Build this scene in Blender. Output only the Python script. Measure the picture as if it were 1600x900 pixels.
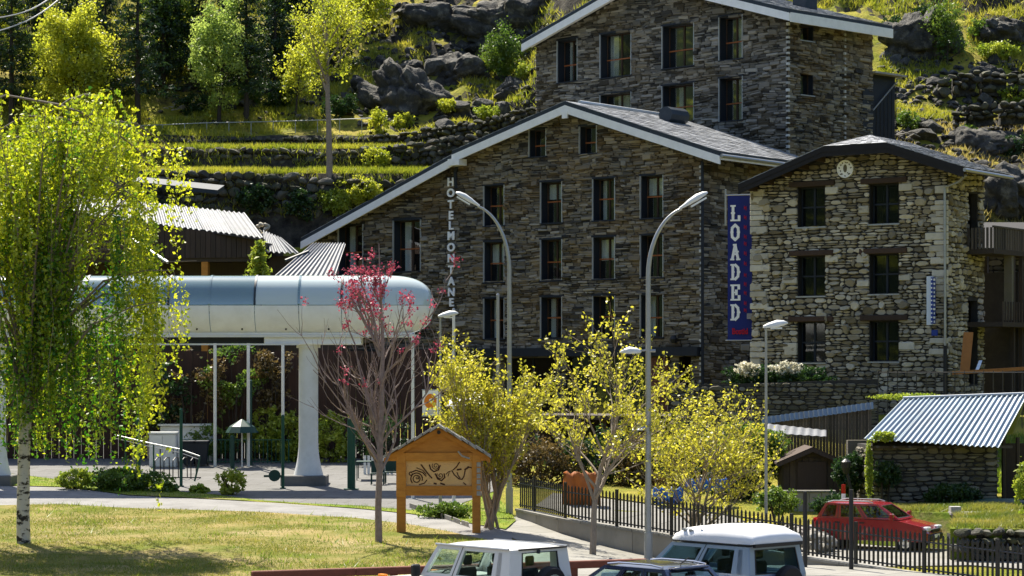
import bpy, bmesh, math, random
import numpy as np
from mathutils import Matrix, Vector

# ------------------------------------------------------------------ camera, world, sun, exposure
for o in list(bpy.data.objects):
    bpy.data.objects.remove(o, do_unlink=True)
SC = bpy.context.scene
COL = SC.collection
FPX, HZ, CAMZ = 3600.0, 575.0, 5.3          # focal length in photo pixels, horizon row, eye height
cam_data = bpy.data.cameras.new('camera')
cam = bpy.data.objects.new('camera', cam_data)
COL.objects.link(cam)
cam.location = (0, 0, CAMZ)
cam.rotation_euler = (math.radians(90), 0, 0)
cam_data.sensor_width = 36.0
cam_data.lens = 36.0 * FPX / 1600.0
cam_data.shift_y = (HZ - 450.0) / 1600.0
cam_data.clip_start = 0.5
cam_data.clip_end = 3000.0
SC.camera = cam

SUN_EL, SUN_AZ = 54.0, -24.0                # azimuth from +Y, negative = towards -X (behind the hill, to the left)
world = bpy.data.worlds.new('World')
SC.world = world
world.use_nodes = True
nt = world.node_tree
sky = nt.nodes.new('ShaderNodeTexSky')
sky.sky_type = 'NISHITA'
sky.sun_disc = False
sky.sun_elevation = math.radians(SUN_EL)
sky.sun_rotation = math.radians(SUN_AZ)
sky.altitude = 1500
sky.air_density = 0.8
sky.dust_density = 3.0
sky.ozone_density = 0.4
nt.links.new(sky.outputs[0], nt.nodes['Background'].inputs[0])
nt.nodes['Background'].inputs[1].default_value = 0.125
sl = bpy.data.lights.new('sun', 'SUN')
sl.energy = 5.0
sl.angle = math.radians(0.5)
sl.color = (1.0, 0.93, 0.80)
sun = bpy.data.objects.new('sun', sl)
COL.objects.link(sun)
_el, _az = math.radians(SUN_EL), math.radians(SUN_AZ)
_S = Vector((math.sin(_az) * math.cos(_el), math.cos(_az) * math.cos(_el), math.sin(_el)))
sun.rotation_euler = _S.to_track_quat('Z', 'Y').to_euler()
sun.location = (-30, 100, 120)
SC.view_settings.view_transform = 'Standard'
SC.view_settings.look = 'None'
SC.view_settings.gamma = 1.0
SC.view_settings.exposure = 1.3
SC.view_settings.use_curve_mapping = False
SC.cycles.max_bounces = 8
SC.cycles.diffuse_bounces = 3
SC.cycles.glossy_bounces = 3
SC.cycles.transparent_max_bounces = 12
SC.cycles.sample_clamp_indirect = 4.0
SC.cycles.use_denoising = True

RNG = np.random.default_rng(7)
random.seed(7)

# ------------------------------------------------------------------ pixel -> world
def W(px, py, Y):
    return np.array(((px - 800) * Y / FPX, Y, CAMZ + (HZ - py) * Y / FPX))

# ------------------------------------------------------------------ numpy noise
def _hash(ix, iy, iz, s):
    n = (ix.astype(np.int64) * 374761393 + iy.astype(np.int64) * 668265263 + iz.astype(np.int64) * 2147483647 + s * 974634777) & 0xffffffff
    n = ((n ^ (n >> 13)) * 1274126177) & 0xffffffff
    return ((n ^ (n >> 16)) & 0xffff) / 65535.0
def vnoise(x, y, z=0.0, s=0):
    x, y, z = np.broadcast_arrays(np.asarray(x, float), np.asarray(y, float), np.asarray(z, float))
    ix, iy, iz = np.floor(x), np.floor(y), np.floor(z)
    fx, fy, fz = x - ix, y - iy, z - iz
    fx, fy, fz = [f * f * (3 - 2 * f) for f in (fx, fy, fz)]
    r = 0
    for dx in (0, 1):
        for dy in (0, 1):
            for dz in (0, 1):
                w = (fx if dx else 1 - fx) * (fy if dy else 1 - fy) * (fz if dz else 1 - fz)
                r = r + w * _hash(ix + dx, iy + dy, iz + dz, s)
    return r
def fbm(x, y, z=0.0, s=0, o=4):
    r, a, f = 0, 0.5, 1.0
    for k in range(o):
        r = r + a * vnoise(x * f, y * f, np.asarray(z) * f, s + k)
        a *= 0.5; f *= 2.03
    return r
def ridged(x, y, z=0.0, s=0, o=4):
    r, a, f = 0, 0.5, 1.0
    for k in range(o):
        r = r + a * (1 - np.abs(2 * vnoise(x * f, y * f, np.asarray(z) * f, s + k) - 1))
        a *= 0.5; f *= 2.1
    return r

def worley(x, y, z=None, s=0):
    """distance to the nearest and second nearest jittered cell point, and the cell's own random value"""
    zr = (0,) if z is None else (-1, 0, 1)
    x, y = np.asarray(x, float), np.asarray(y, float); z = np.zeros_like(x) if z is None else np.asarray(z, float)
    ix, iy, iz = np.floor(x), np.floor(y), np.floor(z)
    f1 = np.full(x.shape, 9.0); f2 = np.full(x.shape, 9.0); cid = np.zeros(x.shape)
    for dx in (-1, 0, 1):
        for dy in (-1, 0, 1):
            for dz in zr:
                a, b, c = ix + dx, iy + dy, iz + dz
                d = np.sqrt((a + _hash(a, b, c, s) - x) ** 2 + (b + _hash(a, b, c, s + 1) - y) ** 2 + ((c + _hash(a, b, c, s + 2) - z) ** 2 if len(zr) > 1 else 0))
                n = d < f1
                f2 = np.where(n, f1, np.minimum(f2, d)); cid = np.where(n, _hash(a, b, c, s + 3), cid); f1 = np.where(n, d, f1)
    return f1, f2, cid

# ------------------------------------------------------------------ materials
MATS = {}
def _nodes(name):
    m = bpy.data.materials.new(name); m.use_nodes = True
    t = m.node_tree
    return m, t, t.nodes, t.links, t.nodes['Principled BSDF']
def mixc(t, fac, a, b, blend='MIX'):
    n = t.nodes.new('ShaderNodeMix'); n.data_type = 'RGBA'; n.blend_type = blend
    for i, v in ((0, fac), (6, a), (7, b)):
        if hasattr(v, 'is_linked') or hasattr(v, 'node'):
            t.links.new(v, n.inputs[i])
        elif i == 0:
            n.inputs[0].default_value = v
        else:
            n.inputs[i].default_value = (*v, 1) if len(v) == 3 else v
    return n.outputs[2]
def noise_out(t, scale, detail=4, rough=0.6, vec=None, stretch=None):
    n = t.nodes.new('ShaderNodeTexNoise'); n.inputs['Scale'].default_value = scale
    n.inputs['Detail'].default_value = detail; n.inputs['Roughness'].default_value = rough
    g = t.nodes.new('ShaderNodeNewGeometry'); v = g.outputs['Position']
    if stretch:
        mp = t.nodes.new('ShaderNodeMapping'); mp.inputs['Scale'].default_value = stretch
        t.links.new(v, mp.inputs['Vector']); v = mp.outputs[0]
    t.links.new(v, n.inputs['Vector'])
    return n.outputs['Fac']
def ramp(t, fac, p0, p1):
    n = t.nodes.new('ShaderNodeMapRange'); n.inputs[1].default_value = p0; n.inputs[2].default_value = p1
    t.links.new(fac, n.inputs[0]); return n.outputs[0]
def attr(t, name='rnd'):
    a = t.nodes.new('ShaderNodeAttribute'); a.attribute_name = name
    return a.outputs['Fac']
def mat(name, c1, c2=None, c3=None, rough=0.8, metal=0.0, spec=0.3, ns=0.0, na=0.5, bump=0.0, bs=20.0, stretch=None, coat=0.0, n3=None):
    """c1..c2 blended by the per-piece value 'rnd'; c3 mixed in by noise; optional bump."""
    m, t, N, L, b = _nodes(name)
    col = None
    if c2 is not None:
        col = mixc(t, attr(t), c1, c2)
    if c3 is not None and ns > 0:
        f = ramp(t, noise_out(t, ns, 6, 0.65, stretch=stretch), *(n3 or (0.42, 0.68)))
        mm = t.nodes.new('ShaderNodeMath'); mm.operation = 'MULTIPLY'; mm.inputs[1].default_value = na
        L.new(f, mm.inputs[0])
        col = mixc(t, mm.outputs[0], col if col is not None else c1, c3)
    if col is not None:
        L.new(col, b.inputs['Base Color'])
    else:
        b.inputs['Base Color'].default_value = (*c1, 1)
    b.inputs['Roughness'].default_value = rough
    b.inputs['Metallic'].default_value = metal
    b.inputs['Specular IOR Level'].default_value = spec
    b.inputs['Coat Weight'].default_value = coat
    if bump > 0:
        bn = N.new('ShaderNodeBump'); bn.inputs['Strength'].default_value = 1.0; bn.inputs['Distance'].default_value = bump
        L.new(noise_out(t, bs, 5, 0.65, stretch=stretch), bn.inputs['Height'])
        L.new(bn.outputs[0], b.inputs['Normal'])
    MATS[name] = m
    return m
def leafmat(name, c1, c2, trans=0.5, c3=None):
    m, t, N, L, b = _nodes(name)
    N.remove(b)
    col = mixc(t, attr(t), c1, c2)
    d = N.new('ShaderNodeBsdfDiffuse'); tr = N.new('ShaderNodeBsdfTranslucent'); mx = N.new('ShaderNodeMixShader')
    gl = N.new('ShaderNodeBsdfGlossy'); gl.inputs['Roughness'].default_value = 0.45
    m2 = N.new('ShaderNodeMixShader'); m2.inputs[0].default_value = 0.04
    L.new(col, d.inputs[0]); L.new(col, tr.inputs[0])
    mx.inputs[0].default_value = trans
    L.new(d.outputs[0], mx.inputs[1]); L.new(tr.outputs[0], mx.inputs[2])
    L.new(mx.outputs[0], m2.inputs[1]); L.new(gl.outputs[0], m2.inputs[2])
    L.new(m2.outputs[0], N['Material Output'].inputs[0])
    MATS[name] = m
    return m
def glassmat(name, tint, trans_w=0.5, rough=0.02, base=(0.01, 0.012, 0.014), ior=1.5):
    m, t, N, L, b = _nodes(name)
    b.inputs['Base Color'].default_value = (*base, 1)
    b.inputs['Roughness'].default_value = 0.3
    b.inputs['Specular IOR Level'].default_value = 0.0
    tr = N.new('ShaderNodeBsdfTransparent'); tr.inputs[0].default_value = (*tint, 1)
    m1 = N.new('ShaderNodeMixShader'); m1.inputs[0].default_value = trans_w
    L.new(b.outputs[0], m1.inputs[1]); L.new(tr.outputs[0], m1.inputs[2])
    gl = N.new('ShaderNodeBsdfGlossy'); gl.inputs['Roughness'].default_value = rough
    lw = N.new('ShaderNodeLayerWeight'); lw.inputs[0].default_value = 0.5
    pw = N.new('ShaderNodeMath'); pw.operation = 'POWER'; pw.inputs[1].default_value = 5.0; L.new(lw.outputs['Facing'], pw.inputs[0])
    fr = N.new('ShaderNodeMath'); fr.operation = 'MULTIPLY_ADD'; r0 = ((ior - 1) / (ior + 1)) ** 2; fr.inputs[1].default_value = 1 - r0; fr.inputs[2].default_value = r0; L.new(pw.outputs[0], fr.inputs[0])
    m2 = N.new('ShaderNodeMixShader')
    L.new(fr.outputs[0], m2.inputs[0]); L.new(m1.outputs[0], m2.inputs[1]); L.new(gl.outputs[0], m2.inputs[2])
    L.new(m2.outputs[0], N['Material Output'].inputs[0])
    MATS[name] = m
    return m

# stone and building
mat('slate_stone', (0.024, 0.023, 0.021), (0.33, 0.30, 0.235), (0.26, 0.165, 0.055), ns=0.7, na=0.45, rough=0.85, bump=0.02, bs=22)
mat('grey_stone', (0.026, 0.026, 0.025), (0.34, 0.32, 0.275), (0.23, 0.165, 0.07), ns=0.4, na=0.35, rough=0.85, bump=0.02, bs=22)
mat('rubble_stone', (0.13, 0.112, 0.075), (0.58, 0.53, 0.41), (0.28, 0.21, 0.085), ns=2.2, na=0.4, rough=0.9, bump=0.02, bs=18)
mat('quoin_stone', (0.42, 0.385, 0.30), (0.60, 0.56, 0.45), (0.3, 0.27, 0.2), ns=3, na=0.4, rough=0.9, bump=0.012, bs=20)
mat('sunlit_edge_stone', (0.30, 0.30, 0.28), (0.62, 0.62, 0.58), rough=0.8, bump=0.01, bs=20)  # light grey stands for sunlight on protruding corner stones
mat('dark_mortar', (0.035, 0.033, 0.030), None, (0.06, 0.055, 0.045), ns=3, rough=0.95)
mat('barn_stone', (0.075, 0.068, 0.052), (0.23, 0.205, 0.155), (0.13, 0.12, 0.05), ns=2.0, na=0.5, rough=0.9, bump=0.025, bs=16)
mat('field_stone', (0.022, 0.021, 0.018), (0.12, 0.112, 0.092), (0.09, 0.10, 0.03), ns=1.2, na=0.5, rough=0.9, bump=0.05, bs=7)
mat('rock', (0.014, 0.0135, 0.012), (0.075, 0.072, 0.063), (0.24, 0.22, 0.17), ns=1.8, na=0.6, rough=0.85, bump=0.16, bs=5.5, n3=(0.5, 0.68))
mat('white_fascia', (0.88, 0.88, 0.86), None, (0.68, 0.68, 0.65), ns=2.5, na=0.4, rough=0.6)
mat('dark_edge', (0.025, 0.035, 0.045), None, (0.05, 0.06, 0.07), ns=4, rough=0.5)
mat('slate_tile', (0.10, 0.105, 0.115), (0.40, 0.41, 0.42), (0.16, 0.16, 0.15), ns=3, na=0.4, rough=0.34, spec=0.7, bump=0.01, bs=25)
mat('soffit_dark', (0.014, 0.013, 0.014), None, (0.022, 0.02, 0.02), ns=5, rough=0.8)
mat('frame_navy', (0.014, 0.019, 0.028), None, None, rough=0.55)
mat('metal_trim', (0.52, 0.54, 0.54), None, None, rough=0.4, metal=0.4)
mat('window_wood', (0.30, 0.10, 0.03), None, (0.2, 0.065, 0.02), ns=8, rough=0.5, stretch=(1, 1, 0.2))
mat('dark_wood', (0.035, 0.027, 0.02), (0.075, 0.055, 0.04), (0.03, 0.024, 0.02), ns=6, na=0.6, rough=0.8, stretch=(3, 3, 0.3), bump=0.004, bs=30)
mat('lintel_wood', (0.045, 0.03, 0.02), (0.075, 0.045, 0.03), (0.03, 0.02, 0.015), ns=10, na=0.6, rough=0.85, bump=0.006, bs=25)
mat('brown_plank', (0.040, 0.028, 0.022), (0.065, 0.043, 0.034), (0.03, 0.022, 0.02), ns=5, na=0.5, rough=0.7, stretch=(3, 3, 0.3), bump=0.003, bs=30)
mat('red_board', (0.026, 0.014, 0.010), (0.058, 0.028, 0.019), (0.03, 0.015, 0.01), ns=5, na=0.5, rough=0.8, stretch=(3, 3, 0.3))
mat('old_plank', (0.05, 0.042, 0.035), (0.13, 0.11, 0.09), (0.05, 0.045, 0.035), ns=6, na=0.6, rough=0.9, stretch=(3, 3, 0.25), bump=0.006, bs=30)
mat('curtain', (0.82, 0.84, 0.82), None, (0.68, 0.72, 0.72), ns=9, rough=0.9, stretch=(4, 4, 0.2))
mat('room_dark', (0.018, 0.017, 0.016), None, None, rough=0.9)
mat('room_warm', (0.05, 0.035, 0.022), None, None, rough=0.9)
glassmat('window_glass', (0.94, 0.97, 0.96), 0.93, 0.015, ior=2.2)
glassmat('window_glass_bright', (0.94, 0.97, 0.96), 0.93, 0.015, ior=3.2)
glassmat('window_glass_dim', (0.85, 0.9, 0.88), 0.7, 0.02, ior=1.6)
glassmat('car_glass', (0.88, 0.95, 0.93), 0.98, 0.01, ior=1.5)
glassmat('car_glass_dark', (0.62, 0.72, 0.74), 0.95, 0.01, ior=1.5)
glassmat('teal_glass', (0.45, 0.62, 0.66), 0.5, 0.07, base=(0.22, 0.33, 0.33), ior=2.4)
glassmat('pale_glass', (0.7, 0.8, 0.8), 0.2, 0.12, base=(0.56, 0.64, 0.63), ior=1.8)
mat('white_panel', (0.72, 0.75, 0.77), (0.79, 0.81, 0.83), (0.58, 0.59, 0.59), ns=1.6, na=0.45, rough=0.45, spec=0.4)
mat('white_paint', (0.66, 0.67, 0.65), None, (0.52, 0.52, 0.49), ns=2.2, na=0.5, rough=0.5)
mat('grey_steel', (0.36, 0.37, 0.37), None, (0.28, 0.29, 0.29), ns=3, rough=0.42, metal=0.55)
mat('galvanised', (0.42, 0.43, 0.43), None, (0.30, 0.31, 0.31), ns=4, rough=0.38, metal=0.7)
mat('corrugated', (0.17, 0.215, 0.25), (0.25, 0.30, 0.34), (0.20, 0.19, 0.17), ns=1.1, na=0.55, rough=0.42, metal=0.5, n3=(0.5, 0.72))
mat('shed_sheet', (0.10, 0.108, 0.12), (0.17, 0.18, 0.195), (0.09, 0.09, 0.09), ns=1.4, na=0.6, rough=0.55, metal=0.1)
mat('concrete', (0.24, 0.228, 0.20), (0.29, 0.275, 0.245), (0.19, 0.18, 0.155), ns=1.2, na=0.6, rough=0.92, bump=0.01, bs=14)
mat('dark_concrete', (0.15, 0.145, 0.135), None, (0.09, 0.088, 0.08), ns=1.6, na=0.7, rough=0.92, bump=0.01, bs=14)
mat('black_iron', (0.016, 0.016, 0.017), None, None, rough=0.45, spec=0.4)
mat('green_iron', (0.012, 0.07, 0.045), None, (0.01, 0.05, 0.035), ns=4, rough=0.4)
mat('dark_green', (0.012, 0.045, 0.035), None, None, rough=0.5)
mat('rust_rail', (0.17, 0.05, 0.028), None, (0.11, 0.035, 0.02), ns=5, na=0.7, rough=0.75, stretch=(0.5, 3, 3), bump=0.006, bs=20)
mat('orange_wood', (0.47, 0.19, 0.028), (0.56, 0.25, 0.045), (0.36, 0.13, 0.02), ns=4, na=0.6, rough=0.6, stretch=(0.6, 2, 2), bump=0.003, bs=20)
mat('pale_panel', (0.70, 0.45, 0.20), None, (0.60, 0.36, 0.15), ns=4, na=0.5, rough=0.6, stretch=(0.5, 2, 2))
mat('burnt_line', (0.06, 0.02, 0.01), None, None, rough=0.8)
mat('weathered_board', (0.30, 0.29, 0.28), (0.42, 0.41, 0.39), (0.19, 0.18, 0.17), ns=6, na=0.6, rough=0.85, bump=0.006, bs=20)
mat('plywood', (0.34, 0.14, 0.035), None, (0.25, 0.1, 0.025), ns=5, rough=0.75)
mat('letter_white', (0.88, 0.88, 0.86), None, None, rough=0.5)
mat('banner_blue', (0.012, 0.022, 0.16), None, (0.010, 0.017, 0.12), ns=1.0, rough=0.7)
mat('banner_red', (0.40, 0.008, 0.03), None, None, rough=0.7)
mat('sign_blue', (0.02, 0.05, 0.28), None, None, rough=0.4)
mat('sign_pale', (0.62, 0.68, 0.74), None, None, rough=0.4)
mat('sign_orange', (0.72, 0.22, 0.02), None, None, rough=0.6)
mat('tarp_blue', (0.02, 0.12, 0.45), None, (0.03, 0.2, 0.55), ns=5, rough=0.5, bump=0.03, bs=6)
mat('red_cloth', (0.42, 0.13, 0.03), None, None, rough=0.7)
mat('red_brick', (0.16, 0.06, 0.035), (0.24, 0.095, 0.05), (0.1, 0.05, 0.03), ns=4, na=0.5, rough=0.9)
# vehicles
mat('car_white', (0.68, 0.68, 0.66), None, (0.6, 0.6, 0.57), ns=2, na=0.3, rough=0.3, spec=0.5, coat=0.4)
mat('car_silver', (0.34, 0.42, 0.53), None, None, rough=0.3, metal=0.35, spec=0.5, coat=0.6)
mat('car_navy', (0.007, 0.014, 0.045), None, None, rough=0.25, spec=0.5, coat=0.8)
mat('car_red', (0.27, 0.008, 0.012), None, None, rough=0.25, spec=0.5, coat=0.8)
mat('car_black', (0.012, 0.012, 0.013), None, None, rough=0.22, spec=0.5, coat=0.5)
mat('high_top', (0.74, 0.74, 0.73), None, (0.62, 0.62, 0.6), ns=3, na=0.3, rough=0.4)
mat('rubber', (0.014, 0.014, 0.015), None, None, rough=0.75)
mat('trim_black', (0.02, 0.02, 0.021), None, None, rough=0.5)
mat('chrome', (0.6, 0.6, 0.6), None, None, rough=0.2, metal=0.9)
mat('seat_cloth', (0.03, 0.032, 0.036), None, None, rough=0.9)
mat('lamp_glass', (0.7, 0.72, 0.72), None, None, rough=0.15, spec=0.6)
mat('tail_red', (0.45, 0.01, 0.01), None, None, rough=0.2, spec=0.6)
mat('amber', (0.7, 0.22, 0.01), None, None, rough=0.3)
# ground
mat('asphalt', (0.17, 0.165, 0.155), None, (0.25, 0.24, 0.22), ns=0.35, na=0.7, rough=0.92, bump=0.006, bs=60)
mat('path_asphalt', (0.21, 0.205, 0.196), None, (0.13, 0.127, 0.12), ns=0.9, na=0.8, rough=0.92, bump=0.006, bs=50)
mat('paver', (0.14, 0.137, 0.13), (0.19, 0.184, 0.174), (0.11, 0.106, 0.098), ns=0.5, na=0.6, rough=0.9, bump=0.006, bs=30)
mat('pavement_pale', (0.24, 0.232, 0.21), (0.29, 0.28, 0.255), (0.16, 0.153, 0.135), ns=0.7, na=0.5, rough=0.9, bump=0.006, bs=30)
def add_joints(name, w, h, dark=0.55, rot=0.4):
    """slab joints over a paving colour"""
    t = MATS[name].node_tree; b = t.nodes['Principled BSDF']; src = b.inputs['Base Color'].links[0].from_socket
    g = t.nodes.new('ShaderNodeNewGeometry'); mp = t.nodes.new('ShaderNodeMapping'); mp.inputs['Rotation'].default_value = (0, 0, rot)
    t.links.new(g.outputs['Position'], mp.inputs['Vector'])
    br = t.nodes.new('ShaderNodeTexBrick'); br.inputs['Scale'].default_value = 1.0; br.inputs['Brick Width'].default_value = w; br.inputs['Row Height'].default_value = h
    br.inputs['Mortar Size'].default_value = 0.03; br.inputs['Mortar Smooth'].default_value = 0.3
    br.inputs['Color1'].default_value = (1, 1, 1, 1); br.inputs['Color2'].default_value = (0.82, 0.82, 0.80, 1); br.inputs['Mortar'].default_value = (dark, dark, dark * .95, 1)
    t.links.new(mp.outputs[0], br.inputs['Vector'])
    t.links.new(mixc(t, 1.0, src, br.outputs['Color'], 'MULTIPLY'), b.inputs['Base Color'])
add_joints('paver', 1.6, 0.9, rot=0.25); add_joints('pavement_pale', 1.8, 1.2, rot=-0.95)
def ground_mat(name, c_grass, c_dry, c_soil, s1, s2, bump, bs, rock=False):
    m, t, N, L, b = _nodes(name)
    f1 = ramp(t, noise_out(t, s1, 8, 0.7), 0.40, 0.62)
    f2 = ramp(t, noise_out(t, s2, 8, 0.75), 0.52, 0.70)
    c = mixc(t, f1, c_grass, c_dry)
    c = mixc(t, f2, c, c_soil)
    if rock:
        g = N.new('ShaderNodeNewGeometry'); sx = N.new('ShaderNodeSeparateXYZ'); L.new(g.outputs['True Normal'], sx.inputs[0])
        nn = noise_out(t, 0.5, 6, 0.7)
        ad = N.new('ShaderNodeMath'); ad.operation = 'ADD'; L.new(sx.outputs[2], ad.inputs[0])
        sc_ = N.new('ShaderNodeMath'); sc_.operation = 'MULTIPLY_ADD'; sc_.inputs[1].default_value = 0.5; sc_.inputs[2].default_value = -0.25
        L.new(nn, sc_.inputs[0]); L.new(sc_.outputs[0], ad.inputs[1])
        fr = ramp(t, ad.outputs[0], 0.74, 0.62)
        rk = mixc(t, ramp(t, noise_out(t, 1.1, 7, 0.75), 0.35, 0.7), (0.018, 0.017, 0.015), (0.11, 0.10, 0.08))
        c = mixc(t, fr, c, rk)
        # the far valley sides are wooded
        px_ = N.new('ShaderNodeSeparateXYZ'); L.new(g.outputs['Position'], px_.inputs[0])
        ab = N.new('ShaderNodeMath'); ab.operation = 'ABSOLUTE'; L.new(px_.outputs[0], ab.inputs[0])
        fa = ramp(t, ab.outputs[0], 52, 66); fb = ramp(t, px_.outputs[1], -30, -60)
        mxx = N.new('ShaderNodeMath'); mxx.operation = 'MAXIMUM'; L.new(fa, mxx.inputs[0]); L.new(fb, mxx.inputs[1])
        wood = mixc(t, ramp(t, noise_out(t, 0.16, 8, 0.8), 0.52, 0.66), (0.012, 0.022, 0.007), (0.17, 0.19, 0.02))
        c = mixc(t, mxx.outputs[0], c, wood)
    L.new(c, b.inputs['Base Color']); b.inputs['Roughness'].default_value = 0.95; b.inputs['Specular IOR Level'].default_value = 0.1
    bn = N.new('ShaderNodeBump'); bn.inputs['Strength'].default_value = 1.0; bn.inputs['Distance'].default_value = bump
    L.new(noise_out(t, bs, 8, 0.75), bn.inputs['Height']); L.new(bn.outputs[0], b.inputs['Normal'])
    MATS[name] = m
ground_mat('hill_ground', (0.21, 0.23, 0.02), (0.40, 0.33, 0.06), (0.10, 0.085, 0.04), 0.22, 0.45, 0.4, 1.6, rock=True)
ground_mat('lawn_ground', (0.11, 0.13, 0.015), (0.27, 0.21, 0.08), (0.34, 0.26, 0.14), 0.45, 0.28, 0.06, 9)
ground_mat('verge_ground', (0.10, 0.16, 0.012), (0.20, 0.22, 0.03), (0.26, 0.2, 0.1), 0.8, 0.6, 0.05, 9)
# leaves
leafmat('leaf_birch', (0.045, 0.18, 0.006), (0.60, 0.62, 0.024), 0.58)
leafmat('leaf_yellow', (0.28, 0.29, 0.016), (0.66, 0.60, 0.06), 0.55)
leafmat('leaf_lime', (0.26, 0.33, 0.018), (0.60, 0.60, 0.05), 0.58)
leafmat('leaf_pale', (0.22, 0.34, 0.05), (0.46, 0.55, 0.12), 0.58)
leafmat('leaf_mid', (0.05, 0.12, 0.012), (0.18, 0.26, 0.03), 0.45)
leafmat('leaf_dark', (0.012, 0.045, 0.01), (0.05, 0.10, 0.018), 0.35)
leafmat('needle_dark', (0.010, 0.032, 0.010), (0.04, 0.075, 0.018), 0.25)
leafmat('leaf_hedge', (0.03, 0.085, 0.012), (0.11, 0.17, 0.03), 0.35)
leafmat('leaf_bright', (0.20, 0.30, 0.02), (0.42, 0.46, 0.05), 0.5)
leafmat('leaf_brown', (0.06, 0.045, 0.015), (0.19, 0.13, 0.04), 0.4)
leafmat('grass_blade', (0.11, 0.17, 0.012), (0.40, 0.34, 0.07), 0.45)
leafmat('hill_blade', (0.20, 0.25, 0.014), (0.56, 0.50, 0.06), 0.5)
leafmat('grass_dry', (0.30, 0.24, 0.05), (0.52, 0.43, 0.14), 0.5)
leafmat('grass_green', (0.10, 0.19, 0.012), (0.30, 0.36, 0.03), 0.5)
leafmat('petal_pink', (0.26, 0.025, 0.055), (0.48, 0.10, 0.15), 0.4)
leafmat('petal_white', (0.62, 0.58, 0.42), (0.78, 0.76, 0.62), 0.35)
mat('bark_grey', (0.20, 0.165, 0.135), None, (0.11, 0.09, 0.075), ns=7, na=0.7, rough=0.9, bump=0.01, bs=20)
mat('bark_dark', (0.05, 0.04, 0.032), None, (0.03, 0.025, 0.02), ns=6, rough=0.95, bump=0.02, bs=12)
mat('bark_twig', (0.27, 0.22, 0.17), None, (0.16, 0.13, 0.10), ns=8, na=0.6, rough=0.9)
mat('bark_pinkish', (0.27, 0.21, 0.19), None, (0.13, 0.095, 0.085), ns=8, na=0.6, rough=0.9)
mat('bark_birch', (0.52, 0.49, 0.42), None, (0.03, 0.026, 0.02), ns=2.6, na=1.0, rough=0.85, stretch=(1.1, 1.1, 2.2), n3=(0.50, 0.57), bump=0.02, bs=6)
mat('dead_wood', (0.36, 0.33, 0.28), None, (0.2, 0.18, 0.15), ns=6, rough=0.9)
# ------------------------------------------------------------------ objects and mesh building
def thing(name, label, cat, loc=(0, 0, 0), group=None):
    o = bpy.data.objects.new(name, None)
    COL.objects.link(o)
    o.location = tuple(float(c) for c in loc)
    o.empty_display_size = 0.2
    o['label'] = label; o['category'] = cat
    if group: o['group'] = group
    return o
def tag(o, label=None, cat=None, group=None, kind=None):
    for k, v in (('label', label), ('category', cat), ('group', group), ('kind', kind)):
        if v: o[k] = v
    return o
def root_of(o):
    while o.parent is not None: o = o.parent
    return o
def new_mesh(name, V, F, material, parent=None, rnd=None, smooth=False, origin=None, kind=None):
    V = np.asarray(V, float)
    me = bpy.data.meshes.new(name)
    if parent is not None:
        org = np.array(root_of(parent).location)
    elif origin is not None:
        org = np.asarray(origin, float)
    else:
        lo, hi = V.min(0), V.max(0)
        org = np.array(((lo[0] + hi[0]) / 2, (lo[1] + hi[1]) / 2, lo[2]))
    V = V - org
    if isinstance(F, np.ndarray):
        n, k = F.shape
        me.vertices.add(len(V)); me.vertices.foreach_set('co', V.astype(np.float32).ravel())
        me.loops.add(n * k); me.loops.foreach_set('vertex_index', F.astype(np.int32).ravel())
        me.polygons.add(n)
        me.polygons.foreach_set('loop_start', (np.arange(n) * k).astype(np.int32))
        try: me.polygons.foreach_set('loop_total', np.full(n, k, np.int32))
        except Exception: pass
        me.update(calc_edges=True)
    else:
        me.from_pydata([tuple(v) for v in V.tolist()], [], F)
    if rnd is not None:
        a = me.attributes.new('rnd', 'FLOAT', 'POINT')
        a.data.foreach_set('value', np.asarray(rnd, np.float32))
    me.materials.append(MATS[material] if isinstance(material, str) else material)
    if smooth:
        me.polygons.foreach_set('use_smooth', np.ones(len(me.polygons), bool))
    o = bpy.data.objects.new(name, me)
    COL.objects.link(o)
    if parent is not None:
        o.parent = parent
    else:
        o.location = org
    if kind: o['kind'] = kind
    return o

class Frame:
    """local axes a (ex), b (ey), c (up) at a world point; b of a facade points out of the wall"""
    def __init__(s, o, ex, ey):
        s.o = np.array([o[0], o[1], o[2] if len(o) > 2 else 0.0], float)
        s.ex = np.array([ex[0], ex[1], 0.0]); s.ey = np.array([ey[0], ey[1], 0.0]); s.ez = np.array([0, 0, 1.0])
    def pt(s, a, b, c):
        return s.o + s.ex * a + s.ey * b + s.ez * c
    def uv(s, px, py, b=0.0):
        o = s.o + s.ey * b
        r = (px - 800) / FPX
        t = (r * o[1] - o[0]) / (s.ex[0] - r * s.ex[1])
        Y = o[1] + t * s.ex[1]
        return t, CAMZ + (HZ - py) * Y / FPX - s.o[2]
WF = Frame((0, 0, 0), (1, 0), (0, 1))
def facade(px, Y, ang):
    a = math.radians(ang)
    return Frame(((px - 800) / FPX * Y, Y, 0), (-math.cos(a), math.sin(a)), (-math.sin(a), -math.cos(a)))
def heading(o, ang):
    """vehicle frame: a forward, b to its own left; ang from +X, degrees"""
    a = math.radians(ang)
    return Frame(o, (math.cos(a), math.sin(a)), (-math.sin(a), math.cos(a)))

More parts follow.
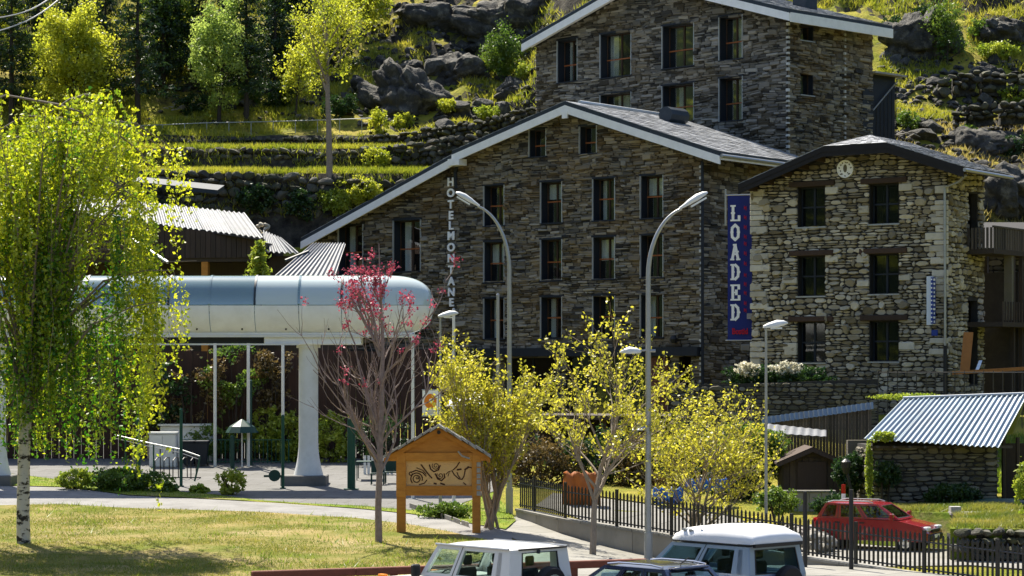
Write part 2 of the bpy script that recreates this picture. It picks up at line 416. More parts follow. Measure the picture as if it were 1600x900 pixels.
class MB:
    def __init__(s): s.v = []; s.f = []; s.r = []
    def add(s, V, F, rnd=0.5):
        k = len(s.v)
        s.v.extend([tuple(float(c) for c in p) for p in V])
        s.f.extend([tuple(i + k for i in f) for f in F])
        s.r.extend([rnd] * len(V))
        return s
    def box(s, fr, a0, a1, b0, b1, c0, c1, rnd=0.5, bev=0.0):
        if bev > 0:
            V = []; A, B, Cc = (a0, a1), (b0, b1), (c0, c1)
            ids = {}
            for i in (0, 1):
                for j in (0, 1):
                    for k in (0, 1):
                        for ax in range(3):
                            p = [A[i], B[j], Cc[k]]
                            for q, (lo, hi, e) in enumerate(((a0, a1, i), (b0, b1, j), (c0, c1, k))):
                                if q != ax: p[q] += bev * (1 if e == 0 else -1) * (1 if hi > lo else -1)
                            ids[(i, j, k, ax)] = len(V); V.append(fr.pt(*p))
            F = []
            for ax in range(3):
                o1, o2 = [(1, 2), (0, 2), (0, 1)][ax]
                for e in (0, 1):
                    loop = []
                    for (p, q) in ((0, 0), (1, 0), (1, 1), (0, 1)):
                        key = [0, 0, 0]; key[ax] = e; key[o1] = p; key[o2] = q
                        loop.append(ids[(*key, ax)])
                    F.append(tuple(loop))
            for ax in range(3):      # edges along ax
                o1, o2 = [(1, 2), (0, 2), (0, 1)][ax]
                for p in (0, 1):
                    for q in (0, 1):
                        k0 = [0, 0, 0]; k1 = [0, 0, 0]; k1[ax] = 1
                        k0[o1] = k1[o1] = p; k0[o2] = k1[o2] = q
                        F.append((ids[(*k0, o1)], ids[(*k1, o1)], ids[(*k1, o2)], ids[(*k0, o2)]))
            for i in (0, 1):
                for j in (0, 1):
                    for k in (0, 1):
                        F.append(tuple(ids[(i, j, k, ax)] for ax in range(3)))
            return s.add(V, F, rnd)
        V = [fr.pt(a, b, c) for a in (a0, a1) for b in (b0, b1) for c in (c0, c1)]
        return s.add(V, [(0, 1, 3, 2), (4, 6, 7, 5), (0, 4, 5, 1), (2, 3, 7, 6), (0, 2, 6, 4), (1, 5, 7, 3)], rnd)
    def prism(s, pts0, pts1, rnd=0.5):
        n = len(pts0)
        V = list(pts0) + list(pts1)
        F = [tuple(range(n)), tuple(range(2 * n - 1, n - 1, -1))]
        F += [(i, (i + 1) % n, n + (i + 1) % n, n + i) for i in range(n)]
        return s.add(V, F, rnd)
    def slab(s, quad, th, rnd=0.5):
        """quad of 4 points thickened downwards by th (vertical)"""
        q = [np.asarray(p, float) for p in quad]
        return s.prism(q, [p - np.array((0, 0, th)) for p in q], rnd)
    def tube(s, pts, rad, n=6, rnd=0.5, cap=True):
        P = [np.asarray(p, float) for p in pts]
        if not hasattr(rad, '__len__'): rad = [rad] * len(P)
        V = []; F = []
        ref = None
        for i, p in enumerate(P):
            t = P[min(i + 1, len(P) - 1)] - P[max(i - 1, 0)]
            t = t / (np.linalg.norm(t) + 1e-9)
            if ref is None:
                ref = np.array((1.0, 0, 0)) if abs(t[0]) < 0.8 else np.array((0, 1.0, 0))
            x = ref - t * ref.dot(t); x /= np.linalg.norm(x) + 1e-9
            ref = x
            y = np.cross(t, x)
            for k in range(n):
                a = 2 * math.pi * k / n
                V.append(p + (x * math.cos(a) + y * math.sin(a)) * rad[i])
        for i in range(len(P) - 1):
            for k in range(n):
                k2 = (k + 1) % n
                F.append((i * n + k, i * n + k2, (i + 1) * n + k2, (i + 1) * n + k))
        if cap:
            F.append(tuple(range(n - 1, -1, -1))); F.append(tuple(range((len(P) - 1) * n, len(P) * n)))
        return s.add(V, F, rnd)
    def cyl(s, p0, p1, r0, r1=None, n=16, rnd=0.5):
        return s.tube([p0, p1], [r0, r0 if r1 is None else r1], n, rnd)
    def loft(s, rings, cap=True, rnd=0.5, closed=True):
        n = len(rings[0]); V = [p for r in rings for p in r]; F = []
        for i in range(len(rings) - 1):
            for k in range(n if closed else n - 1):
                k2 = (k + 1) % n
                F.append((i * n + k, i * n + k2, (i + 1) * n + k2, (i + 1) * n + k))
        if cap:
            F.append(tuple(range(n - 1, -1, -1))); F.append(tuple(range((len(rings) - 1) * n, len(rings) * n)))
        return s.add(V, F, rnd)
    def quad(s, a, b, c, d, rnd=0.5):
        return s.add([a, b, c, d], [(0, 1, 2, 3)], rnd)
    def build(s, name, material, parent=None, smooth=False, kind=None):
        o = new_mesh(name, s.v, s.f, material, parent, rnd=s.r, smooth=smooth, kind=kind)
        return o
def smooth_angle(o, deg=40):
    me = o.data
    me.polygons.foreach_set('use_smooth', np.ones(len(me.polygons), bool))
    bm = bmesh.new(); bm.from_mesh(me)
    bmesh.ops.recalc_face_normals(bm, faces=bm.faces)
    th = math.radians(deg)
    for e in bm.edges:
        if len(e.link_faces) == 2 and e.calc_face_angle(0) > th: e.smooth = False
    bm.to_mesh(me); bm.free()
    return o
def bevel(o, w, seg=2):
    m = o.modifiers.new('bevel', 'BEVEL'); m.width = w; m.segments = seg; m.limit_method = 'ANGLE'; m.angle_limit = math.radians(35)
    return o

# ------------------------------------------------------------------ stone walls
def top_at(top, u):
    us = [p[0] for p in top]; zs = [p[1] for p in top]
    return float(np.interp(u, us, zs))
def backing(mb, fr, top, z0, holes, b0, b1):
    """solid wall between b0 (back) and b1 (front), top a polyline over u, holes (u0,u1,z0,z1)"""
    us = sorted(set([p[0] for p in top] + [h for ho in holes for h in ho[:2]]))
    us = [u for u in us if top[0][0] - 1e-6 <= u <= top[-1][0] + 1e-6]
    for a, b in zip(us[:-1], us[1:]):
        if b - a < 1e-4: continue
        m = (a + b) / 2
        hs = sorted([(h[2], h[3]) for h in holes if h[0] < m < h[1]])
        z = z0
        for (h0, h1) in hs:
            if h0 > z: mb.box(fr, a, b, b0, b1, z, h0)
            z = h1
        ta, tb = top_at(top, a), top_at(top, b)
        lo = [fr.pt(a, b0, z), fr.pt(b, b0, z), fr.pt(b, b1, z), fr.pt(a, b1, z)]
        hi = [fr.pt(a, b0, ta), fr.pt(b, b0, tb), fr.pt(b, b1, tb), fr.pt(a, b1, ta)]
        mb.prism(lo, hi)
def stone_wall(root, fr, top, z0, holes, rows=(0.09, 0.2), lens=(0.25, 0.8), material='slate_stone', rng=None, proud=(0.02, 0.09),
               rounded=False, n_ind=300, wave=0.06, zvis=None, back=0.35, mort='dark_mortar', name='stone', wall_name='wall', gap=0.012, split=0.22):
    rng = rng or np.random.default_rng(3)
    mb = MB(); backing(mb, fr, top, z0, holes, -back, 0.0)
    wall = mb.build(wall_name, mort, root)
    u_lo, u_hi = top[0][0], top[-1][0]
    z = z0; stones = []
    zmax = max(p[1] for p in top)
    U = np.linspace(u_lo, u_hi, 120)
    T = np.array([top_at(top, u) for u in U])
    while z < zmax:
        h = rng.uniform(*rows)
        zc = z + h / 2
        ok = U[T > z + h * 0.9]
        if len(ok) == 0: break
        # contiguous extents under the roof line
        segs = []
        idx = np.where(T > z + h * 0.9)[0]
        splits = np.where(np.diff(idx) > 1)[0]
        for grp in np.split(idx, splits + 1):
            segs.append([U[grp[0]], U[grp[-1]]])
        for ho in holes:
            if ho[2] - 0.02 < zc < ho[3] + 0.02:
                ns = []
                for a, b in segs:
                    if ho[1] <= a or ho[0] >= b: ns.append([a, b]); continue
                    if ho[0] - a > 0.06: ns.append([a, ho[0]])
                    if b - ho[1] > 0.06: ns.append([ho[1], b])
                segs = ns
        for a, b in segs:
            u = a
            while u < b - 1e-3:
                l = rng.uniform(*lens) * (1.25 if rng.random() < 0.15 else 1.0)
                if b - u - l < lens[0] * 0.7: l = b - u
                parts = [(z, z + h)]
                if h > rows[0] * 1.35 and rng.random() < split:
                    c = z + h * rng.uniform(0.38, 0.62); parts = [(z, c), (c, z + h)]
                if rng.random() < .05: parts = [(z, min(z + h * 1.75, zmax))] if z + h * 2.6 < top_at(top, u) and z + h * 2.6 < top_at(top, u + l) and not any(ho[0] < u + l and ho[1] > u and ho[2] < z + h * 2 and ho[3] > z for ho in holes) else parts
                for (s0, s1) in parts:
                    stones.append((u, u + l, s0, s1))
                u += l
        z += h
    out = []
    SA = np.array(stones); ZM = (SA[:, 2] + SA[:, 3]) / 2
    WA = wave * 2 * (vnoise(SA[:, 0] * .6, ZM * .9, 0, 5) - .5); WB = wave * 2 * (vnoise(SA[:, 1] * .6, ZM * .9, 0, 5) - .5)
    TN = .55 * (fbm((SA[:, 0] + SA[:, 1]) * .225, ZM * .45, 0, 77, 3) - .44)
    for k_, (u0, u1, s0, s1) in enumerate(stones):
        um, zm = (u0 + u1) / 2, (s0 + s1) / 2
        jw, jh = min(0.03, (u1 - u0) * 0.12), min(0.025, (s1 - s0) * 0.18)
        w0, w1 = WA[k_], WB[k_]
        g = gap
        p = rng.uniform(*proud) + (proud[1] * .5 if s1 - s0 > rows[1] * 1.02 else 0)
        r = float(np.clip(0.42 + 0.30 * rng.normal() + TN[k_], 0, 1)); tx, tz = rng.normal(0, .10), rng.normal(0, .22)
        if rounded:
            hw, hh = (u1 - u0) / 2 - g, (s1 - s0) / 2 - g
            n = 8; ang0 = rng.uniform(0, 0.4)
            ring = []
            for k in range(n):
                t = 2 * math.pi * (k + 0.5) / n + rng.uniform(-0.24, 0.24)
                cx, cy = math.cos(t), math.sin(t)
                e = 4.6
                q = (abs(cx) ** e + abs(cy) ** e) ** (-1 / e)
                q *= rng.uniform(0.84, 1.05)
                ring.append((um + cx * q * hw, zm + cy * q * hh + w0 * 0.5 + w1 * 0.5))
            inner = [(um + (x - um) * 0.84, zm + (w0 + w1) / 2 + (y - zm - (w0 + w1) / 2) * 0.78) for x, y in ring]
            V = [fr.pt(x, -0.01, y) for x, y in ring] + [fr.pt(x, p * 0.6, y) for x, y in ring] + [fr.pt(x, p + rng.uniform(-0.008, 0.008) + tx * (x - um) + tz * (y - zm), y) for x, y in inner]
            F = [(k, (k + 1) % n, n + (k + 1) % n, n + k) for k in range(n)] + [(n + k, n + (k + 1) % n, 2 * n + (k + 1) % n, 2 * n + k) for k in range(n)]
            F.append(tuple(range(2 * n, 3 * n)))
        else:
            J = lambda s_: rng.uniform(-s_, s_)
            c = [(u0 + g + abs(J(jw)), s0 + g + w0 + J(jh)), (u1 - g - abs(J(jw)), s0 + g + w1 + J(jh)),
                 (u1 - g - abs(J(jw)), s1 - g + w1 + J(jh)), (u0 + g + abs(J(jw)), s1 - g + w0 + J(jh))]
            # a fifth and sixth point break the straight top and bottom edges
            tm = rng.uniform(0.3, 0.7)
            ring = [c[0], (c[0][0] * (1 - tm) + c[1][0] * tm, (c[0][1] + c[1][1]) / 2 - abs(J(jh))), c[1], c[2],
                    (c[2][0] * tm + c[3][0] * (1 - tm), (c[2][1] + c[3][1]) / 2 + abs(J(jh))), c[3]]
            n = 6
            i_ = min(0.035, (s1 - s0) * 0.22)
            inner = [(um + (x - um) * (1 - 2 * i_ / (u1 - u0)), zm + (w0 + w1) / 2 + (y - zm - (w0 + w1) / 2) * (1 - 2 * i_ / (s1 - s0))) for x, y in ring]
            V = [fr.pt(x, -0.01, y) for x, y in ring] + [fr.pt(x, p * 0.7, y) for x, y in ring] + [fr.pt(x, p + J(0.008) + tx * (x - um) * .6 + tz * (y - zm), y) for x, y in inner]
            F = [(k, (k + 1) % n, n + (k + 1) % n, n + k) for k in range(n)] + [(n + k, n + (k + 1) % n, 2 * n + (k + 1) % n, 2 * n + k) for k in range(n)]
            F.append(tuple(range(2 * n, 3 * n)))
        out.append(((u1 - u0) * (s1 - s0), zm, V, F, r))
    cand = [i for i, q in enumerate(out) if (zvis is None or q[1] > zvis)]
    cand.sort(key=lambda i: -out[i][0])
    ind = set(cand[:n_ind])
    rest = MB()
    for i, (ar, zm, V, F, r) in enumerate(out):
        if i in ind:
            new_mesh(name, V, F, material, wall, rnd=[r] * len(V))
        else:
            rest.add(V, F, r)
    if rest.v:
        rest.build('stonework', material, wall, kind='stuff')
    return wall

def slates(root, name, p00, p10, p01, p11, rows, cols, material='slate_tile', rng=None, th=0.03, n_ind=0):
    """overlapping roof slates on the quad p00-p10 (eave) / p01-p11 (ridge)"""
    rng = rng or np.random.default_rng(5)
    p00, p10, p01, p11 = [np.asarray(p, float) for p in (p00, p10, p01, p11)]
    nrm = np.cross(p10 - p00, p01 - p00); nrm /= np.linalg.norm(nrm)
    if nrm[2] < 0: nrm = -nrm
    def at(s, t): return (p00 * (1 - s) + p10 * s) * (1 - t) + (p01 * (1 - s) + p11 * s) * t
    mb = MB()
    for i in range(rows):
        off = rng.uniform(0, 1)
        t0, t1 = i / rows, min(1.0, (i + 1.25) / rows)
        for j in range(-1, cols):
            s0, s1 = max(0, (j + off) / cols + 0.004), min(1, (j + off + 1) / cols - 0.002)
            if s1 - s0 < 0.002: continue
            d = rng.uniform(-0.15, 0.1) / rows
            lo = th * rng.uniform(0.9, 1.6)
            q = [at(s0, max(0, t0 + d)) + nrm * lo, at(s1, max(0, t0 + d)) + nrm * lo, at(s1, t1) + nrm * 0.012, at(s0, t1) + nrm * 0.012]
            mb.prism(q, [p - nrm * th * 0.7 for p in q], float(rng.random()))
    return mb.build(name, material, root, kind='stuff')

def corrugated(mb, p00, p10, p01, p11, pitch, amp, th=0.012, rnd=0.5, seg=6, rows=1):
    """wavy sheet: p00-p10 along the eave, p01-p11 along the ridge"""
    p00, p10, p01, p11 = [np.asarray(p, float) for p in (p00, p10, p01, p11)]
    nrm = np.cross(p10 - p00, p01 - p00); nrm /= np.linalg.norm(nrm)
    if nrm[2] < 0: nrm = -nrm
    L = np.linalg.norm(p10 - p00); n = max(2, int(L / pitch * seg))
    V = []; F = []
    for i in range(n + 1):
        s = i / n; w = amp * math.sin(2 * math.pi * s * L / pitch)
        a = p00 * (1 - s) + p10 * s; b = p01 * (1 - s) + p11 * s
        for t in (0, 1):
            p = a * (1 - t) + b * t
            V.append(p + nrm * w); V.append(p + nrm * (w - th))
    for i in range(n):
        k = i * 4; m = k + 4
        F += [(k, m, m + 2, k + 2), (k + 1, k + 3, m + 3, m + 1), (k, k + 1, m + 1, m), (k + 2, m + 2, m + 3, k + 3)]
    F += [(0, 2, 3, 1), (n * 4, n * 4 + 1, n * 4 + 3, n * 4 + 2)]
    return mb.add(V, F, rnd)

# ------------------------------------------------------------------ windows
def window(root, fr, u0, u1, z0, z1, depth=0.42, wood='window_wood', frame_w=0.07, transom=0.5, mull=True, trim=True, curtain=None, sill=True,
           reveal='frame_navy', room='room_dark', glass='window_glass', lab=None, rng=None):
    """u grows to the left as seen; opening u0<u1"""
    w = MB()
    a, b = u0 + 0.02, u1 - 0.02
    fb0, fb1 = -depth - 0.05, -depth + 0.02
    w.box(fr, a, a + frame_w, fb0, fb1, z0, z1); w.box(fr, b - frame_w, b, fb0, fb1, z0, z1)
    w.box(fr, a + frame_w, b - frame_w, fb0, fb1, z0, z0 + frame_w); w.box(fr, a + frame_w, b - frame_w, fb0, fb1, z1 - frame_w, z1)
    um = (a + b) / 2
    if mull: w.box(fr, um - 0.045, um + 0.045, fb0, fb1 + 0.012, z0 + frame_w, z1 - frame_w)
    win = w.build('window', 'lintel_wood' if wood == 'window_wood' else wood, root)
    if transom:
        zt = z0 + (z1 - z0) * transom
        w = MB(); w.box(fr, a + frame_w * .5, b - frame_w * .5, fb1 + .013, fb1 + 0.03, zt - 0.035, zt + 0.035); w.build('transom', wood, win)
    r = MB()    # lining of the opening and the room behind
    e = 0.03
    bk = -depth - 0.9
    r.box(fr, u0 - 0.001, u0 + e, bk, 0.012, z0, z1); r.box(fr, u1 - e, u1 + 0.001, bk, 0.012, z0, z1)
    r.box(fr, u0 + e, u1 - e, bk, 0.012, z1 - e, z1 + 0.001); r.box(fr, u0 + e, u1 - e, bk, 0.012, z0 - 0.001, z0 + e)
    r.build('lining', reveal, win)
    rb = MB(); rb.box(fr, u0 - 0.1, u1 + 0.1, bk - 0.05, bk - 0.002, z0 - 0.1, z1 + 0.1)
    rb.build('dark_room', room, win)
    def pane(x0, x1, y0, y1):
        g = MB(); g.box(fr, x0, x1, -depth - 0.022, -depth - 0.014, y0, y1)
        g.build('pane', glass, win)
    ys = [(z0 + frame_w, z1 - frame_w)]
    if transom: ys = [(z0 + frame_w, zt - 0.035), (zt + 0.035, z1 - frame_w)]
    xs = [(a + frame_w, b - frame_w)] if not mull else [(a + frame_w, um - 0.045), (um + 0.045, b - frame_w)]
    for x in xs:
        for y in ys: pane(*x, *y)
    if curtain:
        for (c0, c1) in curtain:      # fractions of the width, from the right edge (u0) to the left
            c = MB(); n = 16; A = a + frame_w + (b - a - 2 * frame_w) * c0; B = a + frame_w + (b - a - 2 * frame_w) * c1
            ring = []
            for k in range(n + 1):
                ring.append((A + (B - A) * k / n, -depth - 0.16 + 0.025 * math.sin(k * 2.2)))
            for k in range(n):
                c.quad(fr.pt(*ring[k], z0 + 0.06), fr.pt(*ring[k + 1], z0 + 0.06), fr.pt(*ring[k + 1], z1 - 0.06), fr.pt(*ring[k], z1 - 0.06))
            c.build('curtain', 'curtain', win)
    if trim:
        t = MB(); k = 0.035
        t.box(fr, u0 - k, u0, -0.02, 0.10, z0, z1); t.build('trim', 'metal_trim', win)
        t = MB(); t.box(fr, u1, u1 + k, -0.02, 0.10, z0, z1); t.build('trim', 'metal_trim', win)
        h = MB(); h.box(fr, u0 - 0.1, u1 + 0.1, -0.02, 0.095, z1, z1 + 0.09)
        h.build('head', 'frame_navy', win)
    if sill:
        sm = MB(); sm.box(fr, u0 - 0.06, u1 + 0.06, -depth + 0.03, 0.12, z0 - 0.05, z0 + 0.012)
        sm.build('sill', 'frame_navy' if trim else 'grey_steel', win)
    return win

def letter(root, txt, pos, xdir, ndir, size, material, extrude=0.02, bold=0.0, font_sx=1.0, name='letter', shear=0.0):
    c = bpy.data.curves.new(name, 'FONT')
    c.body = txt; c.size = size; c.extrude = extrude; c.offset = bold; c.align_x = 'CENTER'; c.align_y = 'CENTER'; c.resolution_u = 4; c.shear = shear
    c.materials.append(MATS[material])
    o = bpy.data.objects.new(name, c)
    me = bpy.data.meshes.new_from_object(o); bpy.data.objects.remove(o)
    o = bpy.data.objects.new(name, me); COL.objects.link(o)
    x = Vector((xdir[0], xdir[1], 0)).normalized() ; n = Vector((ndir[0], ndir[1], 0)).normalized()
    m = Matrix(((x[0] * font_sx, 0, n[0]), (x[1] * font_sx, 0, n[1]), (0, 1, 0)))
    m = m.to_4x4()
    p = Vector(pos)
    if root is not None:
        o.parent = root
        p = p - Vector(root_of(root).location)
    o.matrix_local = Matrix.Translation(p) @ m
    return o

# ------------------------------------------------------------------ plants
def leaf_mesh(name, P, size, material, parent, rng, rnd=None, aspect=0.55, flat=0.0, hang=0.0, kind=None):
    P = np.asarray(P, float); n = len(P)
    if n == 0: return None
    s = np.asarray(size, float) * rng.uniform(0.65, 1.35, n) if np.ndim(size) == 0 else np.asarray(size)
    t = rng.normal(size=(n, 3)); t[:, 2] -= hang
    t /= np.linalg.norm(t, axis=1, keepdims=True)
    b = rng.normal(size=(n, 3)); b[:, 2] *= (1 - flat)
    b -= t * (b * t).sum(1, keepdims=True); b /= np.linalg.norm(b, axis=1, keepdims=True) + 1e-9
    nr = np.cross(t, b)
    S = s[:, None]
    bend = rng.uniform(-0.18, 0.18, (n, 1))
    V = np.stack([P - t * S * 0.5, P + b * S * aspect * 0.5 + nr * S * bend, P + t * S * 0.5, P - b * S * aspect * 0.5 + nr * S * bend], 1).reshape(-1, 3)
    F = np.arange(4 * n).reshape(n, 4)
    if rnd is None: rnd = np.clip(rng.normal(0.5, 0.25, n), 0, 1)
    return new_mesh(name, V, F, material, parent, rnd=np.repeat(np.clip(rnd, 0, 1), 4), kind=kind)
def blades(name, P, h, material, parent, rng, w=0.02, lean=0.5, rnd=None, kind=None):
    P = np.asarray(P, float); n = len(P)
    hh = (h if np.ndim(h) else h * rng.uniform(0.5, 1.4, n))[:, None]
    a = rng.uniform(0, 2 * math.pi, n); side = np.stack([np.cos(a), np.sin(a), np.zeros(n)], 1) * w * 0.5
    ln = rng.normal(size=(n, 3)) * lean; ln[:, 2] = 1
    tip = P + ln * hh
    V = np.stack([P - side, P + side, tip], 1).reshape(-1, 3)
    if rnd is None: rnd = rng.uniform(0, 1, n)
    return new_mesh(name, V, np.arange(3 * n).reshape(n, 3), material, parent, rnd=np.repeat(np.clip(rnd, 0, 1), 3), kind=kind)
def rot_about(v, ax, ang):
    ax = ax / (np.linalg.norm(ax) + 1e-9)
    return v * math.cos(ang) + np.cross(ax, v) * math.sin(ang) + ax * ax.dot(v) * (1 - math.cos(ang))
def grow(rng, base, d, length, rad, levels, nb, spread, ratio, up=0.15, wob=0.12, first=0.35, seg=5, minr=0.006, mb=None, tips=None, lvl=0, taper=0.45, n=6):
    """recursive limbs; returns points near the twig ends"""
    if mb is None: mb = MB()
    if tips is None: tips = []
    P = [np.asarray(base, float)]; D = np.asarray(d, float) / np.linalg.norm(d)
    dirs = [D]
    for i in range(seg):
        D = D + rng.normal(size=3) * wob + np.array((0, 0, up))
        D /= np.linalg.norm(D)
        P.append(P[-1] + D * length / seg); dirs.append(D)
    R = [max(minr, rad * (1 - (1 - taper) * i / seg)) for i in range(seg + 1)]
    mb.tube(P, R, n if lvl < 2 else (4 if lvl < 3 else 3), cap=(lvl == 0))
    if lvl >= levels:
        for i in range(1, seg + 1):
            tips.append((P[i], i / seg))
        return mb, tips
    k = nb[lvl] if lvl < len(nb) else nb[-1]
    sp = spread[lvl] if lvl < len(spread) else spread[-1]
    ph = rng.uniform(0, 2 * math.pi)
    for j in range(k):
        t = first + (1 - first) * (j + rng.uniform(0.1, 0.9)) / k if lvl == 0 else rng.uniform(0.3, 1.0)
        if j == k - 1: t = 1.0
        x = t * seg; i = min(int(x), seg - 1); f = x - i
        p = P[i] * (1 - f) + P[i + 1] * f
        dd = dirs[min(i + 1, seg)]
        ax = np.cross(dd, np.array((math.cos(ph), math.sin(ph), 0.1)))
        ph += 2.4 + rng.uniform(-0.4, 0.4)
        a = sp * rng.uniform(0.65, 1.25) * (0.35 if j == k - 1 else 1)
        nd = rot_about(dd, ax, a)
        r0 = R[i] * (1 - f) + R[i + 1] * f
        grow(rng, p, nd, length * ratio * rng.uniform(0.75, 1.2) * (1.1 - 0.35 * t if lvl == 0 else 1), r0 * 0.62, levels, nb, spread, ratio, up, wob, first, max(3, seg - 1), minr, mb, tips, lvl + 1, taper, n)
    return mb, tips
def clump_points(rng, centers, n_each, sigma):
    C = np.asarray(centers, float)
    P = np.repeat(C, n_each, 0) + rng.normal(size=(len(C) * n_each, 3)) * sigma
    cr = np.repeat(rng.normal(0, 0.17, len(C)), n_each)
    return P, cr
def lobes_points(rng, center, rx, ry, rz, n, shell=0.55, holes=0.35, s=0):
    """points through an uneven ellipsoid crown, thinned by noise so gaps remain"""
    out = []
    c = np.asarray(center, float)
    while sum(len(o) for o in out) < n:
        d = rng.normal(size=(n * 2, 3)); d /= np.linalg.norm(d, axis=1, keepdims=True)
        r = rng.uniform(shell ** 3, 1, n * 2) ** (1 / 3)
        lump = 0.30 + 1.35 * fbm(d[:, 0] * 2.6 + 7 + s, d[:, 1] * 2.6 + 3, d[:, 2] * 2.6, s, 3)
        p = d * (r * lump)[:, None] * np.array((rx, ry, rz)) + c
        fq = max(1.3, 2.4 / min(rx, rz))
        keep = fbm(p[:, 0] * fq, p[:, 1] * fq, p[:, 2] * fq, s + 9, 2) > holes
        out.append(p[keep])
    P = np.concatenate(out)[:n]
    return P
ROCKV = []
def rock_variants():
    for k in range(10):
        bm = bmesh.new(); bmesh.ops.create_icosphere(bm, subdivisions=2, radius=1.0)
        V = np.array([v.co[:] for v in bm.verts]); F = [tuple(v.index for v in f.verts) for f in bm.faces]; bm.free()
        r = np.random.default_rng(100 + k)
        for _ in range(9):      # flat facets
            d = r.normal(size=3); d /= np.linalg.norm(d); h = r.uniform(0.5, 0.82)
            e = V @ d; V = V - np.outer(np.maximum(0, e - h), d)
        V *= (0.85 + 0.4 * fbm(V[:, 0] * 1.6 + k, V[:, 1] * 1.6, V[:, 2] * 1.6, k, 3))[:, None]
        V *= r.uniform(0.75, 1.2, 3)
        ROCKV.append((V, F))
rock_variants()
def rock_at(k, c, s, rng, squash=(1, 1, 0.75)):
    V, F = ROCKV[k % len(ROCKV)]
    a = rng.uniform(0, 2 * math.pi); ca, sa = math.cos(a), math.sin(a)
    R = np.array(((ca, -sa, 0), (sa, ca, 0), (0, 0, 1)))
    tl = rng.normal(0, 0.25); R2 = np.array(((1, 0, 0), (0, math.cos(tl), -math.sin(tl)), (0, math.sin(tl), math.cos(tl))))
    return (V * np.array(squash)) @ R2.T @ R.T * s + np.asarray(c), F
# ------------------------------------------------------------------ terrain
PL = np.array([(-900, 260), (-500, 150), (-150, 32), (-70, 0), (57, 0), (60, .05), (70, .24), (80, .52), (85, .74), (88, .8), (105, 1.7), (112, 2.3), (119, 2.8),
               (127, 4.5), (131, 9.5), (137.6, 12.5), (138.6, 17.0), (142, 17.4), (142.8, 18.9), (148, 19.2), (148.8, 20.3), (152, 21), (160, 26.0), (175, 37.5), (220, 72), (300, 110), (900, 300)], float)
PR = np.array([(-900, 260), (-500, 150), (-150, 32), (-70, 0), (57, 0), (62, -.05), (66, -.45), (75, -.5), (79, .35), (86, .8), (89, 1.6), (92, 2.8), (95, 3.2), (104, 3.8), (111, 5),
               (125, 14.5), (133, 18), (140, 21), (152, 28), (165, 37), (220, 75), (300, 112), (900, 300)], float)
HB = [70, 82, 86, 98, 104, 112, 122, 132]
def sstep(x, a, b):
    t = np.clip((np.asarray(x, float) - a) / (b - a), 0, 1); return t * t * (3 - 2 * t)
def H(x, y):
    x = np.asarray(x, float); y = np.asarray(y, float)
    zl = np.interp(y, PL[:, 0], PL[:, 1]); zr = np.interp(y, PR[:, 0], PR[:, 1])
    lo = np.interp(y, HB, [-1, 1, 7.3, 7.6, 10, 13, 12, -1]); hi = np.interp(y, HB, [6, 6, 8.6, 9.0, 14, 18, 18, 6])
    t_ = np.clip((x - lo) / (hi - lo), 0, 1); k = t_ * t_ * (3 - 2 * t_)
    z = zl * (1 - k) + zr * k
    z = z + (np.maximum(0, -x - 62) ** 1.05 * .42 + np.maximum(0, x - 75) * .4) * sstep(y, -60, 0) * sstep(-y, -190, -120) * (.6 + .8 * fbm(x * .03, y * .03, 0, 33, 4))
    am = sstep(y, 146, 158) * 2.6 + sstep(y, 112, 122) * sstep(x, 10, 16) * 1.0
    z = z + am * (ridged(x * 0.11, y * 0.16, 0, 3, 4) - 0.55)
    ctr = sstep(x, -12, -6) * sstep(-x, -14, -8) * sstep(y, 143, 149)          # crags left of the upper building
    rgt = sstep(x, 19, 23) * sstep(y, 112, 118)                                # crags beyond its right end
    cm = np.maximum(ctr, rgt * .8) * sstep(fbm(x * .12, y * .12, 0, 55, 3) + rgt * .07, .40, .52)
    mk = cm > 0.01
    if mk.any():
        xm, ym = np.broadcast_to(x, z.shape)[mk], np.broadcast_to(y, z.shape)[mk]
        f1, f2, cid = worley(xm * .42 + ym * .06, ym * .5, None, 61)
        g1, g2, gid = worley(xm * 1.15, ym * 1.3, None, 67)
        z = np.array(z); z[mk] += cm[mk] * ((cid - .4) * 1.6 - .8 * np.exp(-(f2 - f1) * 7) + (gid - .5) * .42 - .25 * np.exp(-(g2 - g1) * 7))
    z = z + sstep(y, 146, 156) * 0.5 * (fbm(x * 0.6, y * 0.6, 0, 8, 3) - 0.45)
    return z
def Hs(x, y): return float(H(np.array([x]), np.array([y]))[0])
def G(px, py, y0=44.0, y1=230.0):
    """where the view ray through a photo pixel meets the ground"""
    Y = np.arange(y0, y1, 1.0)
    for st in (0.1, 0):
        X = (px - 800) / FPX * Y; Z = CAMZ + (HZ - py) / FPX * Y
        d = H(X, Y) - Z
        i = int(np.argmax(d >= 0)) if (d >= 0).any() else len(Y) - 1
        if st: Y = np.arange(max(y0, Y[i] - 1.0), Y[i] + .11, st)
    return np.array((X[i], Y[i], H(X[i:i + 1], Y[i:i + 1])[0]))
xs = np.concatenate([[-900, -600, -400, -250, -160, -110, -80, -65, -55, -48], np.arange(-42, 46, 0.4), [48, 55, 65, 80, 110, 160, 250, 400, 600, 900]])
ys = np.concatenate([[-900, -700, -500, -350, -250, -150, -110, -70, -30, 0, 25, 40, 50, 55, 57], np.arange(58, 104, 1.0), np.arange(104, 176, 0.4), np.arange(176, 200, 1.0), [203, 208, 215, 225, 240, 270, 300, 400, 600, 900]])
X, Y = np.meshgrid(xs, ys)
Z = H(X, Y)
V = np.stack([X, Y, Z], -1).reshape(-1, 3)
nx, ny = len(xs), len(ys)
i = np.arange(nx * ny).reshape(ny, nx)
F = np.stack([i[:-1, :-1], i[:-1, 1:], i[1:, 1:], i[1:, :-1]], -1).reshape(-1, 4)
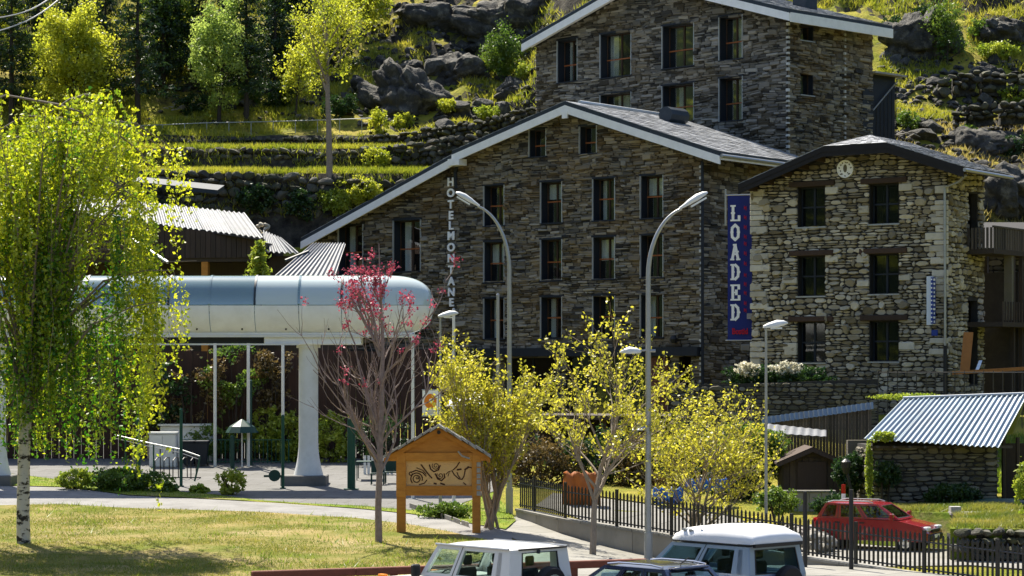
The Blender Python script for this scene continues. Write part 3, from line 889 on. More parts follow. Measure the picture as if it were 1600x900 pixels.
def H(x, y, _z=Z):
    """height of the built ground sheet (bilinear on its grid)"""
    x = np.asarray(x, float); y = np.asarray(y, float)
    a = np.clip(np.searchsorted(xs, x) - 1, 0, len(xs) - 2); b = np.clip(np.searchsorted(ys, y) - 1, 0, len(ys) - 2)
    u = (x - xs[a]) / (xs[a + 1] - xs[a]); v = (y - ys[b]) / (ys[b + 1] - ys[b])
    return (_z[b, a] * (1 - u) + _z[b, a + 1] * u) * (1 - v) + (_z[b + 1, a] * (1 - u) + _z[b + 1, a + 1] * u) * v
ground = new_mesh('ground', V, F, 'hill_ground', origin=(0, 0, 0), smooth=False, kind='structure')

def sheet(name, poly, off, material, step=2.0, kind='structure'):
    """flat polygon (world xy) cut on a grid and laid on the ground"""
    bm = bmesh.new()
    bm.faces.new([bm.verts.new((p[0], p[1], 0)) for p in poly])
    lo = np.min([p[:2] for p in poly], 0); hi = np.max([p[:2] for p in poly], 0)
    for ax in (0, 1):
        for c in np.arange(math.floor(lo[ax]) + 0.37, hi[ax], step):
            no = (1, 0, 0) if ax == 0 else (0, 1, 0)
            co = (c, 0, 0) if ax == 0 else (0, c, 0)
            bmesh.ops.bisect_plane(bm, geom=bm.verts[:] + bm.edges[:] + bm.faces[:], plane_co=co, plane_no=no, dist=1e-5)
    bmesh.ops.triangulate(bm, faces=bm.faces[:])
    P = np.array([v.co[:] for v in bm.verts]); P[:, 2] = H(P[:, 0], P[:, 1]) + off
    Fs = [tuple(v.index for v in f.verts) for f in bm.faces]
    bm.free()
    return new_mesh(name, P, Fs, material, origin=(0, 0, 0), kind=kind)
def gp(*pts): return [G(*p)[:2] for p in pts]

RAIL = [np.array((-6.2, 54.8)), np.array((3.4, 58.4))]
FENCE = [np.array(p) for p in ((0.25, 75.5), (1.6, 72.0), (8.0, 63.2), (11.8, 57.6), (14.2, 54.0))]
sheet('parking_lot', [(-30, 20), (30, 20), (30, 58.2), (3.4, 58.2), (-6.2, 54.6), (-30, 54.0)], 0.008, 'asphalt', 4)
sheet('pavement', [(-2.2, 56.2), (3.4, 58.2), (30, 58.2), (30, 50), (14.4, 54.4), (11.9, 57.7), (8.1, 63.3), (1.7, 72.1), (0.3, 75.6), (-1.2, 74.0), (0.2, 68.0), (-0.6, 62.5), (-1.6, 59.0)], 0.05, 'pavement_pale', 2)
LAWN = gp((-60, 794), (100, 791), (200, 797), (400, 803), (560, 813), (640, 823), (700, 834), (770, 850), (740, 870)) + [np.array(p) for p in ((-0.7, 62.3), (-1.8, 58.4), (-2.4, 56.5), (-6.2, 54.9), (-30, 54.2), (-30, 80))]
sheet('lawn', LAWN, 0.075, 'lawn_ground', 1.5)
PATH = gp((-60, 760), (100, 764), (200, 777), (330, 783), (440, 789), (560, 798), (640, 806), (700, 815), (760, 826), (800, 835)) + gp((800, 856), (770, 850), (700, 834), (640, 823), (560, 813), (400, 803), (200, 797), (100, 791), (-60, 794))
sheet('path', PATH, 0.055, 'path_asphalt', 1.5)
PLAZA = gp((-60, 740), (20, 742), (100, 752), (250, 768), (330, 774), (400, 783), (470, 788), (560, 792), (640, 799), (700, 796), (770, 770)) + [np.array(p) for p in ((1, 100), (-1, 108), (-22, 108), (-26, 92))]
sheet('plaza', PLAZA, 0.045, 'paver', 1.5)
VERGE = gp((-60, 741), (20, 743), (100, 753), (250, 769), (330, 775), (400, 784), (470, 789), (560, 793), (640, 800), (700, 797), (770, 772), (790, 793), (806, 816), (790, 830), (760, 825), (700, 814), (640, 805), (560, 797), (440, 788), (330, 782), (200, 776), (100, 763), (-60, 759))
sheet('verge', VERGE, 0.065, 'verge_ground', 1.5)
ROAD = [(0.8, 79.5), (3.2, 74.8), (9.5, 66.0), (14, 60.0), (18, 54), (24, 56), (20, 64), (15.8, 71.5), (10, 76.0), (5, 80.5), (1.5, 84)]
sheet('road', ROAD, 0.05, 'pavement_pale', 2)

# turf on the lawn: short blades, thinner where the soil shows
def in_poly(P, poly):
    poly = np.array([p[:2] for p in poly]); x, y = P[:, 0], P[:, 1]; r = np.zeros(len(P), bool)
    j = len(poly) - 1
    for k in range(len(poly)):
        xi, yi = poly[k]; xj, yj = poly[j]
        c = ((yi > y) != (yj > y)) & (x < (xj - xi) * (y - yi) / (yj - yi + 1e-12) + xi)
        r ^= c; j = k
    return r
rg = np.random.default_rng(11)
def turf(name, poly, n, h, material, label, off, dens=(0.3, 0.62), xlim=None, s=2, w=0.022):
    lo = np.min([p[:2] for p in poly], 0); hi = np.max([p[:2] for p in poly], 0)
    if xlim: lo[0] = max(lo[0], xlim[0]); hi[0] = min(hi[0], xlim[1])
    P = np.stack([rg.uniform(lo[0], hi[0], n), rg.uniform(lo[1], hi[1], n)], 1)
    P = P[in_poly(P, poly)]
    d = fbm(P[:, 0] * 0.45, P[:, 1] * 0.45, 0, s, 4)
    P = P[rg.uniform(0, 1, len(P)) < np.clip((d - dens[0]) / (dens[1] - dens[0]), 0.06, 1)]
    Zs = H(P[:, 0], P[:, 1]) + off - 0.01
    r = np.clip(fbm(P[:, 0] * 0.8, P[:, 1] * 0.8, 0, 6, 3) * 1.1 - 0.1 + rg.normal(0, 0.15, len(P)), 0, 1)
    o = blades(name, np.column_stack([P, Zs]), h, material, None, rg, w=w, lean=0.6, rnd=r, kind='stuff')
    return tag(o, label, 'grass')
turf('lawn_grass', LAWN, 150000, 0.06, 'grass_blade', 'short patchy green and straw coloured grass of the lawn', 0.075, xlim=(-17, 3))
turf('lawn_weeds', LAWN, 9000, 0.15, 'grass_green', 'scattered taller green tufts on the lawn', 0.075, dens=(.5, .66), xlim=(-17, 3), s=15, w=.03)
turf('verge_grass', VERGE, 42000, 0.09, 'grass_green', 'green grass strip between the path and the plaza', 0.065, dens=(0.2, 0.5), xlim=(-20, 3))

# rough grass over the hillside: tufts, denser on the ledges
n = 120000
Yr = 138 + rg.uniform(0, 1, n) ** 1.2 * 42; Xr = rg.uniform(-0.235, 0.235, n) * Yr
keep = (fbm(Xr * 0.22, Yr * 0.22, 0, 21, 4) > 0.41)
Xr, Yr = Xr[keep], Yr[keep]
T = np.column_stack([Xr, Yr, H(Xr, Yr) - 0.02])
P = np.repeat(T, 3, 0) + rg.normal(size=(len(T) * 3, 3)) * np.array((0.12, 0.12, 0))
rr = np.clip(fbm(P[:, 0] * 0.4, P[:, 1] * 0.4, 0, 4, 3) * 1.3 - 0.2 + rg.normal(0, 0.15, len(P)), 0, 1)
tag(blades('hill_grass', P, 0.34, 'hill_blade', None, rg, w=0.07, lean=0.5, rnd=rr, kind='stuff'), 'rough yellow green grass between the rocks of the hillside', 'grass')
n = 16000
Yr = rg.uniform(110, 139, n); Xr = rg.uniform(13, 0.235 * 139, n)
keep = (fbm(Xr * 0.25, Yr * 0.25, 0, 23, 4) > 0.44)
T = np.column_stack([Xr, Yr, H(Xr, Yr) - 0.02])[keep]
P = np.repeat(T, 3, 0) + rg.normal(size=(len(T) * 3, 3)) * np.array((0.12, 0.12, 0))
tag(blades('slope_grass', P, 0.28, 'grass_dry', None, rg, w=0.06, lean=0.5, kind='stuff'), 'straw coloured grass on the slope behind the gabled stone house', 'grass')
# ------------------------------------------------------------------ the hotel with the lettered facade
rs = np.random.default_rng(31)
FH = facade(900, 115, 38.3)
uR = FH.uv(1097, 500)[0]; uL = FH.uv(495, 500)[0]; uJ = FH.uv(706, 300)[0]
zB = 1.2
apex = FH.uv(880, 172)
tR = FH.uv(1097, 243)[1]; tJ1 = FH.uv(708, 250)[1]; tJ2 = FH.uv(706, 256)[1]; tL = FH.uv(495, 376)[1]
TOP = [(uR, tR), (apex[0], apex[1]), (uJ - 0.01, tJ1), (uJ + 0.01, tJ2), (uL, tL)]
hotel = thing('hotel', 'slate stone hotel with HOTEL MONTANE letters down its gable wall', 'hotel', FH.pt((uR + uL) / 2, -4, zB))
holes = []
cols = [(757, 789, 289), (847, 878, 284.5), (928, 961, 279.5), (1003, 1036, 274)]
rows_dz = []
zc0 = [FH.uv((c[0] + c[1]) / 2, c[2])[1] for c in cols]
ztop = sum(zc0) / 4
storey = 2.90; wh = 2.08
wins = []
for ci, c in enumerate(cols):
    um = FH.uv((c[0] + c[1]) / 2, 400)[0]
    for k in range(3):
        zt = ztop - storey * k
        wins.append((um - 0.66, um + 0.66, zt - wh, zt, ci, k))
for (a, b, t, bt) in ((828, 854, 203, 244), (907, 933, 198, 239)):
    u1, z1 = FH.uv(a, t); u0, z0 = FH.uv(b, bt); wins.append((u0, u1, z0, z1, 9, 0))
for (a, b, t, bt) in ((530, 568, 352, 428), (616, 658, 345, 424)):
    u1, z1 = FH.uv(a, t); u0, z0 = FH.uv(b, bt); wins.append((u0, u1, z0, z1, 8, 0))
# ground floor openings under the dark band
gz1 = FH.uv(1000, 553)[1]; gz0 = zB
gf = []
for (a, b) in ((500, 640), (665, 770), (790, 868), (885, 1012), (1062, 1080)):
    gf.append((FH.uv(b, 600)[0], FH.uv(a, 600)[0], gz0, gz1 - 0.12))
holes = [(w[0], w[1], w[2], w[3]) for w in wins] + gf
hw = stone_wall(hotel, FH, TOP, zB, holes, rows=(0.07, 0.17), lens=(0.2, 0.8), material='slate_stone', rng=rs, zvis=6, proud=(.01, .13), gap=.007, wave=.1, back=0.30, n_ind=300)
# side wall to the right, going back
ex, ey = FH.ex, FH.ey
FHs = Frame(FH.pt(uR, 0, 0), -ey, -ex)
sideL = 8.5
stone_wall(hotel, FHs, [(0.02, tR - 0.1), (sideL, tR - 0.1)], zB, [], rows=(0.10, 0.21), lens=(0.3, 0.85), material='slate_stone', rng=rs, back=0.3, n_ind=40, wall_name='side_wall')
FHl = Frame(FH.pt(uL, 0, 0), -ey, ex)
mbx = MB(); mbx.box(FHl, 0.02, sideL, -0.3, 0, zB, tL - 0.2); mbx.build('side_wall', 'grey_stone', hotel)
mbx = MB(); mbx.box(FH, uR + 0.05, uL - 0.05, -sideL - 0.3, -sideL, zB, tL); mbx.build('rear_wall', 'dark_mortar', hotel)
cur = {(0, 0): [(0.0, 0.3)], (0, 2): [(0.6, .95)], (1, 2): [(0.0, 0.3), (0.68, 0.95)], (2, 2): [(.0, .2)], (3, 2): [(0, .35), (.7, 1)], (2, 0): [(.75, .95)], (1, 1): [(.05, .2)]}
for (u0, u1, z0, z1, ci, k) in wins:
    if ci < 5:
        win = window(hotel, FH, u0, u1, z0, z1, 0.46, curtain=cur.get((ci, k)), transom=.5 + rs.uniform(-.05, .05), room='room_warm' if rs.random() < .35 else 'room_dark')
        if (ci, k) in ((0, 1), (2, 1), (3, 0), (1, 0)):
            f = MB(); f.box(FH, u0 + .1, u1 - .1, -.56, -.545, z1 - (z1 - z0) * rs.uniform(.25, .55), z1 - .1); f.build('blind', 'curtain', win)
    elif ci == 9:
        window(hotel, FH, u0, u1, z0, z1, 0.4, transom=0.42, mull=False)
    else:
        window(hotel, FH, u0, u1, z0, z1, 0.46, curtain=[(0.0, 0.06), (0.66, 0.92)], transom=0.45)
# dark band above the ground floor, piers and shop fronts
mbx = MB(); mbx.box(FH, uR + 0.02, uL - 0.02, 0.04, 0.42, gz1 - 0.1, gz1 + 0.32); mbx.build('band', 'frame_navy', hotel)
mbx = MB(); mbx.box(FH, uR + 0.02, uL - 0.02, -2.6, -2.4, zB, gz1); mbx.build('shop_back_wall', 'room_warm', hotel)
mbx = MB(); mbx.box(FH, uR + 0.3, uL - 0.3, -2.4, -0.32, gz1 - 0.1, gz1 - 0.02); mbx.build('shop_ceiling', 'room_dark', hotel)
for g in gf[:4]:
    n = max(1, int((g[1] - g[0]) / 1.3))
    fm = MB()
    for k in range(n + 1):
        u = g[0] + (g[1] - g[0]) * k / n
        fm.box(FH, u - 0.035, u + 0.035, -0.30, -0.22, g[2], g[3])
    fm.box(FH, g[0], g[1], -0.298, -0.222, g[3] - 0.07, g[3])
    sf = fm.build('shop_front', 'frame_navy', hotel)
    for k in range(n):
        a = g[0] + (g[1] - g[0]) * k / n; b = g[0] + (g[1] - g[0]) * (k + 1) / n
        p = MB(); p.box(FH, a + 0.035, b - 0.035, -0.265, -0.257, g[2] + 0.02, g[3] - 0.07); p.build('pane', 'window_glass', sf)
# brick pier by the entrance
pu1, pu0 = FH.uv(1020, 600)[0], FH.uv(1046, 600)[0]
bm_ = MB()
z = zB; k = 0
while z < gz1 - 0.25:
    off = 0.0 if k % 2 else 0.5
    n = 3
    for q in range(-1, n):
        a = pu0 + (pu1 - pu0) * max(0, (q + off) / n); b = pu0 + (pu1 - pu0) * min(1, (q + 1 + off) / n)
        if b - a > 0.05: bm_.box(FH, a + 0.006, b - 0.006, 0.02, 0.16 + rs.uniform(-.01, .01), z + 0.008, z + 0.105, rnd=rs.random())
    z += 0.115; k += 1
bm_.build('brick_pier', 'red_brick', hotel, kind='stuff')
# roof: two slopes, left one continuing lower past the joint
RV, FO = 9.2, 0.75           # depth of the roof behind the front wall, front overhang
def rp(u, z, b): return FH.pt(u, b, z)
def fpos(px, py, b=FO): return FH.uv(px, py, b)
aR = fpos(883, 158); eR = fpos(1104, 230); jL = fpos(706, 236); j2 = fpos(702, 242); eL = fpos(470, 372)
roof = MB()
thk = 0.26
def slope(mb, p, q, b0, b1, th): mb.slab([rp(p[0], p[1], b0), rp(q[0], q[1], b0), rp(q[0], q[1], b1), rp(p[0], p[1], b1)], th)
eR2 = (eR[0] - 0.75, eR[1] - 0.75 * (aR[1] - eR[1]) / (aR[0] - eR[0]))
slope(roof, aR, eR2, FO, -RV, thk); slope(roof, aR, jL, FO, -RV, thk); slope(roof, (j2[0] - .3, j2[1] + .05), eL, FO, -RV, thk)
roofo = roof.build('roof', 'dark_edge', hotel)
def board(mb, p, q, b0, b1, drop, h):
    P = [rp(p[0], p[1] - drop, b0), rp(q[0], q[1] - drop, b0), rp(q[0], q[1] - drop, b1), rp(p[0], p[1] - drop, b1)]
    mb.prism(P, [x - np.array((0, 0, h)) for x in P])
for (p, q) in ((aR, eR2), (aR, jL), ((j2[0] - .3, j2[1] + .05), eL)):
    f = MB(); board(f, p, q, FO + 0.03, FO - 0.06, thk - 0.06, 0.40); f.build('fascia', 'white_fascia', roofo)
    f = MB(); board(f, p, q, FO - 0.06, 0.05, thk + 0.002, 0.05); f.build('soffit', 'white_fascia', roofo)
f = MB(); f.box(FH, eR2[0] - 0.04, eR2[0] + 0.02, -RV, FO - 0.1, eR2[1] - thk - 0.12, eR2[1] - thk + 0.12); f.build('eave_board', 'white_fascia', roofo)
f = MB(); f.box(FH, aR[0] - 0.16, aR[0] + 0.16, FO - 0.05, FO + 0.06, aR[1] - 0.86, aR[1] - 0.5); f.build('ridge_block', 'white_fascia', roofo)
f = MB(); f.box(FH, jL[0] - 0.55, jL[0] + 0.2, 0.2, FO + 0.1, jL[1] - 0.75, jL[1] - 0.42); f.build('purlin_end', 'white_fascia', roofo)
slates(roofo, 'slates', rp(eR2[0], eR2[1], FO), rp(eR2[0], eR2[1], -RV), rp(aR[0], aR[1], FO), rp(aR[0], aR[1], -RV), 20, 26)
slates(roofo, 'slates', rp(jL[0], jL[1], FO), rp(jL[0], jL[1], -RV), rp(aR[0], aR[1], FO), rp(aR[0], aR[1], -RV), 14, 26)
slates(roofo, 'slates', rp(eL[0], eL[1], FO), rp(eL[0], eL[1], -RV), rp(j2[0] - .3, j2[1] + .05, FO), rp(j2[0] - .3, j2[1] + .05, -RV), 16, 26)
f = MB(); f.tube([rp(aR[0], aR[1] + 0.05, FO - 1.2), rp(aR[0], aR[1] + 0.05, -RV)], 0.11, 8); f.build('ridge_cap', 'metal_trim', roofo)
f = MB(); f.tube([rp(eR2[0] - 0.1, eR2[1] - 0.2, FO), rp(eR2[0] - 0.1, eR2[1] - 0.2, -RV)], 0.09, 8); f.build('gutter', 'grey_steel', roofo)
# low dormer hatch on the ridge
f = MB(); f.tube([rp(aR[0] - 1.8, aR[1] - 0.25, -5.4), rp(aR[0] - 1.8, aR[1] - 0.25, -7.0)], 0.42, 10); f.build('roof_vent', 'dark_edge', roofo)
# drain pipe at the corner, second one on the left joint
f = MB(); f.tube([FH.pt(uR - 0.10, 0.12, tR - 0.3), FH.pt(uR - 0.10, 0.12, zB)], 0.075, 8); f.build('drain_pipe', 'frame_navy', hotel)
f = MB(); f.tube([FH.pt(uJ - 0.45, 0.12, tJ1 - 0.35), FH.pt(uJ - 0.35, 0.16, tJ1 - 0.7), FH.pt(uJ - 0.38, 0.12, tJ1 - 1.5)], 0.09, 8); f.build('flue_pipe', 'frame_navy', hotel)
# corner stones, the sun caught on their edges put into the pale colour
zq = zB + 2
while zq < tR - 0.5:
    f = MB(); h = rs.uniform(0.09, 0.15)
    f.box(FH, uR - 0.02, uR + rs.uniform(0.05, 0.12), 0.0, 0.11, zq, zq + h, rnd=rs.random()); f.build('corner_stone', 'sunlit_edge_stone', hotel)
    zq += h + rs.uniform(0.08, 0.22)
# security camera lamp on the band
f = MB(); c = FH.pt(FH.uv(1058, 535)[0], 0.3, FH.uv(1058, 530)[1])
f.tube([c + np.array((0, 0, .18)), c, c - np.array((0, 0, .2))], [0.1, 0.2, 0.12], 10); f.build('camera_dome', 'trim_black', hotel)
# HOTEL MONTANE
ys_l = [285, 302, 320, 337, 353, 369, 387, 404, 422, 440, 457, 473]
xd = -FH.ex
for ch, y in zip('HOTELMONTANE', ys_l):
    x = 704.5 + (y - 285) * 0.006
    u, z = FH.uv(x, y, 0.16)
    letter(hotel, ch, FH.pt(u, 0.17, z), xd, FH.ey, 0.58, 'letter_white', 0.03, 0.022, font_sx=1.08)

# ------------------------------------------------------------------ the upper stone building behind
ru = np.random.default_rng(41)
UF = facade(1230, 121, 46.5)
wu = []
u_left = UF.uv(838, 150)[0]
zBU = 7.0
def UP(px, py): return UF.uv(px, py)
# rake line from the photo, apex above the frame
pl = UF.uv(838, 78); pm = UF.uv(960, 14); sl_ = (pm[1] - pl[1]) / (pl[0] - pm[0])
pr = UF.uv(1230, 37); slr = 0.30
apu = (pr[1] - pl[1] + sl_ * (-pl[0]) * -1 - 0) if False else None
# intersection of the two rakes
# left: z = pl.z + sl_*(pl.u - u) ; right: z = pr.z + slr*u
ua = (pl[1] + sl_ * pl[0] - pr[1]) / (slr + sl_); za = pr[1] + slr * ua
upper = thing('stone_apartment_building', 'tall slate stone building rising behind the lettered hotel', 'building', UF.pt(u_left / 2, -5, zBU))
for (a, b, t, bt, cu) in ((872, 903, 62, 128, [(.62, .82)]), (939, 987, 51, 120, [(.68, .98)]), (1036, 1085, 38, 105, None), (1125, 1161, 25, 93, [(.2, .6)]),
                          (1036, 1085, 132, 191, [(.02, .2), (.55, .75)]), (1125, 1161, 121, 189, [(.35, .5)]), (939, 987, 146, 205, [(.3, .7)])):
    u1, z1 = UP(a, (t + t) / 2 + 1); u0, _ = UP(b, bt); z0 = UP((a + b) / 2, bt)[1]; z1 = UP((a + b) / 2, t)[1]
    wu.append((u0, u1, z0, z1, cu))
FO2 = 0.9
Lp = UF.uv(815, 64, FO2); Ap = (ua, za + 0.85)
zl_ = Ap[1] + (Lp[1] - Ap[1]) * (u_left - ua) / (Lp[0] - ua) - .3
stone_wall(upper, UF, [(0, pr[1] + .53), (ua, za + .53), (u_left, zl_)], zBU, [w[:4] for w in wu], rows=(0.08, 0.19), lens=(0.22, 0.85), material='grey_stone', rng=ru, zvis=14, proud=(.01, .13), gap=.007, wave=.1, n_ind=300, back=0.3)
for (u0, u1, z0, z1, cu) in wu:
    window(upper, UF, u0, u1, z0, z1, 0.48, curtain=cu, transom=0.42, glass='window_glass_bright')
US = Frame(UF.pt(0, 0, 0), -UF.ey, -UF.ex)
uSr = US.uv(1363, 150)[0]
zS = pr[1] + .53
hs_ = []
for (a, b, t, bt) in ((1249, 1270, 40, 64), (1250, 1270, 114, 149)):
    u0, _ = US.uv(a, t); u1, _ = US.uv(b, t); hs_.append((u0, u1, US.uv(1260, bt)[1], US.uv(1260, t)[1]))
stone_wall(upper, US, [(0.02, zS), (uSr, zS)], zBU, hs_, rows=(0.08, 0.19), lens=(0.22, 0.8), material='slate_stone', rng=ru, zvis=12, proud=(.01, .13), gap=.007, wave=.1, n_ind=120, back=0.3, wall_name='side_wall')
for h in hs_: window(upper, US, *h, depth=0.3, transom=0, mull=False, trim=False, sill=True)
ub = MB(); ub.box(UF, 0.05, u_left, -uSr, -uSr + 0.3, zBU, pr[1] - 0.1); ub.box(UF, u_left - 0.3, u_left, -uSr + 0.3, -0.31, zBU, pl[1] - 0.1); ub.build('rear_wall', 'dark_mortar', upper)
for px in (1230, 1318):
    u = 0.0 if px == 1230 else US.uv(1318, 100)[0]
    zq = zBU + 4
    while zq < zS - 0.5:
        h = ru.uniform(0.09, 0.16); f = MB()
        f.box(US, u - 0.06, u + 0.08, 0.0 if px != 1230 else -0.05, 0.13, zq, zq + h, rnd=ru.random()); f.build('corner_stone', 'sunlit_edge_stone', upper)  # sunlit corner edge painted as pale stones
        zq += h + ru.uniform(0.12, 0.26)
RD = uSr + 0.6
Rp = (-0.9, za + 0.85 - slr * (ua + 0.9))
Lp = (Lp[0], Lp[1])
rf = MB()
def rq(p, b): return UF.pt(p[0], b, p[1])
rf.slab([rq(Ap, FO2), rq(Rp, FO2), rq(Rp, -RD), rq(Ap, -RD)], 0.24); rf.slab([rq(Ap, FO2), rq(Lp, FO2), rq(Lp, -RD), rq(Ap, -RD)], 0.24)
ur = rf.build('roof', 'dark_edge', upper)
for p, q in ((Ap, Rp), (Ap, Lp)):
    P = [rq(p, FO2 + 0.03), rq(q, FO2 + 0.03), rq(q, FO2 - 0.07), rq(p, FO2 - 0.07)]
    P = [x - np.array((0, 0, 0.2)) for x in P]
    f = MB(); f.prism(P, [x - np.array((0, 0, 0.42)) for x in P]); f.build('fascia', 'white_fascia', ur)
    P = [rq(p, FO2 - 0.07), rq(q, FO2 - 0.07), rq(q, 0.05), rq(p, 0.05)]; P = [x - np.array((0, 0, 0.245)) for x in P]
    f = MB(); f.prism(P, [x - np.array((0, 0, 0.05)) for x in P]); f.build('soffit', 'white_fascia', ur)
f = MB(); f.box(UF, Rp[0] - 0.06, Rp[0] + 0.03, -RD, FO2 - 0.07, Rp[1] - 0.66, Rp[1] - 0.17); f.build('eave_board', 'white_fascia', ur)
f = MB(); f.box(UF, Rp[0] + 0.03, -0.02, -RD, FO2 - 0.08, Rp[1] - 0.32, Rp[1] - 0.26); f.build('soffit', 'white_fascia', ur)
slates(ur, 'slates', rq(Rp, FO2), rq(Rp, -RD), rq(Ap, FO2), rq(Ap, -RD), 24, 26)
slates(ur, 'slates', rq(Lp, FO2), rq(Lp, -RD), rq(Ap, FO2), rq(Ap, -RD), 24, 26)
f = MB(); f.box(UF, 2.2, 3.1, -5.2, -4.2, Rp[1] + 0.8, Rp[1] + 1.55); f.build('chimney', 'dark_edge', ur)
# steel access stair and dark door at the far end of its side wall
EX = US.uv(1363, 100)[0]
dk = MB(); dk.box(US, EX - 0.9, EX + 0.02, 0.01, 0.06, US.uv(1345, 200)[1], US.uv(1345, 138)[1]); dk.build('door', 'frame_navy', upper)
stair = thing('access_shelter', 'dark timber stair shelter against the end of the upper stone building', 'shelter', US.pt(EX + 1.0, -0.2, 14))
zt0, zt1 = US.uv(1380, 203)[1], US.uv(1380, 117)[1]
sb = MB(); sb.box(US, EX + 0.05, EX + 2.3, -1.5, -0.2, zt0 - 3, zt1); sb.build('enclosure', 'frame_navy', stair)
sb = MB(); sb.box(US, EX - 0.1, EX + 2.7, -1.7, 0.3, zt1, zt1 + 0.1); sb.build('roof', 'weathered_board', stair)
for k in range(7):
    sb = MB(); sb.box(US, EX + 0.1 + k * 0.35, EX + 0.14 + k * 0.35, -0.1, -0.06, zt0 - 3, zt0 + 1.0 + k * 0.28); sb.build('baluster', 'black_iron', stair)
sb = MB(); sb.tube([US.pt(EX + 0.05, -0.05, zt0 + 0.95), US.pt(EX + 2.3, -0.05, zt0 + 2.8)], 0.04, 6); sb.build('handrail', 'grey_steel', stair)
# ------------------------------------------------------------------ gabled rubble stone house
rr_ = np.random.default_rng(51)
HF = facade(1328, 98, 35)
hR = HF.uv(1480, 500)[0]; hL = HF.uv(1175, 500)[0]
hb = 2.3
ha = HF.uv(1335, 222); htR = HF.uv(1480, 290)[1]; htL = HF.uv(1175, 296)[1]
FO3 = 1.0; HD = 3.9
hA = HF.uv(1335, 207, FO3); hLl = HF.uv(1153, 288, FO3)
slp = (hA[1] - hLl[1]) / (hLl[0] - hA[0])
def hroof(u): return hA[1] - slp * abs(u - hA[0]) - .26
house = thing('stone_house', 'gabled rubble stone house with wooden lintels and round emblem', 'house', HF.pt((hR + hL) / 2, -3, hb))
hw_ = []
for (a, b) in ((1247, 1290), (1359, 1405)):
    for (t, bt) in ((292, 355), (400, 463), (503, 567)):
        px = (a + b) / 2
        off = 0 if a < 1300 else -5 * (1 - (t - 292) / 320)
        u1 = HF.uv(a, t)[0]; u0 = HF.uv(b, t)[0]
        hw_.append((u0, u1, HF.uv(px, bt + off)[1], HF.uv(px, t + off)[1]))
htR, htL = hroof(hR), hroof(hL)
stone_wall(house, HF, [(hR, htR), (hA[0] - .5, hroof(hA[0] + .5)), (hA[0] + .5, hroof(hA[0] + .5)), (hL, htL)], hb, hw_, rows=(0.10, 0.27), lens=(0.16, 0.62), material='rubble_stone', rng=rr_, proud=(0.02, 0.13), rounded=True, n_ind=300, wave=0.10, zvis=3.5, gap=0.008, split=0.3, back=0.3)
HS = Frame(HF.pt(hR, 0, 0), -HF.ey, -HF.ex)
hsl = HS.uv(1512, 400)[0]
hs2 = HS.uv(1535, 400)[0]
stone_wall(house, HS, [(0.02, htR + .1), (3.7, htR + .1)], hb, [(hsl, hsl + 1.0, HS.uv(1520, 402)[1], HS.uv(1520, 302)[1]), (hsl, hsl + 1.0, HS.uv(1520, 600)[1], HS.uv(1520, 470)[1])], rows=(0.13, 0.28), lens=(0.2, 0.55), material='rubble_stone', rng=rr_, proud=(0.03, 0.1), rounded=True, n_ind=90, wave=0.1, zvis=3.5, gap=0.008, wall_name='side_wall', back=0.3)
mbx = MB(); mbx.box(HF, hR + .31, hL - 0.02, -3.7, -3.4, hb, htL); mbx.box(HF, hL - 0.3, hL, -3.4, -0.31, hb, htL); mbx.build('rear_wall', 'barn_stone', house)
mbx = MB(); mbx.box(HS, hsl - 0.1, hsl + 1.1, -0.6, -0.4, hb, htR); mbx.build('dark_room', 'room_dark', house)
for (u0, u1, z0, z1) in hw_:
    window(house, HF, u0, u1, z0, z1, 0.30, wood='frame_navy', transom=0.5, trim=False, reveal='room_dark', frame_w=0.06, glass='window_glass_dim')
    l = MB(); l.box(HF, u0 - 0.42 + rr_.uniform(-.05, .05), u1 + 0.38 + rr_.uniform(-.05, .05), -0.1, 0.17, z1 + 0.01, z1 + 0.24, rnd=rr_.random(), bev=0.02); l.build('lintel', 'lintel_wood', house)
# pale quoins at both front corners and beside the openings
zq = htR - 0.45; k = 0
while zq > hb + 0.5:
    h = rr_.uniform(0.2, 0.36)
    for (u, sgn, lo_) in ((hR, 1, 3.0), (hL, -1, 3.0)):
        zz = zq if sgn > 0 else zq - 0.1
        if rr_.random() < (.6 if zz < 8.6 else .25): continue
        w_ = rr_.uniform(0.4, 0.6) if k % 2 else rr_.uniform(0.6, 0.95)
        f = MB(); a, b = sorted((u - sgn * 0.05, u + sgn * w_)); f.box(HF, a, b, -0.05, 0.115, zz - h + 0.02, zz, rnd=rr_.random(), bev=0.025); f.build('quoin', 'quoin_stone', house)
    zq -= h; k += 1
for (u0, u1, z0, z1) in hw_:
    for zz in (z1 - 0.05, z0 + 0.6, z1 - 0.9):
        if rr_.random() < 0.6:
            h = rr_.uniform(.22, .34); w_ = rr_.uniform(.45, .75); left = rr_.random() < .5
            a, b = (u1 + 0.02, u1 + w_) if left else (u0 - w_, u0 - 0.02)
            f = MB(); f.box(HF, a, b, -0.05, 0.112, zz - h, zz, rnd=rr_.random(), bev=0.025); f.build('quoin', 'quoin_stone', house)
# roof with deep dark eaves
eRr = (hR - 1.15, hA[1] - slp * (hA[0] - (hR - 1.15)))
def hq(p, b): return HF.pt(p[0], b, p[1])
rf = MB()
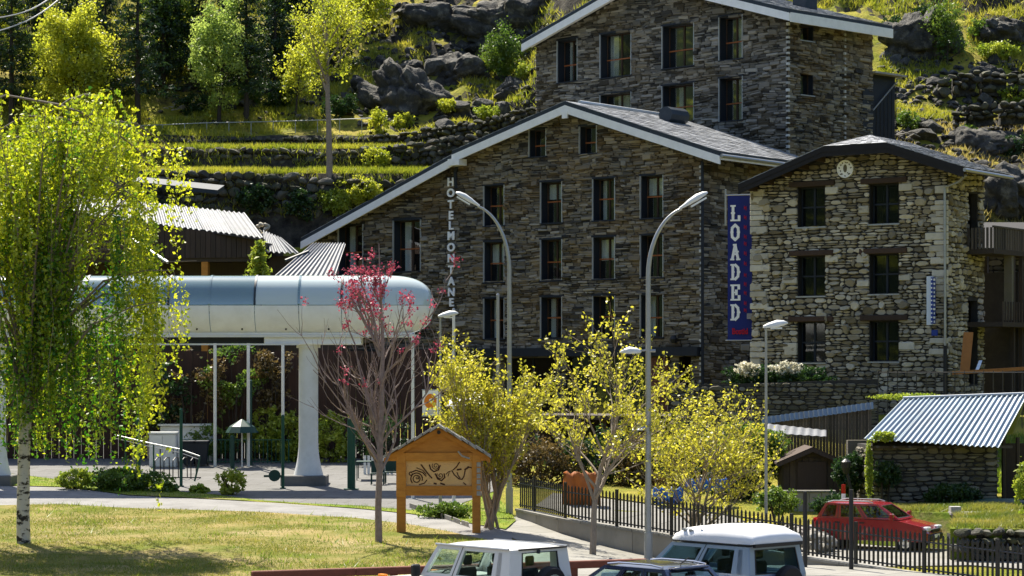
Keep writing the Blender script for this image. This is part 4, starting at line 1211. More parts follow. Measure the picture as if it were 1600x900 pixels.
# small hip at the front of the ridge
hip = 1.5
hipz = hA[1]
lH = (hA[0] + 1.5, hA[1] - slp * 1.5); rH = (hA[0] - 1.5, hA[1] - slp * 1.5)
def prs(mb, P, th, r=.5):
    P = [np.asarray(p) for p in P]; mb.prism(P, [p - np.array((0, 0, th)) for p in P], r)
ridge_f = HF.pt(hA[0], FO3 - hip, hA[1]); ridge_b = HF.pt(hA[0], -HD, hA[1])
prs(rf, [hq(eRr, FO3), hq(rH, FO3), ridge_f, ridge_b, hq(eRr, -HD)], 0.22)
prs(rf, [hq(hLl, FO3), hq(lH, FO3), ridge_f, ridge_b, hq(hLl, -HD)], 0.22)
prs(rf, [hq(lH, FO3), hq(rH, FO3), ridge_f], 0.22)
hr = rf.build('roof', 'soffit_dark', house)
slates(hr, 'slates', hq(eRr, FO3), hq(eRr, -HD), hq(rH, FO3), HF.pt(rH[0], -HD, rH[1]), 16, 30)
slates(hr, 'slates', HF.pt(rH[0], FO3, rH[1]), HF.pt(rH[0], -HD, rH[1]), ridge_f, ridge_b, 5, 26)
slates(hr, 'slates', hq(hLl, FO3), hq(hLl, -HD), hq(lH, FO3), HF.pt(lH[0], -HD, lH[1]), 16, 30)
slates(hr, 'slates', HF.pt(lH[0], FO3, lH[1]), HF.pt(lH[0], -HD, lH[1]), ridge_f, ridge_b, 5, 26)
slates(hr, 'slates', hq(lH, FO3), hq(rH, FO3), ridge_f + HF.ex * 0.05, ridge_f - HF.ex * 0.05, 6, 9)
for p, q in ((hLl, lH), (lH, rH), (rH, eRr)):
    f = MB(); P = [hq(p, FO3 - 0.02), hq(q, FO3 - 0.02), hq(q, FO3 - 0.1), hq(p, FO3 - 0.1)]; P = [x - np.array((0, 0, .2)) for x in P]
    f.prism(P, [x - np.array((0, 0, .22)) for x in P]); f.build('barge_board', 'soffit_dark', hr)
for k in range(5):      # rafters under the eaves
    t = (k + .5) / 5
    for p, q in ((hLl, lH), (eRr, rH)):
        u = p[0] * (1 - t) + q[0] * t; z = p[1] * (1 - t) + q[1] * t
        f = MB(); f.box(HF, u - 0.07, u + 0.07, 0.02, FO3 - 0.12, z - 0.42, z - 0.225); f.build('rafter', 'lintel_wood', hr)
# right wing of the roof, a little lower, and its gutter
f = MB(); f.tube([HF.pt(eRr[0] - 0.06, FO3, eRr[1] - 0.12), HF.pt(eRr[0] - 0.06, -HD, eRr[1] - 0.12)], 0.08, 8); f.build('gutter', 'galvanised', hr)
f = MB()
f.tube([HF.pt(eRr[0] + 0.1, 0.5, eRr[1] - 0.3), HF.pt(eRr[0] + 0.5, 0.3, eRr[1] - 0.55), HF.pt(hR + 0.02, 0.2, eRr[1] - 0.75), HF.pt(hR + 0.0, 0.2, HF.uv(1480, 540)[1])], 0.055, 8)
f.build('drain_pipe', 'galvanised', house)
f = MB(); f.tube([HF.pt(hR, 0.2, HF.uv(1480, 540)[1]), HF.pt(hR, 0.2, hb)], 0.08, 8); f.build('pipe_base', 'trim_black', house)
# round emblem
eu, ez = HF.uv(1321, 264, 0.12)
emb = MB()
def disc(mb, c, r0, r1, b0, b1, n=28):
    V = []; F = []
    for k in range(n):
        a = 2 * math.pi * k / n
        for r in (r0, r1):
            for b in (b0, b1):
                V.append(HF.pt(c[0] + math.cos(a) * r, b, c[1] + math.sin(a) * r))
    for k in range(n):
        i = k * 4; j = ((k + 1) % n) * 4
        F += [(i, j, j + 1, i + 1), (i + 2, i + 3, j + 3, j + 2), (i + 1, j + 1, j + 3, i + 3)]
    mb.add(V, F)
disc(emb, (eu, ez), 0.0, 0.38, 0.02, 0.15)
emblem = emb.build('emblem', 'letter_white', house)
e2 = MB(); disc(e2, (eu, ez), 0.335, 0.38, 0.14, 0.18); e2.build('rim', 'letter_white', emblem)
e3 = MB()
V = []; n = 14
ring = [(eu + 0.085 * math.cos(2 * math.pi * k / n), ez + 0.02 + 0.17 * math.sin(2 * math.pi * k / n)) for k in range(n)]
e3.prism([HF.pt(x, 0.14, y) for x, y in ring], [HF.pt(x, 0.162, y) for x, y in ring])
for (dx, dy, w_, h) in ((-.2, .17, .07, .05), (-.28, .05, .05, .07), (-.12, .25, .06, .05), (.1, .26, .07, .05), (.02, .27, .04, .06), (.2, .18, .05, .07), (.27, .04, .08, .05), (.2, -.22, .13, .06), (-.18, -.22, .13, .06), (0, -.3, .06, .05), (.12, -.17, .05, .05), (-.22, -.08, .05, .06)):
    a = rr_.uniform(-.6, .6); cs = [(-w_, -h), (w_, -h * .4), (w_ * .7, h), (-w_ * .6, h * .7)]
    ring = [(eu - dx + (x * math.cos(a) - y * math.sin(a)) * .62, ez + dy + (x * math.sin(a) + y * math.cos(a)) * .62) for x, y in cs]
    e3.prism([HF.pt(x, 0.14, y) for x, y in ring], [HF.pt(x, 0.16, y) for x, y in ring])
e3.build('carving', 'barn_stone', emblem)
# balcony on the side
bu0, bz = HS.uv(1508, 388)
bal = MB(); bl = 4.6
bal.box(HS, bu0, bu0 + bl, 0.02, 1.3, bz - 0.25, bz - 0.05); balc = bal.build('balcony', 'dark_wood', house)
for k in range(26):
    f = MB(); u = bu0 + 0.04 + k * (bl - .1) / 25
    f.box(HS, u, u + 0.10, 1.25, 1.29, bz - 0.05, bz + 0.85, rnd=rr_.random()); f.build('baluster', 'old_plank', balc)
for k in range(7):
    f = MB(); f.box(HS, bu0 - .02, bu0 + 0.02, 0.1 + k * .17, 0.2 + k * .17, bz - 0.05, bz + 0.85, rnd=rr_.random()); f.build('baluster', 'old_plank', balc)
f = MB(); f.box(HS, bu0 - 0.03, bu0 + bl, 1.22, 1.32, bz + 0.85, bz + 0.92); f.build('rail', 'old_plank', balc)
bz2 = HS.uv(1520, 500)[1]
f = MB(); f.box(HS, bu0 + .2, bu0 + 6, 0.02, 1.6, bz2 - 0.3, bz2 - 0.1); b2 = f.build('lower_balcony', 'dark_wood', house)
for k in range(20):
    f = MB(); u = bu0 + 0.3 + k * 0.29
    f.box(HS, u, u + 0.09, 1.52, 1.56, bz2 - 0.1, bz2 + 0.75, rnd=rr_.random()); f.build('baluster', 'dark_wood', b2)
# dark annexe and posts under the balcony
f = MB(); f.box(HS, bu0 + 3.5, bu0 + 12, -3, 0.9, hb, bz - 0.9); f.build('annexe', 'dark_mortar', house)
for u in (bu0 + 2.3, bu0 + 3.2):
    f = MB(); f.box(HS, u, u + 0.16, 1.05, 1.21, hb, bz - 0.25); f.build('post', 'dark_wood', house)
f = MB(); f.box(HS, bu0 + 2.1, bu0 + 2.35, 0.85, 1.2, bz2, bz - 0.25); f.build('pier', 'barn_stone', house)
# projecting blade sign near the right corner
su, sz1 = HF.uv(1462, 432); sz0 = HF.uv(1462, 508)[1]
sign = thing('blade_sign', 'narrow white and blue vertical sign projecting from the stone house', 'sign', HF.pt(su, 0.3, sz0))
f = MB(); f.box(HF, su - 0.03, su + 0.21, 0.28, 0.44, sz0, sz1); f.build('light_box', 'sign_pale', sign)
f = MB(); f.box(HF, su - 0.10, su - 0.03, 0.22, 0.54, sz0 + 0.05, sz1 - 0.05); fo = f.build('blue_face', 'sign_blue', sign)
f = MB()
for k in range(11):
    z = sz0 + 0.14 + k * (sz1 - sz0 - 0.28) / 10; w_ = rr_.uniform(.05, .11)
    f.box(HF, su - 0.106, su - 0.101, 0.36 - w_, 0.36 + w_, z - 0.05, z + 0.04)
    f.box(HF, su - 0.096, su - 0.035, 0.542, 0.546, z - 0.03, z + 0.03)
f.build('lettering', 'letter_white', sign)
for z in (sz0 + 0.3, sz1 - 0.3):
    f = MB(); f.tube([HF.pt(su + .05, 0.05, z), HF.pt(su + .05, 0.3, z)], 0.025, 6); f.build('bracket', 'galvanised', sign)
f = MB(); u, z = HF.uv(1463, 520); f.box(HF, u - .12, u + .16, 0.1, 0.13, z - .12, z + .12); tag(f.build('house_plaque', 'sign_blue'), 'small blue plaque below the blade sign on the stone house', 'plaque')

# ------------------------------------------------------------------ LOADED banner between the hotel and the house
BF = facade(1156, 101.6, 18)
bu1, bzt = BF.uv(1137, 306); bu0_, _ = BF.uv(1175, 300); bzb = BF.uv(1156, 531)[1]
ban = thing('vertical_banner', 'tall dark blue banner lettered LOADED hanging beside the stone house', 'banner', BF.pt((bu0_ + bu1) / 2, 0, bzb))
f = MB(); nb_ = 24
for k in range(nb_):
    z0 = bzb + (bzt - bzb) * k / nb_; z1 = bzb + (bzt - bzb) * (k + 1) / nb_
    w0, w1 = 0.02 * math.sin(k * .8), 0.02 * math.sin((k + 1) * .8)
    f.prism([BF.pt(bu0_, w0, z0), BF.pt(bu1, w0 * .5, z0), BF.pt(bu1, w1 * .5, z1), BF.pt(bu0_, w1, z1)], [BF.pt(bu0_, w0 - .015, z0), BF.pt(bu1, w0 * .5 - .015, z0), BF.pt(bu1, w1 * .5 - .015, z1), BF.pt(bu0_, w1 - .015, z1)])
f.build('cloth', 'banner_blue', ban)
for z, px in ((bzt + 0.03, 0), (bzb - 0.02, 0)):
    f = MB(); f.tube([BF.pt(bu1 + 0.1, -.01, z), BF.pt(bu0_ - 0.35, -.01, z)], 0.03, 6); f.build('rod', 'galvanised', ban)
f = MB(); f.tube([BF.pt(bu1 + 0.1, -.03, bzt + .3), BF.pt(bu1 + 0.1, -.03, bzt - 1.3)], 0.045, 6); f.build('bracket', 'galvanised', ban)
f = MB(); u, z = BF.uv(1172, 494); f.box(BF, u - .14, u + .12, 0.03, 0.12, z - .12, z + .12); f.build('clip', 'weathered_board', ban)
# slab serif letters drawn as strokes: (x, y) in a 1 x 1.35 box
GL = {
    'L': [[(.28, .06), (.28, 1.29)], [(.06, 1.29), (.5, 1.29)], [(.06, .06), (.9, .06)], [(.9, .06), (.9, .42)], [(.12, .68), (.44, .68)]],
    'O': [[(.5, .04), (.2, .28), (.16, .68), (.2, 1.05), (.5, 1.3), (.8, 1.05), (.84, .68), (.8, .28), (.5, .04)], [(.06, .68), (.28, .68)], [(.72, .68), (.94, .68)]],
    'A': [[(.2, .06), (.5, 1.3), (.8, .06)], [(.3, .5), (.7, .5)], [(.04, .06), (.36, .06)], [(.64, .06), (.98, .06)], [(.32, 1.3), (.6, 1.3)], [(.6, .72), (.82, .72)]],
    'D': [[(.26, .06), (.26, 1.29)], [(.06, 1.29), (.5, 1.29), (.78, 1.05), (.84, .68), (.78, .3), (.5, .06), (.06, .06)], [(.72, .68), (.98, .68)], [(.26, .68), (.4, .68)]],
    'E': [[(.26, .06), (.26, 1.29)], [(.06, 1.29), (.86, 1.29)], [(.86, 1.29), (.86, 1.0)], [(.06, .06), (.9, .06)], [(.9, .06), (.9, .38)], [(.26, .68), (.62, .68)], [(.62, .52), (.62, .86)]],
}
def stroke_glyph(root, fr, glyph, uc, zc, w_, h, th, b, material, name='letter'):
    mb = MB()
    for st in GL[glyph]:
        vert_ = len(st) == 2 and abs(st[0][0] - st[1][0]) < 0.02
        for p, q in zip(st[:-1], st[1:]):
            x0, y0 = uc - (p[0] - .5) * w_, zc + (p[1] - .68) * h / 1.35
            x1, y1 = uc - (q[0] - .5) * w_, zc + (q[1] - .68) * h / 1.35
            d = np.array((x1 - x0, y1 - y0)); L = np.linalg.norm(d) + 1e-9; d /= L; n_ = np.array((-d[1], d[0]))
            t = th * (1.0 if abs(d[1]) > 0.6 else 0.62)
            c = [np.array((x0, y0)) - d * t * .3 + n_ * t / 2, np.array((x1, y1)) + d * t * .3 + n_ * t / 2, np.array((x1, y1)) + d * t * .3 - n_ * t / 2, np.array((x0, y0)) - d * t * .3 - n_ * t / 2]
            e_ = 0.0004 * (len(mb.v) // 8)
            mb.prism([fr.pt(a, b, z) for a, z in c], [fr.pt(a, b + 0.012 + e_, z) for a, z in c])
    return mb.build(name, material, root)
for ch, y in zip('LOADED', (333, 363, 394, 425, 457, 488)):
    u, z = BF.uv(1149, y)
    stroke_glyph(ban, BF, ch, u, z, 0.44, 0.70, 0.12, 0.032, 'letter_white')
f = MB()      # the small red column of letters, too small to read
for y in (325, 340, 355, 370, 381, 396, 412, 430, 444, 458, 474, 485):
    u, z = BF.uv(1164.5, y)
    f.box(BF, u - .055, u - .025, 0.03, 0.04, z - .1, z + .08); f.box(BF, u + .02, u + .05, 0.03, 0.041, z - .06, z + .1); f.box(BF, u - .05, u + .05, 0.03, 0.042, z - .01, z + .03)
f.build('small_lettering', 'banner_red', ban)
u, z = BF.uv(1156.5, 518)
letter(ban, 'Bostid', BF.pt(u, 0.05, z), -BF.ex, BF.ey, 0.36, 'banner_red', 0.008, 0.012, font_sx=0.78)

# ------------------------------------------------------------------ stone barn with the corrugated roof
rb = np.random.default_rng(61)
AF = facade(1558, 78.5, -3)
aR_, _ = AF.uv(1558, 700); aL_, _ = AF.uv(1364, 700)
azt = AF.uv(1460, 694)[1]
barn = thing('stone_barn', 'low stone barn with a pale corrugated metal roof behind the red car', 'barn', AF.pt((aR_ + aL_) / 2, -2, -.2))
stone_wall(barn, AF, [(aR_, azt), (aL_, azt + .02)], -0.2, [], rows=(0.10, 0.24), lens=(0.22, 0.6), material='barn_stone', rng=rb, proud=(.02, .09), rounded=True, n_ind=260, wave=.08, gap=.008, back=.35)
AS = Frame(AF.pt(aR_, 0, 0), -AF.ey, -AF.ex)
stone_wall(barn, AS, [(0.02, azt), (2.4, azt + 1.2), (4.6, azt)], -0.2, [(0.5, 1.9, -0.1, 1.9)], rows=(0.12, 0.26), lens=(0.25, 0.6), material='barn_stone', rng=rb, rounded=True, n_ind=0, wall_name='side_wall', back=.35)
mbx = MB(); mbx.box(AF, aR_ + .36, aL_, -4.6, -4.3, -.2, azt); mbx.build('rear_wall', 'barn_stone', barn)
stone_wall(barn, Frame(AF.pt(aL_, 0, 0), -AF.ey, AF.ex), [(0.02, azt - .05), (2.6, azt - .05)], -0.2, [], rows=(0.12, 0.26), lens=(0.25, 0.6), material='barn_stone', rng=rb, rounded=True, n_ind=0, wall_name='side_wall', back=.35)
mbx = MB(); mbx.box(AF, aR_ + .37, aR_ + 0.5, -2.6, -.5, -.2, 2.0); mbx.build('dark_room', 'room_dark', barn)
e0 = W(1349, 686, 77.9); e1 = W(1561, 699, 77.6); r0 = W(1411, 623, 81.6); r1 = W(1606, 616, 81.3)
f = MB(); tri = [e0 + np.array((.35, .3, -.05)), r0 + np.array((.3, 0, -.1)), np.array((r0[0] + .3, r0[1], azt - .2)), np.array((e0[0] + .35, e0[1] + .3, azt - .2))]; f.prism(tri, [p + np.array((.06, .02, 0)) for p in tri]); f.build('gable_board', 'dark_wood', barn)
nS = 8
first = None
for k in range(nS):
    s0, s1 = k / nS, (k + 1) / nS
    A = e0 * (1 - s0) + e1 * s0; B = e0 * (1 - s1) + e1 * s1; Cc = r0 * (1 - s0) + r1 * s0; D = r0 * (1 - s1) + r1 * s1
    lift = np.array((0, 0, 0.012 * (k % 2)))
    f = MB(); corrugated(f, A + lift, B + lift, Cc + lift, D + lift, 0.188, 0.030, rnd=rb.random(), seg=8); o = f.build('roof_sheet', 'corrugated', barn); smooth_angle(o, 60)
f = MB(); back0, back1 = r0 + np.array((0.3, 3.6, -1.5)), r1 + np.array((0.3, 3.6, -1.5)); corrugated(f, r0, r1, back0, back1, 0.188, .03, rnd=.4); smooth_angle(f.build('roof_sheet', 'corrugated', barn), 60)
f = MB(); f.tube([r0 + np.array((0, 0, .03)), r1 + np.array((0, 0, .03))], .05, 8); f.build('ridge_cap', 'metal_trim', barn)
f = MB(); f.box(AF, aR_ - .5, aL_ + .1, 0.05, .12, azt - .14, azt - 0.05); f.build('eave_beam', 'old_plank', barn)
for k in range(9):
    u = aR_ + (aL_ - aR_) * k / 8.2
    f = MB(); f.box(AF, u - .04, u + .04, .12, .55, azt - .12, azt - .04); f.build('rafter_end', 'old_plank', barn)
for (px, z1) in ((1568, azt + .3), (1590, azt + .2)):
    p = W(px, 700, 79.5); f = MB(); f.tube([(p[0], p[1], -.3), (p[0], p[1], z1)], .07, 6); f.build('post', 'dark_wood', barn)
f = MB(); a = W(1572, 700, 82.5); f.box(WF, a[0], a[0] + 3.5, a[1], a[1] + .2, -.3, 2.6); f.build('lean_to_wall', 'dark_wood', barn)

# ------------------------------------------------------------------ plank wall with corrugated capping, lean-to sheet, wooden hut
pw0, pw1 = W(1190, 640, 88.5), W(1362, 640, 86.5)
plank = thing('plank_wall', 'dark weathered plank wall with a corrugated metal capping strip', 'fence', ((pw0[0] + pw1[0]) / 2, 87.5, 0.8))
n = 34
for k in range(n):
    t0, t1 = k / n, (k + 1) / n
    p = pw0 * (1 - t0) + pw1 * t0; q = pw0 * (1 - t1) + pw1 * t1
    zt = W(0, 657 - 23 * (k + .5) / n, p[1])[2] - 0.12
    f = MB(); dy = rb.uniform(-.02, .02)
    f.prism([(p[0] + .006, p[1] + dy, .3), (q[0] - .006, q[1] + dy, .3), (q[0] - .006, q[1] + .035 + dy, .3), (p[0] + .006, p[1] + .035 + dy, .3)], [(p[0] + .006, p[1] + dy, zt), (q[0] - .006, q[1] + dy, zt), (q[0] - .006, q[1] + .035 + dy, zt), (p[0] + .006, p[1] + .035 + dy, zt)], rb.random())
    f.build('plank', 'old_plank', plank)
c0, c1 = W(1190, 657, 88.3), W(1364, 633, 86.3)
f = MB(); corrugated(f, c0 + np.array((0, -.12, -.14)), c1 + np.array((0, -.12, -.14)), c0 + np.array((0, -.02, .12)), c1 + np.array((0, -.02, .12)), .19, .03); smooth_angle(f.build('capping', 'corrugated', plank), 60)
f = MB(); p = W(1196, 676, 84.5); q = W(1291, 682, 84); corrugated(f, p, q, W(1200, 662, 87), W(1291, 672, 87), .3, .012)
tag(f.build('lean_to_sheet', 'shed_sheet'), 'crooked pale metal sheet roof against the plank wall', 'roof sheet')
hut = thing('wooden_hut', 'small dark wooden hut with gabled roof below the plank wall', 'hut', W(1268, 775, 82))
HUF = facade(1268, 82, 0)
hb0, hb1 = HUF.uv(1312, 770)[0], HUF.uv(1224, 770)[0]; hz0, hz1, hza = HUF.uv(1268, 785)[1], HUF.uv(1268, 716)[1], HUF.uv(1268, 702)[1]
f = MB(); f.box(HUF, hb0, hb1, -1.8, -.02, hz0, hz1); f.build('body', 'dark_wood', hut)
for k in range(9):
    a = hb0 + (hb1 - hb0) * k / 9; b = hb0 + (hb1 - hb0) * (k + 1) / 9
    f = MB(); f.box(HUF, a + .008, b - .008, -.02, .02 + .01 * (k % 2), hz0, hz1, rnd=rb.random()); f.build('plank', 'dark_wood', hut)
f = MB(); mu = (hb0 + hb1) / 2; f.box(HUF, mu - .5, mu + .5, .04, .07, hz0, hz1 - .12); d_ = f.build('door', 'brown_plank', hut)
f = MB(); f.prism([HUF.pt(hb0, -.05, hz1), HUF.pt(hb1, -.05, hz1), HUF.pt(mu, -.05, hza)], [HUF.pt(hb0, 0.0, hz1), HUF.pt(hb1, 0.0, hz1), HUF.pt(mu, 0.0, hza)]); f.build('gable', 'dark_wood', hut)
for s_ in (hb0 - .28, hb1 + .28):
    ze = HUF.uv(1268, 722)[1]
    f = MB(); f.slab([HUF.pt(mu, .35, hza + .1), HUF.pt(s_, .35, ze), HUF.pt(s_, -2, ze), HUF.pt(mu, -2, hza + .1)], .07); f.build('roof', 'lintel_wood', hut)
    f = MB(); P = [HUF.pt(mu, .37, hza + .06), HUF.pt(s_, .37, ze - .04), HUF.pt(s_, .33, ze - .04), HUF.pt(mu, .33, hza + .06)]; f.prism(P, [p - np.array((0, 0, .14)) for p in P]); f.build('barge_board', 'brown_plank', hut)
cw0, cw1 = W(1224, 768, 79.5), W(1304, 768, 79.2)
cw = thing('concrete_wall', 'low bare concrete block wall in front of the wooden hut', 'wall', ((cw0[0] + cw1[0]) / 2, 79.4, 0.2))
for k in range(4):
    for j in range(2):
        f = MB(); a = cw0[0] + (cw1[0] - cw0[0]) * k / 4; b = cw0[0] + (cw1[0] - cw0[0]) * (k + 1) / 4; zt = cw0[2] - .42 * (1 - j); zb = zt - .42
        f.box(WF, a + .005, b - .005, 79.25, 79.45, zb + .005, zt - .005, rnd=rb.random(), bev=.012); f.build('block', 'concrete', cw)
f = MB(); f.box(WF, cw0[0] - .05, cw1[0] + .05, 79.2, 79.5, cw0[2], cw0[2] + .05); f.build('coping', 'concrete', cw)
# retaining wall under the hedge and the house
rt = thing('retaining_wall', 'shaded rubble retaining wall below the hedge of the stone house', 'wall', W(1200, 650, 92.5))
RTF = facade(1250, 92.6, 12)
a0, a1 = RTF.uv(1372, 640)[0], RTF.uv(1048, 640)[0]
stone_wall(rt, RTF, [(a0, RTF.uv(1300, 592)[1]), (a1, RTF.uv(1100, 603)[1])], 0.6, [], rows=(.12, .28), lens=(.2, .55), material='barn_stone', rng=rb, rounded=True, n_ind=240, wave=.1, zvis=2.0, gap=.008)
# brown plank and sheet leaning beside the house
for (x0, x1, y0, y1, mtl, lab, nm) in ((1500, 1521, 519, 581, 'plywood', 'orange brown board leaning beside the corner of the stone house', 'leaning_board'), (1524, 1535, 563, 579, 'sign_pale', 'small pale panel standing next to the leaning board', 'pale_panel')):
    A = W(x0, y1, 93.5); B = W(x1 - 6, y1, 93.5); Cc = W(x1, y0, 93.9); D = W(x0 + 6, y0, 93.9)
    f = MB(); f.prism([A, B, Cc, D], [p + np.array((0, .05, 0)) for p in (A, B, Cc, D)]); tag(f.build(nm, mtl), lab, 'board')
# metal fence on the grass bank above the barn
bk = thing('bank_railing', 'thin dark railing along the grass bank above the barn roof', 'railing', W(1480, 616, 89))
for k in range(16):
    p = W(1372 + k * 15, 620, 89 - k * .1); f = MB(); f.tube([(p[0], p[1], p[2] - 1.2), (p[0], p[1], p[2] + 1.0)], .02, 5); f.build('post', 'black_iron', bk)
f = MB(); f.tube([W(1370, 582, 89), W(1600, 582, 87.4)], .02, 5); f.build('rail', 'black_iron', bk)
f = MB(); a = W(1490, 580, 92.8); b = W(1620, 572, 91); f.prism([a, b, b + np.array((0, .3, 0)), a + np.array((0, .3, 0))], [p - np.array((0, 0, .14)) for p in (a, b, b + np.array((0, .3, 0)), a + np.array((0, .3, 0)))]); tag(f.build('timber_edging', 'plywood'), 'long brown timber edging above the grass bank', 'timber')
# dark stone outbuilding beyond the balcony
p = W(1545, 560, 101); zo = W(0, 392, 101)[2]
ob = thing('outbuilding', 'dark stone outbuilding in shade behind the balcony', 'building', (p[0] + 3, 103, 3))
OBF = Frame((p[0] + 7, 101, 0), (-1, 0), (0, -1))
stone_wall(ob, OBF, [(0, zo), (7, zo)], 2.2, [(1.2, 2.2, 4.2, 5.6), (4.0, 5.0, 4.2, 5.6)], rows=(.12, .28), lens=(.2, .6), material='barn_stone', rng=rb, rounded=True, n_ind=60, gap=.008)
for u0 in (1.2, 4.0): window(ob, OBF, u0, u0 + 1.0, 4.2, 5.6, .2, wood='lintel_wood', trim=False, glass='window_glass_dim')
f = MB(); f.box(OBF, 0, 7, -5, -1.6, 2.2, zo); f.build('core', 'barn_stone', ob)
f = MB(); f.slab([(p[0] - .5, 100.4, zo + .1), (p[0] + 7.5, 100.4, zo + .1), (p[0] + 7.5, 106.5, zo + 1.6), (p[0] - .5, 106.5, zo + 1.6)], .18); f.build('roof', 'soffit_dark', ob)
# ------------------------------------------------------------------ dark timber chalet at the left, and the slated roofs round it
rc = np.random.default_rng(71)
CF = Frame((W(410, 400, 117)[0], 117, 0), (-0.985, 0.17), (-0.17, -0.985))
c1_, _ = CF.uv(205, 400)
zct = CF.uv(300, 352)[1]
chalet = thing('timber_chalet', 'dark brown vertical plank building with a ribbed metal roof', 'chalet', CF.pt(c1_ / 2, -3, 2))
cl = c1_ + 5
zp0 = CF.uv(300, 403)[1]
f = MB(); f.box(CF, 0, cl, -4, -.05, zp0 - .2, CF.uv(410, 378)[1]); f.build('upper_storey', 'dark_wood', chalet)
n = 44
for k in range(n):
    a = cl * k / n; b = cl * (k + 1) / n
    ztp = CF.uv(410, 372)[1] + (CF.uv(215, 346)[1] - CF.uv(410, 372)[1]) * (a / c1_)
    f = MB(); f.box(CF, a + .008, b - .012, -.05, .03 + .02 * (k % 2), zp0, ztp, rnd=rc.random()); f.build('plank', 'brown_plank', chalet)
f = MB(); f.box(CF, 0.4, cl, -6, -1.6, 1.5, zp0 - .2); f.build('lower_wall', 'dark_wood', chalet)
pu, _ = CF.uv(319, 420)
f = MB(); f.box(CF, pu - .17, pu + .17, -.4, -.06, 2, zp0 - .2); f.build('post', 'orange_wood', chalet)
for k in range(6):
    a = 1.0 + k * 2.0
    f = MB(); f.box(CF, a, a + 1.2, -1.62, -1.58, 3.2, 5.4); w_ = f.build('window', 'window_glass', chalet)
    f = MB(); f.box(CF, a - .08, a, -1.6, -1.52, 3.1, 5.5); f.box(CF, a + 1.2, a + 1.28, -1.6, -1.52, 3.1, 5.5); f.box(CF, a, a + 1.2, -1.6, -1.525, 5.4, 5.5); f.build('frame', 'lintel_wood', w_)
e_r = W(413, 372, 116.3); e_l = W(215, 346, 119.2); r_r = W(383, 333, 121.0); r_l = W(222, 318, 123.3)
ext = (e_l - e_r) / np.linalg.norm(e_l - e_r)
e_l2, r_l2 = e_l + ext * 5, r_l + ext * 5
nS = 7
for k in range(nS):
    s0, s1 = k / nS, (k + 1) / nS
    up_ = np.array((0, 0, .006 * (k % 2)))
    f = MB(); corrugated(f, e_r * (1 - s0) + e_l2 * s0 + up_, e_r * (1 - s1) + e_l2 * s1 + up_, r_r * (1 - s0) + r_l2 * s0 + up_, r_r * (1 - s1) + r_l2 * s1 + up_, .33, .04, rnd=rc.random(), seg=8)
    smooth_angle(f.build('roof_sheet', 'shed_sheet', chalet), 60)
f = MB(); f.tube([e_r - np.array((0, 0, .1)), e_l2 - np.array((0, 0, .1))], .06, 6); f.build('eave_beam', 'soffit_dark', chalet)
# lower wing roof to its right
g0, g1, g2, g3 = W(413, 393, 117.5), W(470, 396, 116.5), W(411, 360, 121), W(440, 372, 120.5)
f = MB(); corrugated(f, g0, g1, g2, g3, .33, .045, rnd=.6, seg=8); smooth_angle(f.build('wing_roof_sheet', 'shed_sheet', chalet), 60)
f = MB(); p = W(412, 400, 118.2); f.box(WF, p[0], p[0] + 1.6, 118.2, 121, 5, p[2]); f.build('wing_wall', 'dark_wood', chalet)
f = MB(); p = W(408, 352, 121.6)
for k in range(12):
    V_, F_ = rock_at(k, p + np.array((rc.uniform(-.3, .35), rc.uniform(-.2, .2), rc.uniform(-.7, .2))), rc.uniform(.16, .28), rc); f.add(V_, F_, rc.random())
f.build('chimney', 'quoin_stone', chalet, kind='stuff')
# slated roof just left of the hotel
lodge = thing('ribbed_roof_lodge', 'low building with a steep pale ribbed roof against the hotel', 'building', W(460, 430, 112))
h0, h1, h2, h3 = W(418, 440, 111), W(520, 440, 110.6), W(489, 380, 115.2), W(540, 380, 115)
f = MB(); corrugated(f, h0, h1, h2, h3, .27, .04, seg=8); smooth_angle(f.build('roof_sheet', 'shed_sheet', lodge), 60)
f = MB(); h4, h5 = W(452, 409, 113.3), W(482, 396, 114.1); f.tube([h4 + np.array((-.2, 0, .05)), h5 + np.array((0, 0, .1))], .08, 6); f.build('flashing', 'dark_edge', lodge)
f = MB(); p = W(430, 445, 112.5); f.box(WF, p[0], p[0] + 3, 112.5, 116, 2, p[2]); f.build('wall', 'dark_wood', lodge)
# pale roof glimpsed behind the birch, and the long low eave on the left
lf = thing('far_left_house', 'house with pale roof half hidden behind the birch', 'house', W(20, 400, 122))
f = MB(); a0_, a1_, a2_, a3_ = W(-60, 352, 119), W(60, 338, 120), W(-60, 322, 124), W(40, 314, 124); corrugated(f, a0_, a1_, a2_, a3_, .33, .04); f.build('roof_sheet', 'shed_sheet', lf)
f = MB(); f.box(WF, W(-60, 0, 120)[0], W(50, 0, 120)[0], 120.2, 124, 4, W(0, 348, 120)[2]); f.build('wall', 'brown_plank', lf)
f = MB(); q0, q1 = W(205, 283, 128), W(340, 297, 127); f.slab([q0, q1, q1 + np.array((0, 3, .5)), q0 + np.array((0, 3, .5))], .22); rl = tag(f.build('low_shed_roof', 'dark_edge'), 'long dark flat shed roof below the terraces', 'roof')
# thin eave of a porch roof left of the chalet
f = MB(); q0, q1 = W(200, 370, 113), W(262, 410, 110); f.tube([q0, q1], .07, 6); tag(f.build('porch_beam', 'metal_trim'), 'pale sloping porch edge beside the birch foliage', 'beam')

